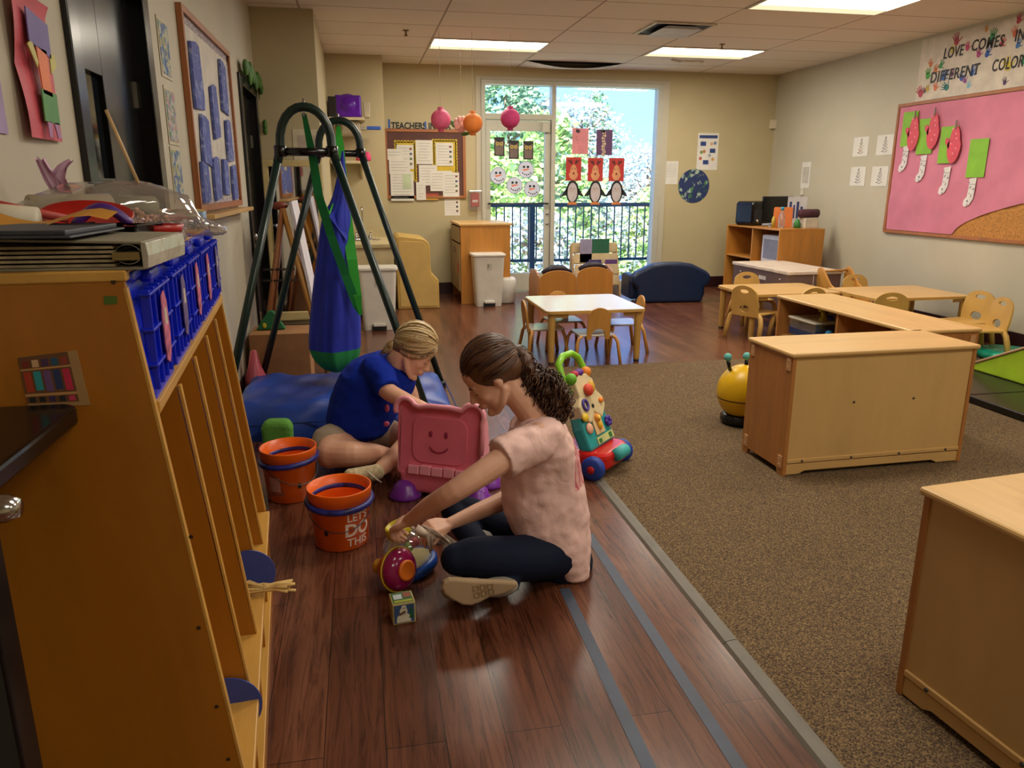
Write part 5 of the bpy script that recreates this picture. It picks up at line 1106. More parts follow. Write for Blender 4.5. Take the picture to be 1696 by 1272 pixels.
for i, c in enumerate(('#a8391f', '#2c8f96', '#6a4a7a', '#26355f', '#c02a4a')):
    x0_ = .04+i*.16; pq(c, x0_, x0_+.12, .30, .70-.03*(i % 2), .0003); pq(('#7a2a1a', '#caa27a', '#4a2f55', '#24506a', '#8f3a2a')[i], x0_+.01, x0_+.12, .08, .22, .0003); pq(('#1c1c1c', '#1c1c1c', '#3a2a55', '#20202a', '#c0385a')[i], x0_+.01, x0_+.11, .80, .90, .0003)
pq('#b98a55', 0, .84, .235, .27, .0006); pq('#b98a55', 0, .84, .73, .78, .0006)
part('print', mb, ph)
mb = MB(C('#4f6a1c')); quadp(mb, [lk(174, 489), lk(196, 489), lk(196, 502), lk(175, 503)], -.0100, -.0095); single('green_tape', mb, 'tiny piece of green tape on the upper side of the coat locker', 'tape', (-.27, 1.32, 0), math.radians(4.87))

def lw(x, y, z=0):   # locker local -> world
    a = math.radians(4.87); return Vector((-.27+x*math.cos(a)-y*math.sin(a), 1.32+x*math.sin(a)+y*math.cos(a), z))
# blue bins
def bin_blue(lab, k, tagc):
    t_ = thing('blue_bin', lab, 'bin', lw(-.27, (k+.5)*SP, ZS+.001), math.radians(4.87), 'blue bins in the coat locker')
    w2_ = SP/2-.007; h_ = .218
    b_ = MB('bin_blue'); f_ = .195; z1 = h_
    def ringb(s_, z, sl): return [(-.12, -w2_*s_, z), (f_-.02+sl, -w2_*s_, z), (f_-.02+sl, w2_*s_, z), (-.12, w2_*s_, z)]
    r_ = [ringb(.86, 0, .012), ringb(.97, z1, -.012), ringb(.92, z1, -.018), ringb(.82, .01, .004)]
    vs = [p for q in r_ for p in q]; fs = [(0, 1, 2, 3), (12, 13, 14, 15)]+[(i*4+j, i*4+(j+1) % 4, (i+1)*4+(j+1) % 4, (i+1)*4+j) for i in range(3) for j in range(4)]
    b_.add(vs, fs); part('tub', b_, t_, .004)
    part('rim', MB('bin_blue').prism(rrect(-.128, .175, -w2_, w2_, .02), z1-.012, z1+.004, 'xy'), t_, .004)
    gr_ = MB('bin_blue')
    for i in range(5):
        y = -w2_*.8+i*w2_*.4; gr_.box(.177, .194, y-.003, y+.003, .02, .19)
    for z in (.06, .12, .18): gr_.box(.177, .196, -w2_*.88, w2_*.88, z, z+.006)
    part('ribs', gr_, t_, .002)
    hl = MB('bin_blue').box(.170, .190, -.045, .045, .196, .217); part('front_handle', hl, t_, .006)
    tg = MB(tagc); tg.prism([(-.026, .055), (.0, .045), (.026, .065), (.034, .105), (.028, .155), (.008, .175), (-.02, .168), (-.034, .12)], .1965, .1985, 'yz'); tg.use('#c9bcae').box(.1986, .1993, -.012, .012, .115, .145)
    part('name_tag', tg, t_, label='cut-out name tag with a small white square'); return t_
plain('tag_pink', '#b05a78', .6, var=.3, scale=50); plain('tag_purple', '#5a4a78', .6, var=.3, scale=50)
for k, (lab, tg) in enumerate((('blue plastic bin nearest the camera in the coat locker', 'tag_pink'), ('blue plastic bin second from the camera in the coat locker', 'tag_purple'), ('blue plastic bin third from the camera in the coat locker', 'tag_pink'), ('blue plastic bin fourth from the camera in the coat locker', 'tag_pink'), ('blue plastic bin at the far end of the coat locker', 'tag_purple'))): bin_blue(lab, k, tg)
tb_ = MB('clear_plastic').ell((0, 0, .05), (.07, .06, .05), 14); tb_.use('#2f7a6a').ell((-.02, 0, .05), (.03, .03, .03), 10); single('clear_bag_of_toys', tb_, 'small clear bag with green bits in the far blue bin', 'bag', lw(-.16, 4.5*SP, ZS+.19))
# discs and raffia inside
for (u, v_, k, lab) in ((412, 951, 3, 'blue paper disc against the third locker divider, above the raffia'), (377, 1172, 1, 'blue paper disc against the first locker divider, low at the left')):
    yy = k*SP-.016; a = math.radians(4.87); n_ = Vector((-math.sin(a), math.cos(a), 0)); P_ = lw(0, yy); C_ = Vector((0, 0, H_CAM)); d = ray(u, v_); t_ = (P_-C_).dot(n_)/d.dot(n_); p = C_+d*t_
    mb = MB(plain('disc_blue', '#3a4a9a', .6) if 'disc_blue' not in MATS else 'disc_blue').disc((0, 0, .002), .075, 30, 'xz', .004); single('blue_paper_disc', mb, lab, 'paper disc', p, a, 'blue paper discs in the coat locker')
rf_ = MB(plain('raffia', '#c9a868', .8, var=.2)); rr = random.Random(8); p0 = lw(-.07, 2.75*SP)
for i in range(16):
    a, b_ = rr.uniform(-.015, .015), rr.uniform(-.012, .012)
    rf_.tube([(-.03+a, b_, .02), (.03+a, b_+.01*math.sin(i), .028+a), (.08, b_*.6, .022+b_*.6), (.115, b_, .022+a*.6), (.15+rr.uniform(-.01, .02), b_*1.8, .02+a)], .0045, 5)
single('raffia_bundle', rf_, 'twisted bundle of pale raffia sticking out over the locker bench', 'raffia', (p0.x, p0.y, .268))

# ------------------------------------------------------------------ clutter on top of the locker
ZL = ZT+.0182; A_ = math.radians(4.87)
def onlk(u, y, dz): p = ay(u, 380, y); return Vector((p.x, y, ZL+dz))
def binder(lab, y, x0_, w_, l_, th, cov, z, rz=0):
    t_ = thing('ring_binder', lab, 'binder', lw(x0_, y, z), A_+rz, 'ring binders on the coat locker')
    # spine at +x, opening at -x
    part('cover', MB(cov).box(-l_, 0, -w_/2, w_/2, 0, .004), t_, .001); part('cover', MB(cov).prism([(-l_, th*1.15), (0, th-.004), (0, th), (-l_, th*1.15+.004)], -w_/2, w_/2, 'xz'), t_, .001)
    sp_ = part('spine', MB(plain('shiny_sleeve', '#b0aa9a', .18, bmp=.9, bscale=22) if 'shiny_sleeve' not in MATS else 'shiny_sleeve').prism([(-.002, 0), (.006, .002), (.008, th*.5), (.006, th-.002), (-.002, th)], -w_/2, w_/2, 'xz'), t_, .001, label='glossy plastic-covered spine')
    pp = MB(plain('paper_stack', '#a89a7c', .8, var=.12, scale=40) if 'paper_stack' not in MATS else 'paper_stack')
    for i in range(5): pp.box(-l_+.012*i % .02, -.045, -w_/2+.006, w_/2-.006, .005+i*(th*.16), .005+i*(th*.16)+th*.09)
    part('pages', pp, t_)
    rg = MB('chrome').tube([(-.03+.020*math.cos(a), -w_/2+.03, th*.5+th*.36*math.sin(a)) for a in [2*PI*i/16 for i in range(16)]], .0025, 6, closed=True); rg.use('#8a7440').box(-.045, -.006, -w_/2-.002, -w_/2+.02, th*.35, th*.62)
    part('ring', rg, t_, label='brass coloured ring'); return t_
binder('ring binder with a shiny covered spine at the near end of the locker top', .115, -.060, .25, .38, .044, plain('binder_board', '#8f8874', .5), ZL, -.10)
binder('ring binder behind the nearest one, spine shiny and narrower', .39, -.085, .20, .3, .028, 'binder_board', ZL, .02)
binder('grey ring binder at the far middle of the locker top', .61, -.095, .18, .3, .026, plain('binder_grey', '#6f7078', .4), ZL, .05)
bx_ = MB('#3a3c44'); bx_.box(-.30, 0, -.12, .13, 0, .004); bx_.box(-.30, -.01, -.11, .12, .004, .012); single('dark_folder', bx_, 'dark grey folder lying open on the near binder', 'folder', lw(-.15, .08, ZL+.052), A_-.12, bevel=.002)
tray = thing('black_tray', 'shallow black plastic tray on top of the binders', 'tray', onlk(190, 1.60, .0335), A_-.25)
part('tray_body', MB('black_paint').prism([(-.062, 0), (.062, 0), (.070, .026), (.064, .026), (.056, .005), (-.056, .005), (-.064, .026), (-.070, .026)], -.06, .06, 'xz'), tray, .008)
rp_ = MB(plain('red_plastic', '#a81c14', .35, var=.05)).lathe([(.04, 0), (.07, .010), (.088, .028), (.085, .031), (.067, .014), (.0, .005)], (0, 0, 0), 30); single('red_plate', rp_, 'red plastic plate tilted on the pile at the near end', 'plate', onlk(148, 1.76, .045), 0).rotation_euler = (.26, .10, 0)
rb_ = MB('red_plastic').lathe([(.03, 0), (.05, .004), (.056, .02), (.052, .02), (.045, .006), (0, .004)], (0, 0, 0), 24); single('red_bowl', rb_, 'small red plastic lid beside the black tray', 'lid', onlk(256, 1.66, .0335), 0)
pa = MB(plain('purple_plastic', '#4a1f7a', .4)).tube([(-.05+.10*i/12, 0, .034*math.sin(PI*i/12)) for i in range(13)], .010, 8, flat=2.); single('purple_arch', pa, 'purple plastic arch in front of the red plate', 'toy part', onlk(172, 1.70, .052), .25)
yp = MB(plain('yellow_card', '#b97f1a', .6)); vs = [(-.14+.28*i/10, -.05+.1*j/4, .012*math.sin(i*.9)+.01*j/4+.012) for i in range(11) for j in range(5)]; yp.add(vs, [(i*5+j, (i+1)*5+j, (i+1)*5+j+1, i*5+j+1) for i in range(10) for j in range(4)], True); single('yellow_sheet', yp, 'curled orange yellow sheet at the left end of the clutter', 'paper', onlk(45, 1.50, .055), A_)
wt = thing('craft_tube', 'white craft piece with yellow end at the far left of the clutter', 'craft', onlk(4, 1.60, .075), A_)
part('tube', MB('#c9bfa8').tube([(-.08, 0, 0), (.06, 0, -.015)], .03, 14), wt); part('yellow_band', MB('#c9a51a').tube([(-.09, 0, .002), (-.06, 0, -.002)], .031, 14), wt); part('red_strip', MB('#b8443a').tube([(-.06, .05, .03), (.10, .05, -.01)], .008, 6), wt)
# big clear bag with rolls and pink shreds
bg_ = thing('clear_plastic_bag', 'large clear plastic bag stuffed with pink shreds and rolls on the locker top', 'bag', onlk(168, 1.93, .004), .70)
n_ = 26; m__ = 14; mb = MB('clear_plastic'); vs = []
rr = random.Random(2)
for i in range(m__+1):
    s_ = i/m__; x = -.20+.50*s_; w_ = .095*math.sin(min(PI, PI*(s_*.86+.09)))**.55; hh = .068*math.sin(min(PI, PI*(s_*.84+.1)))**.6
    if s_ > .8: hh *= .55; w_ *= .8
    for k in range(n_):
        a = 2*PI*k/n_; f_ = 1+.10*math.sin(7*a+i)*rr.uniform(.3, 1); vs.append((x, w_*math.cos(a)*f_, hh+hh*math.sin(a)*f_))
mb.add(vs, [(i*n_+k, (i+1)*n_+k, (i+1)*n_+(k+1) % n_, i*n_+(k+1) % n_) for i in range(m__) for k in range(n_)]+[tuple(range(n_)), tuple(m__*n_+k for k in range(n_))], True); part('bag_film', mb, bg_)
sh2 = MB(plain('pink_shred', '#c98f7a', .9, var=.35, scale=90))
for i in range(150):
    a = Vector((rr.uniform(-.15, .13), rr.uniform(-.07, .07), rr.uniform(.012, .055))); b_ = a+Vector((rr.uniform(-.03, .03), rr.uniform(-.03, .03), rr.uniform(-.01, .02))); sh2.tube([a, (a+b_)/2+Vector((0, 0, .01)), b_], .004, 4)
o_ = part('shreds', sh2, bg_, label='pinkish shredded filling'); o_['kind'] = 'stuff'
for (x, y, z, l_, r_, c) in ((-.06, -.01, .078, .17, .028, '#b5a78c'), (.09, .02, .078, .11, .022, '#8a8468')):
    part('paper_roll', MB(C(c, .8)).tube([(x-l_/2, y, z), (x+l_/2, y+.01, z)], r_, 14), bg_)
dw_ = MB('#c9a878').tube([(0, 0, 0), (-.055, .02, .16)], .004, 8); single('wooden_stick', dw_, 'thin pale wooden stick poking up behind the clear bag', 'stick', ay(229, 303, 1.95), 0)
def tissue(mb, pts, ws):
    vs = []
    for (p, w_) in zip(pts, ws):
        for k in range(6): t_ = (k/5-.5)*2; vs.append((p[0]+w_*t_, p[1]+.012*math.sin(k*2.2), p[2]+.004*math.cos(k*3)))
    mb.add(vs, [(i*6+k, (i+1)*6+k, (i+1)*6+k+1, i*6+k+1) for i in range(len(pts)-1) for k in range(5)], True)
tl_ = MB(plain('lilac_tissue', '#e2b8d4', .8)); bp_ = ay(100, 340, 2.02)
tissue(tl_, [ay(104, 370, 2.02)-bp_, ay(100, 318, 2.02)-bp_, ay(88, 300, 2.02)-bp_, ay(74, 278, 2.02)-bp_, ay(66, 262, 2.02)-bp_], [.01, .022, .02, .014, .012]); tissue(tl_, [ay(108, 370, 2.02)-bp_, ay(106, 318, 2.02)-bp_, ay(97, 292, 2.02)-bp_, ay(105, 276, 2.02)-bp_, ay(118, 266, 2.02)-bp_], [.01, .022, .018, .012, .006])
single('lilac_tissue_paper', tl_, 'lilac tissue paper sticking up behind the clear bag', 'tissue paper', bp_)
pkp = MB(plain('rose_paper', '#a8606a', .7)); pkp.box(-.22, .10, -.12, .12, 0, .004); pkp.box(-.20, .12, -.10, .14, .004, .008)
single('rose_paper_sheets', pkp, 'rose construction paper sheets at the far half of the locker top', 'paper', lw(-.24, .98, ZL+.038), A_+.2)
gp = MB('#8f8a96'); gp.box(-.2, .08, -.16, .16, 0, .036); single('grey_paper_pile', gp, 'pile of greyish papers under the rose sheets', 'paper', lw(-.22, .98, ZL), A_, bevel=.002)
bp2 = MB('#2f5a96').box(-.08, .08, -.01, .01, 0, .06); single('blue_book', bp2, 'blue book standing at the wall behind the clear bag', 'book', lw(-.36, 1.12, ZL+.0465), A_+PI/2, bevel=.002)
cl_ = MB('#8aa6c4').box(-.02, .03, -.05, .05, 0, .05); single('pale_blue_box', cl_, 'pale blue box at the far end of the locker top', 'box', lw(-.13, 1.26, ZL), A_, bevel=.003)
wp_ = MB('#c9a86a').box(-.22, .03, -.05, .05, 0, .006); single('wood_strip', wp_, 'thin wooden strip across the far end of the locker top', 'strip', lw(-.14, 1.26, ZL+.0505), A_+.35)

# ================================================================== buckets
def bucket(lab, x, y, rz, txt):
    t_ = thing('orange_bucket', lab, 'bucket', (x, y, 0), rz, 'orange buckets'); h_ = .243
    b_ = MB('orange_plastic').lathe([(.0, 0), (.100, .0), (.106, .006), (.118, .165), (.122, .168), (.119, .178), (.123, .182), (.120, .196), (.125, .20), (.127, h_-.006), (.127, h_), (.121, h_), (.114, .165), (.101, .01), (.0, .008)], (0, 0, 0), 48)
    part('tub', b_, t_)
    bl = MB(plain('band_blue', '#24286f', .4, var=.5, scale=30) if 'band_blue' not in MATS else 'band_blue').tube([(.1245*math.cos(a), .1245*math.sin(a), .186+.009*math.sin(a*1.0+txt)) for a in [2*PI*i/40 for i in range(40)]], .013, 8, closed=True); part('blue_wrap', bl, t_, label='blue printed plastic wrap around the rim')
    hd_ = MB('steel_dark').tube([(.126*math.cos(a), .126*math.sin(a), .178-.085*math.sin((a-PI)/PI*PI)) for a in [PI+PI*i/20 for i in range(21)]], .0018, 6); part('handle', hd_, t_)
    return t_
bk1 = bucket('orange bucket with white lettering, nearest the camera', -.135, 2.895, 0, 0)
bk2 = bucket('orange bucket beside the blue mat, farther of the two', -.375, 3.415, .6, 2)
def curved_text(txt, size, zc, ang0, t_, r0, r1, bold=.0):
    n_ = lettering(txt, size, '#ead8cc', t_, (0, 0, 0), rot=(0, 0, 0), bold=bold, align='CENTER', depth=.0006, name='lettering')
    bm = bmesh.new(); bm.from_mesh(n_.data); bmesh.ops.subdivide_edges(bm, edges=[e for e in bm.edges if e.calc_length() > .012], cuts=3, use_grid_fill=False)
    for v_ in bm.verts:
        z = zc+v_.co.y; r_ = r0+(r1-r0)*z/.17+v_.co.z+.0012; a = ang0+v_.co.x/r_; v_.co = (r_*math.cos(a), r_*math.sin(a), z)
    bm.to_mesh(n_.data); bm.free(); return n_
AN = -PI/2+.66
curved_text("LET'S", .044, .128, AN, bk1, .104, .118, .0006); curved_text('DO', .074, .066, AN, bk1, .104, .118, .002); curved_text('THIS', .047, .022, AN, bk1, .104, .118, .0006)
for (t_, aa, zz) in ((bk1, -PI/2-.50, .085), (bk2, -PI/2+.1-.6+.35, .085)):
    mb = MB('#2a1a14'); r_ = .1135; vs = [(r_*math.cos(aa+s_*.07), r_*math.sin(aa+s_*.07), zz+q*.012) for s_, q in ((-1, -1), (1, -1), (1, 1), (-1, 1))]; mb.add(vs+[(v[0]*.97, v[1]*.97, v[2]) for v in vs], [(0, 1, 2, 3), (7, 6, 5, 4), (0, 3, 7, 4), (1, 5, 6, 2)]); part('square_sticker', mb, t_, label='small dark square sticker')
mb = MB('#5f5a55')
for i in range(8):
    a0, a1 = -PI/2-.6-.95+i*.10, -PI/2-.6-.95+(i+1)*.10
    vs = [(r_*math.cos(a), r_*math.sin(a), z) for (r_, a, z) in ((.1085, a0, .04), (.1085, a1, .04), (.1165, a1, .15), (.1165, a0, .15))]; mb.add(vs+[(v[0]*.98, v[1]*.98, v[2]) for v in vs], [(0, 1, 2, 3), (7, 6, 5, 4)])
mb.use('#c98a78')
for i in range(5):
    a0, a1 = -PI/2-.6-.80+i*.10, -PI/2-.6-.80+(i+1)*.10
    vs = [(r_*math.cos(a), r_*math.sin(a), z) for (r_, a, z) in ((.1115, a0, .06), (.1115, a1, .06), (.1175, a1, .13), (.1175, a0, .13))]; mb.add(vs, [(0, 1, 2, 3)])
part('printed_label', mb, bk2, label='grey and pink printed label')
# small spray bottle by the near bucket
sbt = thing('small_clear_bottle', 'small clear bottle standing between the buckets and the shoe', 'bottle', (az(592, 800)+Vector((0, .02, 0))))
part('bottle', MB('clear_plastic').lathe([(.022, 0), (.025, .008), (.025, .055), (.012, .08), (.009, .115), (.006, .135), (0, .137)], (0, 0, 0), 18), sbt); part('liquid', MB('#c9a8a4').lathe([(.018, .004), (.021, .01), (.021, .045), (0, .046)], (0, 0, 0), 16), sbt)

# ================================================================== pink toy chair
pch = thing('pink_toy_chair', 'pink plastic toddler chair with a smiling face and purple feet, between the two people', 'toy chair', (.290, 3.24, 0), -.50); pch.scale = (1.07, 1.07, 1.07)
plain('toy_pink', '#f07c94', .35, var=.03); plain('toy_pink_light', '#f7a4b4', .35, var=.02); plain('toy_purple', '#7a2fa0', .3, var=.03)
Tc = Matrix.Translation((0, 0, .12))@Matrix.Rotation(-.16, 4, 'X')
def cp2(nm, fn, bev=.005, label=None, **k):
    mb = MB(); mb.T = Tc; fn(mb); return part(nm, mb, pch, bev, label, **k)
outl = [(-.185, -.02), (.175, -.02), (.195, .10), (.20, .20)]+arc(.15, .255, .052, -.5, PI*.85, 8)+[(.05, .285), (-.05, .285), (-.09, .278)]+arc(-.155, .265, .045, PI*.15, PI+.5, 8)+[(-.195, .15)]
cp2('back_shell', lambda m: m.use('toy_pink').prism(outl, 0, .018, 'xz'), .006)
def rim(m):
    m.use('toy_pink_light').tube([(p[0], -.012, p[1]) for p in outl[2:-1]], .012, 10)
cp2('side_wing', lambda m: m.use('toy_pink_light').prism([(.0, -.01), (.11, -.01), (.10, .12), (.07, .22), (.03, .27), (0, .28)], .175, .195, 'yz'), .006)
cp2('side_wing', lambda m: m.use('toy_pink_light').prism([(.0, -.01), (.11, -.01), (.10, .12), (.07, .22), (.03, .27), (0, .28)], -.19, -.17, 'yz'), .006)
cp2('rim', rim, 0, 'pale pink rolled rim')
cp2('inner_panel', lambda m: m.use('toy_pink').prism(rrect(-.12, .13, .04, .24, .05), -.006, .0, 'xz'), .004)
def face(m):
    m.use('#a03055').tube([(.042*math.cos(a)+.005, -.009, .125+.035*math.sin(a)) for a in [PI+.35+(PI-.7)*i/12 for i in range(13)]], .003, 6)
cp2('smile', face, 0, 'moulded smile in darker pink')
for s_ in (-1, 1): cp2('eye', lambda m: m.use('#a03055').ell((s_*.035, -.008, .167), (.009, .003, .014), 12), 0, 'moulded eye in darker pink')
def ribs(m):
    m.use('toy_pink_light')
    for i in range(6): x = -.13+i*.054; m.box(x, x+.05, -.022, .0, -.012, .026+.004*(i % 2))
cp2('rib_row', ribs, .004)
sb_ = MB('toy_pink').prism([(-.17, .02), (.16, .02), (.175, .12), (-.18, .12)], -.01, .19, 'xz'); part('seat_box', sb_, pch, .02, seg=3)
part('seat', MB('#4f9aa6').box(-.15, .15, .06, .26, .12, .14), pch, .012, label='teal seat edge')
for (x, y) in ((-.15, -.01), (.165, .03), (-.13, .22), (.15, .22)):
    part('foot', MB('toy_purple').lathe([(.070, 0), (.072, .012), (.056, .028), (.046, .055), (.024, .072), (0, .075)], (x, y, 0), 26), pch)

# ================================================================== floor toys in front of the girl
pp_ = thing('popper_dome', 'clear domed ball popper toy with yellow collar and blue base under the hands', 'toy', (.138, 2.60, 0))
Tp = Matrix.Translation((.0, 0, .0))@Matrix.Rotation(-.32, 4, 'Y')
def ppp(nm, fn, label=None):
    mb = MB(); mb.T = Tp; fn(mb); return part(nm, mb, pp_, 0, label)
ppp('dome', lambda m: m.use('dome_plastic').lathe([(.086, .045), (.090, .09), (.082, .13), (.06, .158), (.042, .168), (.040, .185)], (0, 0, 0), 32))
ppp('collar', lambda m: m.use(plain('soft_yellow', '#c9b52a', .35)).lathe([(.044, .155), (.050, .17), (.046, .198), (.036, .20), (.034, .16)], (0, 0, 0), 28), 'yellow collar')
ppp('base_plate', lambda m: m.use('#c9bd8a').lathe([(.080, .03), (.086, .036), (.07, .05), (0, .06)], (0, 0, 0), 28), 'cream inner plate')
ppp('base', lambda m: m.use(plain('soft_blue', '#1a50b0', .35)).lathe([(.07, -.0), (.094, .005), (.098, .025), (.088, .045), (.078, .04), (.0, .03)], (0, 0, 0), 32), 'blue base')
for (x, y, z, c) in ((-.045, -.05, .085, '#d0b020'), (-.012, -.05, .12, '#1f4f9a'), (.015, -.045, .118, '#6f8f2a'), (.04, -.04, .125, '#c02a4a')):
    ppp('ball', lambda m, x=x, y=y, z=z, c=c: m.use(c).ell((x, y, z), .019, 16), 'small coloured ball')
sp_ = thing('spinning_toy', 'magenta and orange plastic spinner toy lying on its side', 'toy', (.072, 2.462, .0))
Ts = Matrix.Translation((.0, 0, .082))@Matrix.Rotation(-.30, 4, 'Z')@Matrix.Rotation(-.25, 4, 'Y')
def spp(nm, fn, label=None):
    mb = MB(); mb.T = Ts@Matrix.Rotation(PI/2, 4, 'Y')@Matrix.Rotation(.55, 4, 'X'); fn(mb); return part(nm, mb, sp_, 0, label)
spp('dome', lambda m: m.use(plain('magenta', '#8f1850', .15)).lathe([(.076, 0), (.074, .014), (.062, .030), (.04, .041), (0, .044)], (0, 0, 0), 36), 'glossy magenta dome')
spp('rim', lambda m: m.use('#c9a51a').lathe([(.079, -.006), (.081, .0), (.079, .005), (.07, -.004)], (0, 0, 0), 36), 'yellow rim')
spp('knob', lambda m: m.use('#e8761a').lathe([(.036, .036), (.037, .048), (.032, .053), (.026, .050), (0, .050)], (0, 0, 0), 28), 'orange knob')
spp('lower_bowl', lambda m: m.use(plain('orange_clear', '#c9500f', .12)).lathe([(.062, -.006), (.060, -.035), (.045, -.060), (.022, -.074), (.02, -.09), (0, -.09)], (0, 0, 0), 32), 'shiny orange bowl')
spp('tip', lambda m: m.use('#d9a01a').lathe([(.014, -.085), (.026, -.095), (.028, -.106), (.018, -.116), (0, -.118)], (0, 0, 0), 22), 'yellow round tip')
pcube = thing('picture_cube', 'small cube with winter pictures of a snowman, nearest toy on the floor', 'cube', (az(668, 1034)+Vector((0, .04, 0))), .12)
part('cube_body', MB('#b8a86a').box(-.038, .038, -.038, .038, 0, .076), pcube, .003)
fr_ = MB('#35507a').box(-.033, .033, -.0393, -.038, .006, .070); fr_.use('#cfc9b4')
fr_.prism([(-.026, .008), (.022, .008), (.020, .030), (.008, .040), (-.014, .040), (-.024, .028)], -.0398, -.0393, 'xz'); fr_.disc((-.002, .048, -.0393), .013, 16, 'xz', .0005); fr_.prism([(-.012, .056), (.008, .056), (.006, .068), (-.006, .068)], -.0398, -.0393, 'xz')
fr_.use('#6a4a34').prism([(-.016, .032), (.006, .044), (.002, .050), (-.018, .040)], -.0404, -.0398, 'xz'); fr_.use('#1f5a34').prism([(.016, .02), (.032, .02), (.024, .066)], -.0404, -.0398, 'xz')
part('front_picture', fr_, pcube, label='snowman picture on the front')
tf = MB('#2f6a3a').box(-.033, .033, -.033, .033, .076, .0768); tf.use('#c9d4d8').box(-.028, .0, -.01, .02, .0768, .0774); tf.use('#8a4a34').box(.005, .030, -.005, .028, .0768, .0774); tf.use('#a8b03a').box(-.03, .03, -.031, -.018, .0768, .0774)
part('top_picture', tf, pcube, label='green and red picture on the top')
# ================================================================== people
def organic(name, mb, mat, parent, voxel=.006, smooth=4, disp=0, dscale=.08, label=None, fac=.5):
    tmp = mb.build('tmp'); tmp.data.materials.clear()
    md = tmp.modifiers.new('r', 'REMESH'); md.mode = 'VOXEL'; md.voxel_size = voxel; md.use_smooth_shade = True
    if disp:
        tx = bpy.data.textures.new('folds', 'CLOUDS'); tx.noise_scale = dscale; tx.noise_depth = 1
        dm = tmp.modifiers.new('d', 'DISPLACE'); dm.texture = tx; dm.strength = disp; dm.mid_level = .5; dm.texture_coords = 'GLOBAL'
    sm = tmp.modifiers.new('s', 'SMOOTH'); sm.factor = fac; sm.iterations = smooth
    bpy.context.view_layer.update()
    me = bpy.data.meshes.new_from_object(tmp.evaluated_get(bpy.context.evaluated_depsgraph_get())); old = tmp.data; bpy.data.objects.remove(tmp); bpy.data.meshes.remove(old)
    me.name = name; me.materials.clear(); me.materials.append(mat)
    for p in me.polygons: p.use_smooth = True; p.material_index = 0
    o = bpy.data.objects.new(name, me); COL.objects.link(o); o.parent = parent
    if label: o['label'] = label
    return o
def catm(pts, rs, n=5):
    P = [Vector(p) for p in pts]; out = []; ro = []
    for i in range(len(P)-1):
        p0 = P[i-1] if i else P[0]*2-P[1]; p1, p2 = P[i], P[i+1]; p3 = P[i+2] if i+2 < len(P) else P[-1]*2-P[-2]
        for k in range(n):
            t = k/n; out.append(.5*((2*p1)+(p2-p0)*t+(2*p0-5*p1+4*p2-p3)*t*t+(3*p1-p0-3*p2+p3)*t**3)); ro.append(rs[i]*(1-t)+rs[i+1]*t)
    return out+[P[-1]], ro+[rs[-1]]
def limb(mb, pts, rs, n=14, smooth=True, ends=True):
    P, R_ = catm(pts, rs) if smooth and len(pts) > 2 else ([Vector(p) for p in pts], list(rs))
    mb.tube(P, R_, n)
    if ends: mb.ell(P[0], R_[0], n); mb.ell(P[-1], R_[-1], n)
    return mb
def hand(mb, wrist, d, nrm, side, curls=(.5, .55, .6, .65), size=1., thumb=(.7, .6, .1), tcurl=.3, spread=.05):
    """d: towards the fingertips, nrm: the way the palm faces, side: towards the thumb"""
    d = Vector(d).normalized(); nrm = Vector(nrm); nrm = (nrm-d*nrm.dot(d)).normalized(); s = Vector(side); s = (s-d*s.dot(d)-nrm*s.dot(nrm)).normalized(); w_ = Vector(wrist); k = size
    for q in (-.026, -.009, .009, .026): limb(mb, [w_+d*.005*k+s*q*.55*k, w_+d*.045*k+s*q*k-nrm*.002*k, w_+d*.084*k+s*q*1.12*k-nrm*.003*k], [.0145*k, .0150*k, .0105*k], 10)
    for i, q in enumerate((.029, .010, -.010, -.028)):
        base_ = w_+d*.084*k+s*q*1.1*k; L_ = ((.040, .024, .019), (.044, .028, .020), (.041, .026, .019), (.032, .020, .017))[i]
        a = 0; p = base_; pts = [base_-d*.02*k, base_]; fd = (d+s*(q*spread/.03)).normalized()
        for j, l_ in enumerate(L_):
            a += curls[i]*(.9, 1.15, .8)[j]; p = p+(fd*math.cos(a)+nrm*math.sin(a))*l_*k; pts.append(p)
        limb(mb, pts, [.0095*k, .0094*k, .0088*k, .0080*k, .0068*k], 10)
    tb0 = w_+d*.022*k+s*.022*k+nrm*.004*k; td = (s*thumb[0]+d*thumb[1]+nrm*thumb[2]).normalized(); t1 = tb0+td*.038*k; td2 = (td+nrm*tcurl+d*tcurl*.6).normalized(); t2 = t1+td2*.030*k; td3 = (td2+nrm*tcurl+d*tcurl*.3).normalized()
    limb(mb, [tb0-td*.005, t1, t2, t2+td3*.022*k], [.0145*k, .0115*k, .0098*k, .0078*k], 10)
def frame(o, fwd, up):
    f = Vector(fwd).normalized(); u_ = Vector(up); u_ = (u_-f*u_.dot(f)).normalized(); l_ = u_.cross(f)
    m = Matrix((f, l_, u_)).transposed().to_4x4(); m.translation = o; return m
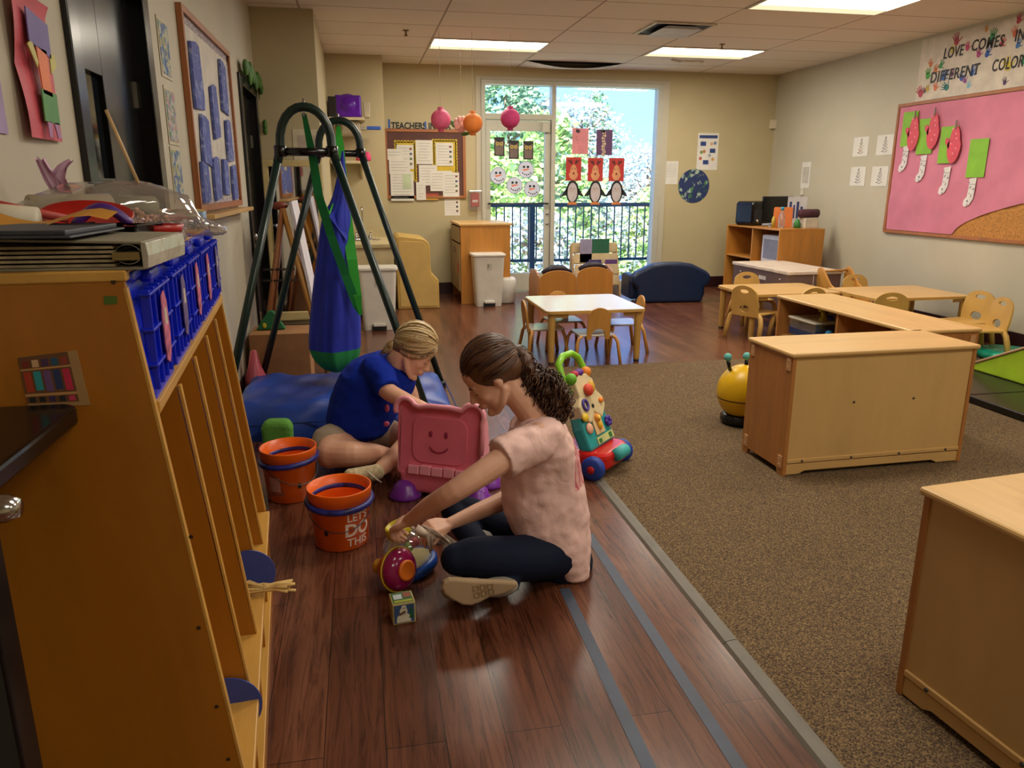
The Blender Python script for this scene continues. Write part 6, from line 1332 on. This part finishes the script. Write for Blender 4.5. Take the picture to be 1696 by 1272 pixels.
def head(mb, T):
    old = mb.T; mb.T = T
    mb.ell((-.012, 0, .035), (.096, .076, .093), 28)
    mb.ell((.032, 0, -.012), (.061, .060, .090), 26); mb.ell((.030, 0, -.060), (.050, .052, .050), 22)
    mb.ell((.030, 0, .045), (.060, .060, .055), 22)
    for s in (-1, 1):
        limb(mb, [(-.010, s*.052, -.045), (.025, s*.044, -.082), (.064, s*.016, -.106)], [.014, .014, .013])
        mb.ell((.052, s*.034, -.030), (.028, .024, .026), 16)      # cheek
        limb(mb, [(.079, s*.012, .018), (.074, s*.038, .018)], [.010, .009], 10)   # brow
        mb.ell((.071, s*.031, -.001), (.012, .015, .010), 14)      # closed lid
        mb.ell((.096, s*.009, -.035), (.009, .0075, .007), 10)      # nostril
        mb.ell((-.010, s*.073, -.004), (.014, .008, .025), 14, Euler((0, .15, s*.12))); mb.ell((-.006, s*.072, -.022), (.007, .006, .009), 10)
    limb(mb, [(.084, 0, .014), (.098, 0, -.010), (.111, 0, -.030)], [.008, .0088, .0098], 10, False)
    mb.ell((.094, 0, -.038), (.010, .012, .007), 12)
    mb.ell((.084, 0, -.062), (.016, .026, .018), 14)              # mouth mound
    mb.ell((.0970, 0, -.0585), (.008, .018, .0048), 14); mb.ell((.0945, 0, -.0675), (.008, .015, .0052), 14)
    mb.ell((.078, 0, -.102), (.020, .021, .016), 14)              # chin
    mb.ell((.02, 0, -.085), (.045, .036, .022), 14)
    mb.T = old
def skinmat(nm, c, c2):
    m, t, b = nodes(nm, .5); v = coords(t); f_ = noise(t, v, 14, 3); t.links.new(ramp(t, f_, [(.3, c2), (.7, c)]), b.inputs['Base Color'])
    b.inputs['Subsurface Weight'].default_value = .08; b.inputs['Subsurface Radius'].default_value = (.012, .005, .003); return m
def hairmat(nm, c1, c2, c3):
    m, t, b = nodes(nm, .42); g_ = t.nodes.new('ShaderNodeNewGeometry'); f_ = ramp(t, g_.outputs['Random Per Island'], [(0, c1), (.5, c2), (1, c3)]); t.links.new(f_, b.inputs['Base Color']); return m
def hairstrands(T, starts, end, cen, rad, n, r, mat, seed, lift=1.02, tail=None):
    """strands lie on an ellipsoid (cen, rad) from the hairline to the gathering point"""
    rr = random.Random(seed); mb = MB(mat); mb.T = T
    for k in range(n):
        a = rr.choice(starts); a = Vector(a)+Vector((rr.gauss(0, .07), rr.gauss(0, .10), rr.gauss(0, .07))); a.normalize(); b_ = (Vector(end)+Vector((rr.gauss(0, .05), rr.gauss(0, .06), rr.gauss(0, .05)))).normalized(); pts = []; rs_ = []
        l_ = lift+rr.uniform(-.012, .02)
        for i in range(11):
            t_ = i/10; q = a.slerp(b_, t_) if a.angle(b_) > .01 else a; wv = .02*math.sin(t_*9+k)
            pts.append((cen[0]+rad[0]*q.x*(l_+wv*.3), cen[1]+rad[1]*q.y*l_+wv*.003, cen[2]+rad[2]*q.z*l_)); rs_.append(r*(.6+.7*math.sin(PI*min(1, t_*.9+.1))))
        mb.tube(pts, rs_, 5)
    return mb
def loft(mb, rings, yc, n=28, pw_=2.3):
    """rings: (v, uL, uR, half depth) silhouette of the photograph on the plane y=yc; closed"""
    vs = []
    for r in rings:
        v_, ul, ur, dp = r[:4]; yy = yc if len(r) < 5 else r[4]; a, b_ = ay(ul, v_, yy), ay(ur, v_, yy); cx, w2 = (a.x+b_.x)/2, (b_.x-a.x)/2
        for k in range(n):
            t_ = 2*PI*k/n; c_, s_ = math.cos(t_), math.sin(t_); vs.append((cx+w2*math.copysign(abs(c_)**(2/pw_), c_), yy+dp*math.copysign(abs(s_)**(2/pw_), s_), a.z))
    m_ = len(rings); fs = [(i*n+k, i*n+(k+1) % n, (i+1)*n+(k+1) % n, (i+1)*n+k) for i in range(m_-1) for k in range(n)]+[tuple(range(n-1, -1, -1)), tuple((m_-1)*n+k for k in range(n))]
    return mb.add(vs, fs, True)
def cloth(nm, c, rough=.85, b_=.25):
    m, t, bb = nodes(nm, rough, spec=.2); v = coords(t); f_ = noise(t, v, 9, 4, .6, .6); t.links.new(ramp(t, f_, [(.3, dk(c, .93)), (.7, dk(c, 1.05))]), bb.inputs['Base Color']); bump(t, bb, f_, b_, .02); return m
def add_at(mb, T, fn): old = mb.T; mb.T = T; fn(mb); mb.T = old

# ------------------------------------------------------------------ girl in the pink shirt (faces left)
g2 = thing('person', 'person with a curly brown ponytail, pink t-shirt and navy leggings, sitting cross-legged holding down a dome toy', 'person', (0, 0, 0))
g2['label'] = 'person with curly brown ponytail and pink t-shirt sitting cross-legged over a dome toy'
skin2 = skinmat('skin_light', '#e6b498', '#dca88c'); YC = 2.52
HT2 = frame(ay(816, 624, 2.52), (-.80, .06, -.60), (-.55, 0, .8))
body = MB('paper'); head(body, HT2)
nk = HT2@Vector((-.03, 0, -.06)); limb(body, [HT2@Vector((-.035, 0, -.02)), nk, ay(884, 690, 2.52), ay(892, 730, 2.52)], [.054, .050, .054, .07])
limb(body, [ay(893, 722, 2.40), ay(835, 760, 2.33), ay(755, 812, 2.29), ay(712, 838, 2.36), ay(678, 862, 2.44)], [.052, .046, .038, .033, .024])
W1 = ay(678, 862, 2.44)
hand(body, W1, ay(652, 872, 2.50)-W1, Vector((.25, .2, -1)), Vector((-.2, 1, .3)), (.75, .8, .85, .9), .92, (.5, .9, .2), .25)
limb(body, [ay(905, 735, 2.66), ay(862, 812, 2.70), ay(836, 828, 2.66), ay(790, 848, 2.60), ay(744, 868, 2.54)], [.05, .043, .038, .032, .023])
W2 = ay(744, 868, 2.54)
hand(body, W2, ay(712, 874, 2.50)-W2, Vector((-.1, .35, -1)), Vector((-.1, -.6, .8)), (.7, .85, .95, 1.0), .92, (.45, .85, .15), .25)
organic('body', body, skin2, g2, .0045, 5)
sh = MB('paper')
loft(sh, [(947, 925, 966, .10), (935, 905, 970, .150), (905, 872, 972, .165), (870, 842, 972, .160), (835, 832, 970, .150), (800, 832, 963, .145), (765, 838, 956, .15), (735, 842, 949, .165), (712, 848, 938, .165), (698, 856, 925, .12), (688, 866, 912, .075)], YC)
limb(sh, [ay(905, 724, 2.42), ay(868, 742, 2.37)], [.072, .070], 18, False); sh.tube([ay(880, 735, 2.385), ay(828, 762, 2.335)], [.070, .073], 20)
limb(sh, [ay(910, 728, 2.62), ay(878, 760, 2.67)], [.068, .062], 18, False); sh.tube([ay(885, 750, 2.66), ay(860, 800, 2.69)], [.062, .06], 18)
shm = cloth('pink_cotton', '#ecc6be', .9, .35)
t = shm.node_tree; bb_ = t.nodes['Principled BSDF']; src = bb_.inputs['Base Color'].links[0].from_socket
v = coords(t); sp3 = t.nodes.new('ShaderNodeSeparateXYZ'); t.links.new(v, sp3.inputs[0])
def cmp_(sock, thr, op='GREATER_THAN'): n_ = t.nodes.new('ShaderNodeMath'); n_.operation = op; t.links.new(sock, n_.inputs[0]); n_.inputs[1].default_value = thr; return n_.outputs[0]
def mul_(a, b_): n_ = t.nodes.new('ShaderNodeMath'); n_.operation = 'MULTIPLY'; t.links.new(a, n_.inputs[0]); t.links.new(b_, n_.inputs[1]); return n_.outputs[0]
msk = mul_(mul_(cmp_(sp3.outputs[0], ay(938, 740, YC).x), cmp_(sp3.outputs[2], ay(950, 792, YC).z)), cmp_(sp3.outputs[2], ay(938, 690, YC).z, 'LESS_THAN'))
wv_ = t.nodes.new('ShaderNodeTexWave'); wv_.wave_type = 'RINGS'; wv_.inputs['Scale'].default_value = 12; wv_.inputs['Distortion'].default_value = 6; t.links.new(v, wv_.inputs['Vector'])
pc_ = ramp(t, wv_.outputs['Fac'], [(.3, '#c9707c'), (.6, '#e2aaa6')]); mx_ = t.nodes.new('ShaderNodeMix'); mx_.data_type = 'RGBA'; t.links.new(msk, mx_.inputs[0]); t.links.new(src, mx_.inputs[6]); t.links.new(pc_, mx_.inputs[7]); t.links.new(mx_.outputs[2], bb_.inputs['Base Color'])
so2 = organic('t_shirt', sh, shm, g2, .007, 3, .016, .055, 'pale pink t-shirt')
# printed panel on the back of the shirt: faint rose texture where the back faces right
lg2 = MB('paper')
limb(lg2, [ay(935, 915, 2.45), ay(860, 925, 2.37), ay(790, 922, 2.33), ay(756, 926, 2.32)], [.088, .082, .070, .055], 18)
limb(lg2, [ay(756, 926, 2.32), ay(765, 925, 2.45), ay(790, 918, 2.68)], [.055, .052, .038], 16)
limb(lg2, [ay(915, 905, 2.62), ay(840, 880, 2.76), ay(775, 850, 2.85), ay(752, 845, 2.86)], [.088, .082, .068, .056], 18)
limb(lg2, [ay(752, 845, 2.86), ay(778, 885, 2.72), ay(815, 930, 2.50), ay(845, 965, 2.30)], [.056, .052, .045, .036], 16)
lg2.ell(ay(925, 925, 2.54), (.13, .16, .085), 20)
organic('leggings', lg2, cloth('navy_leggings', '#131a30', .8, .1), g2, .007, 4, label='dark navy leggings')
def pxprism(nm, pts, y0_, y1_, mat, parent, bevel=0, label=None):
    mb = MB(mat); P = [ay(u, v_, y0_) for u, v_ in pts]; vs = [tuple(p) for p in P]+[(p.x, y1_, p.z) for p in P]; n_ = len(P)
    mb.add(vs, [tuple(range(n_)), tuple(range(2*n_-1, n_-1, -1))]+[(i, (i+1) % n_, n_+(i+1) % n_, n_+i) for i in range(n_)]); return part(nm, mb, parent, bevel, label)
SOLE = [(731, 974), (735, 965), (744, 960), (758, 960), (780, 962), (800, 963), (830, 964), (856, 966), (859, 969), (850, 978), (834, 985), (812, 990), (795, 999), (781, 1004), (766, 1003), (748, 994), (736, 985)]
sho = MB('paper'); P = [ay(u, v_, 2.215) for u, v_ in SOLE]
sho.add([tuple(p+Vector((0, -.010, 0))) for p in P]+[(p.x, p.y+.055, p.z) for p in P], [tuple(range(17)), tuple(range(33, 16, -1))]+[(i, (i+1) % 17, 17+(i+1) % 17, 17+i) for i in range(17)])
shoe = pxprism('shoe', SOLE, 2.20, 2.225, plain('shoe_sole', '#b39a78', .7, var=.05), g2, .008, 'tan shoe sole facing the camera')
up_ = MB(plain('shoe_upper', '#8f8a80', .8)); up_.ell(ay(772, 976, 2.255), (.085, .05, .035), 16); up_.ell(ay(825, 972, 2.255), (.07, .045, .030), 16); part('shoe_upper', up_, shoe)
tr_ = MB('#9a8261')
for i, (u, v_) in enumerate(((788, 974), (800, 972), (812, 971), (790, 985), (802, 982), (814, 980))):
    p = ay(u, v_, 2.199)
    for (dx, dz, w2, h2_) in ((0, .008, .008, .0012), (0, -.008, .008, .0012), (-.008, 0, .0012, .008), (.008, 0, .0012, .008)): tr_.box(p.x+dx-w2, p.x+dx+w2, 2.1975, 2.1995, p.z+dz-h2_, p.z+dz+h2_)
part('tread', tr_, shoe)
s2 = MB('shoe_upper'); s2.ell(ay(797, 893, 2.70), (.05, .04, .035), 14); part('shoe', s2, g2, label='grey shoe tucked between the legs')
# hair
hm = hairmat('hair_brown', '#2e1a12', '#452a1c', '#664227')
hc = MB('paper'); hc.T = HT2; HC = (-.022, 0, .046); HR = (.101, .086, .097)
hc.ell(HC, HR, 28); hc.ell((-.062, 0, .0), (.058, .068, .06), 20); hc.ell((-.105, 0, .025), (.03, .035, .03), 14); hc.T = Matrix.Identity(4)
hair = organic('hair', hc, hm, g2, .006, 3, label='brown hair pulled back')
starts = [(.75, y, z) for y in (-.35, 0, .35) for z in (.35, .55, .8)]+[(.35, s*.95, z) for s in (-1, 1) for z in (-.05, .2, .45, .7)]+[(0, s*.9, -.2) for s in (-1, 1)]
part('hair_strands', hairstrands(HT2, starts, (-.95, 0, -.12), HC, HR, 150, .0030, hm, 3), hair)
T0 = HT2@Vector((-.12, 0, .02))
tail = [T0, ay(882, 628, 2.52), ay(903, 645, 2.51), ay(922, 665, 2.505), ay(938, 692, 2.50)]
tm = MB('paper'); limb(tm, tail, [.026, .044, .046, .034, .010], 16); pt_ = organic('ponytail', tm, hm, hair, .008, 2, .03, .03, label='curly ponytail')
cu = MB(hm); rr = random.Random(9); TP, TR = catm(tail, [.026, .058, .066, .056, .03], 6)
for k in range(260):
    i0 = rr.randint(0, 17); ln = rr.randint(5, 11); a0 = rr.uniform(0, 6.28); rad_ = rr.uniform(.35, 1.08); fq = rr.uniform(1.3, 2.4); cr_ = rr.uniform(.006, .014); pts = []
    for j in range(ln*4):
        i = min(len(TP)-1.001, i0+j/4); ii = int(i); p = TP[ii].lerp(TP[ii+1], i-ii); r_ = (TR[ii]*(1-i+ii)+TR[ii+1]*(i-ii))*rad_
        dd = (TP[ii+1]-TP[ii]).normalized(); e1 = dd.orthogonal().normalized(); e2 = dd.cross(e1); a = a0+.10*j
        pts.append(p+(e1*math.cos(a0)+e2*math.sin(a0))*r_+(e1*math.cos(a*fq*4)+e2*math.sin(a*fq*4))*cr_+dd*(0))
    cu.tube(pts, [.0023]*(len(pts)-1)+[.0008], 4)
co = part('curls', cu, pt_, label='tight brown curls'); co['kind'] = 'stuff'
tie = MB('#1a1414').tube([HT2@Vector((-.118, .024*math.cos(a), .02+.024*math.sin(a))) for a in [2*PI*i/16 for i in range(16)]], .006, 8, closed=True); part('hair_tie', tie, hair)
def facial(person, T, hairc, lipc):
    for s in (-1, 1):
        part('eyebrow', (lambda m: (setattr(m, 'T', T), m.tube([(.0895, s*.014, .019), (.088, s*.030, .025), (.077, s*.046, .018)], [.0018, .0026, .0012], 6))[1])(MB(hairc)), person)
        part('eyelashes', (lambda m: (setattr(m, 'T', T), m.tube([(.0795, s*.018, -.006), (.0835, s*.031, -.0095), (.0755, s*.044, -.006)], [.0012, .0020, .0012], 6))[1])(MB('#20140f')), person)
    m_ = MB(plain('lips_'+lipc.strip('#'), lipc, .45)); m_.T = T; m_.ell((.1005, 0, -.0585), (.0058, .0165, .0040), 12); m_.ell((.0980, 0, -.0675), (.0060, .0140, .0046), 12); part('lips', m_, person)
facial(g2, HT2, '#2f1c12', '#a8604f')
# white wipe held in her far hand
wc_ = MB(plain('wipe', '#dccab8', .9)); b0 = ay(705, 880, 2.47)
def ribbon(mb, pts, w0, n=6):
    vs = []
    for i, p in enumerate(pts):
        for k in range(n): t_ = k/(n-1)-.5; w_ = w0[i]; vs.append((p.x+t_*w_, p.y+.012*math.sin(k*1.9+i), p.z+.010*math.sin(k*2.6+i*1.3)))
    mb.add(vs, [(i*n+k, (i+1)*n+k, (i+1)*n+k+1, i*n+k+1) for i in range(len(pts)-1) for k in range(n-1)], True)
ribbon(wc_, [ay(690, 872, 2.46), ay(703, 882, 2.44), ay(722, 890, 2.46), ay(735, 900, 2.5)], [.05, .08, .06, .05]); ribbon(wc_, [ay(708, 882, 2.45), ay(711, 895, 2.45), ay(714, 912, 2.45)], [.05, .025, .008]); ribbon(wc_, [ay(728, 888, 2.48), ay(745, 900, 2.5), ay(738, 915, 2.47)], [.05, .05, .02])
o = single('cleaning_wipe', wc_, 'crumpled whitish cleaning wipe hanging from the hand of the girl in pink', 'wipe')
md = o.modifiers.new('sol', 'SOLIDIFY'); md.thickness = .0015

# ------------------------------------------------------------------ person in the blue shirt (faces right)
g1 = thing('person', 'person with blonde tied hair and royal blue t-shirt sitting behind the pink toy chair', 'person', (0, 0, 0))
skin1 = skinmat('skin_fair', '#dfae90', '#d4a084'); Y1 = 3.80
HT1 = frame(ay(685, 583, 3.70), (.76, -.16, -.62), (.6, 0, .8))
body = MB('paper'); head(body, HT1)
limb(body, [HT1@Vector((-.035, 0, -.02)), HT1@Vector((-.045, 0, -.075)), ay(655, 612, 3.74), ay(640, 640, 3.76)], [.054, .050, .055, .07])
limb(body, [ay(632, 618, 3.62), ay(640, 645, 3.57), ay(668, 662, 3.50), ay(697, 675, 3.46), ay(722, 685, 3.43)], [.050, .045, .040, .034, .025])
W3 = ay(722, 685, 3.43); hand(body, W3, ay(745, 690, 3.40)-W3, Vector((.2, -.4, -1)), Vector((.2, .9, .2)), (.35, .4, .45, .5), .95, (.6, .8, .1), .2)
limb(body, [ay(672, 640, 3.90), ay(690, 672, 3.90), ay(712, 705, 3.80), ay(700, 735, 3.62), ay(680, 745, 3.52)], [.05, .044, .038, .032, .025])
W4 = ay(680, 745, 3.52); hand(body, W4, Vector((-.5, -.5, -.3)), Vector((-.2, -.1, -1)), Vector((-.5, .5, .2)), (.4, .45, .5, .5), .95)
# legs (bare below the shorts)
limb(body, [ay(585, 735, 3.74), ay(556, 742, 3.62), ay(548, 752, 3.54)], [.088, .082, .072], 18)
limb(body, [ay(548, 752, 3.54), ay(585, 752, 3.50), ay(618, 752, 3.56), ay(640, 752, 3.66)], [.070, .062, .052, .036], 16)
limb(body, [ay(640, 730, 3.86), ay(668, 722, 3.78), ay(684, 728, 3.68)], [.085, .075, .065], 18)
limb(body, [ay(684, 728, 3.68), ay(665, 748, 3.56), ay(642, 768, 3.45), ay(626, 780, 3.40)], [.062, .055, .042, .033], 16)
organic('body', body, skin1, g1, .0055, 5)
sh = MB('paper')
loft(sh, [(722, 560, 632, .13), (712, 548, 645, .165), (695, 540, 655, .175), (675, 543, 668, .175), (655, 547, 684, .175), (635, 555, 690, .18), (618, 564, 688, .18), (603, 578, 672, .15), (592, 600, 660, .11), (584, 625, 652, .07)], Y1)
limb(sh, [ay(622, 612, 3.68), ay(634, 625, 3.62)], [.075, .070], 18, False); sh.tube([ay(630, 620, 3.64), ay(643, 645, 3.565)], [.069, .060], 18)
organic('t_shirt', sh, cloth('royal_cotton', '#0b2a9c', .85, .2), g1, .008, 3, .014, .07, 'royal blue t-shirt')
sr = MB('paper'); sr.ell(ay(570, 728, 3.80), (.14, .17, .10), 20); limb(sr, [ay(570, 728, 3.76), ay(548, 736, 3.66)], [.10, .10], 18, False); limb(sr, [ay(610, 722, 3.86), ay(640, 722, 3.84)], [.10, .095], 18, False)
organic('shorts', sr, cloth('beige_shorts', '#a89884', .9, .2), g1, .009, 3, .01, .06, 'beige shorts')
shb = MB(plain('knit_shoe', '#c4b48e', .9, var=.1, scale=60)); p1, p2 = ay(622, 784, 3.38), ay(578, 786, 3.30); shb.T = Matrix.Identity(4)
limb(shb, [ay(624, 782, 3.39), ay(604, 785, 3.345), ay(580, 787, 3.30)], [.038, .036, .030], 14); so3 = part('shoe', shb, g1, label='cream knit shoe')
sl = MB('#e0d8c4'); 
for k in range(3): q = ay(614+k*5, 782+k*4, 3.33); sl.tube([q+Vector((-.02, -.02, .02)), q+Vector((0, -.028, -.002)), q+Vector((.02, -.02, -.02))], .003, 6)
part('laces', sl, so3)
hb_ = hairmat('hair_blonde', '#6a5030', '#b0925e', '#d9c498')
HC1 = (-.020, 0, .048); HR1 = (.104, .088, .100)
hc = MB('paper'); hc.T = HT1; hc.ell(HC1, HR1, 28); hc.ell((-.06, 0, .0), (.058, .068, .062), 20); hc.T = Matrix.Identity(4)
h1 = organic('hair', hc, plain('hair_blonde_base', '#7a5a34', .5), g1, .006, 3, label='blonde hair tied back')
part('hair_strands', hairstrands(HT1, starts, (-.85, 0, -.5), HC1, HR1, 190, .0042, hb_, 5, 1.03), h1, label='streaky blonde strands')
bn_ = MB(hb_); bn_.T = HT1
for k in range(22):
    a0 = k*2*PI/22; bn_.tube([(-.112+.018*math.sin(t_*2), .030*math.cos(a0+t_)*(1-.2*t_), -.03-.012*t_*2+.026*math.sin(a0+t_)) for t_ in [i/6*2 for i in range(7)]], .0065, 5)
bn_.ell((-.105, 0, -.045), (.028, .030, .034), 14); part('bun', bn_, h1, label='low twisted bun')
facial(g1, HT1, '#8a6a44', '#b0604f')
pr = MB('#b8507a'); q = ay(640, 697, 3.60); pr.ell(ay(641, 676, 3.60), (.012, .012, .02), 10); pr.ell(ay(640, 702, 3.60), (.016, .012, .014), 10); part('shirt_print', pr, g1, label='bit of pink print at the shirt edge')
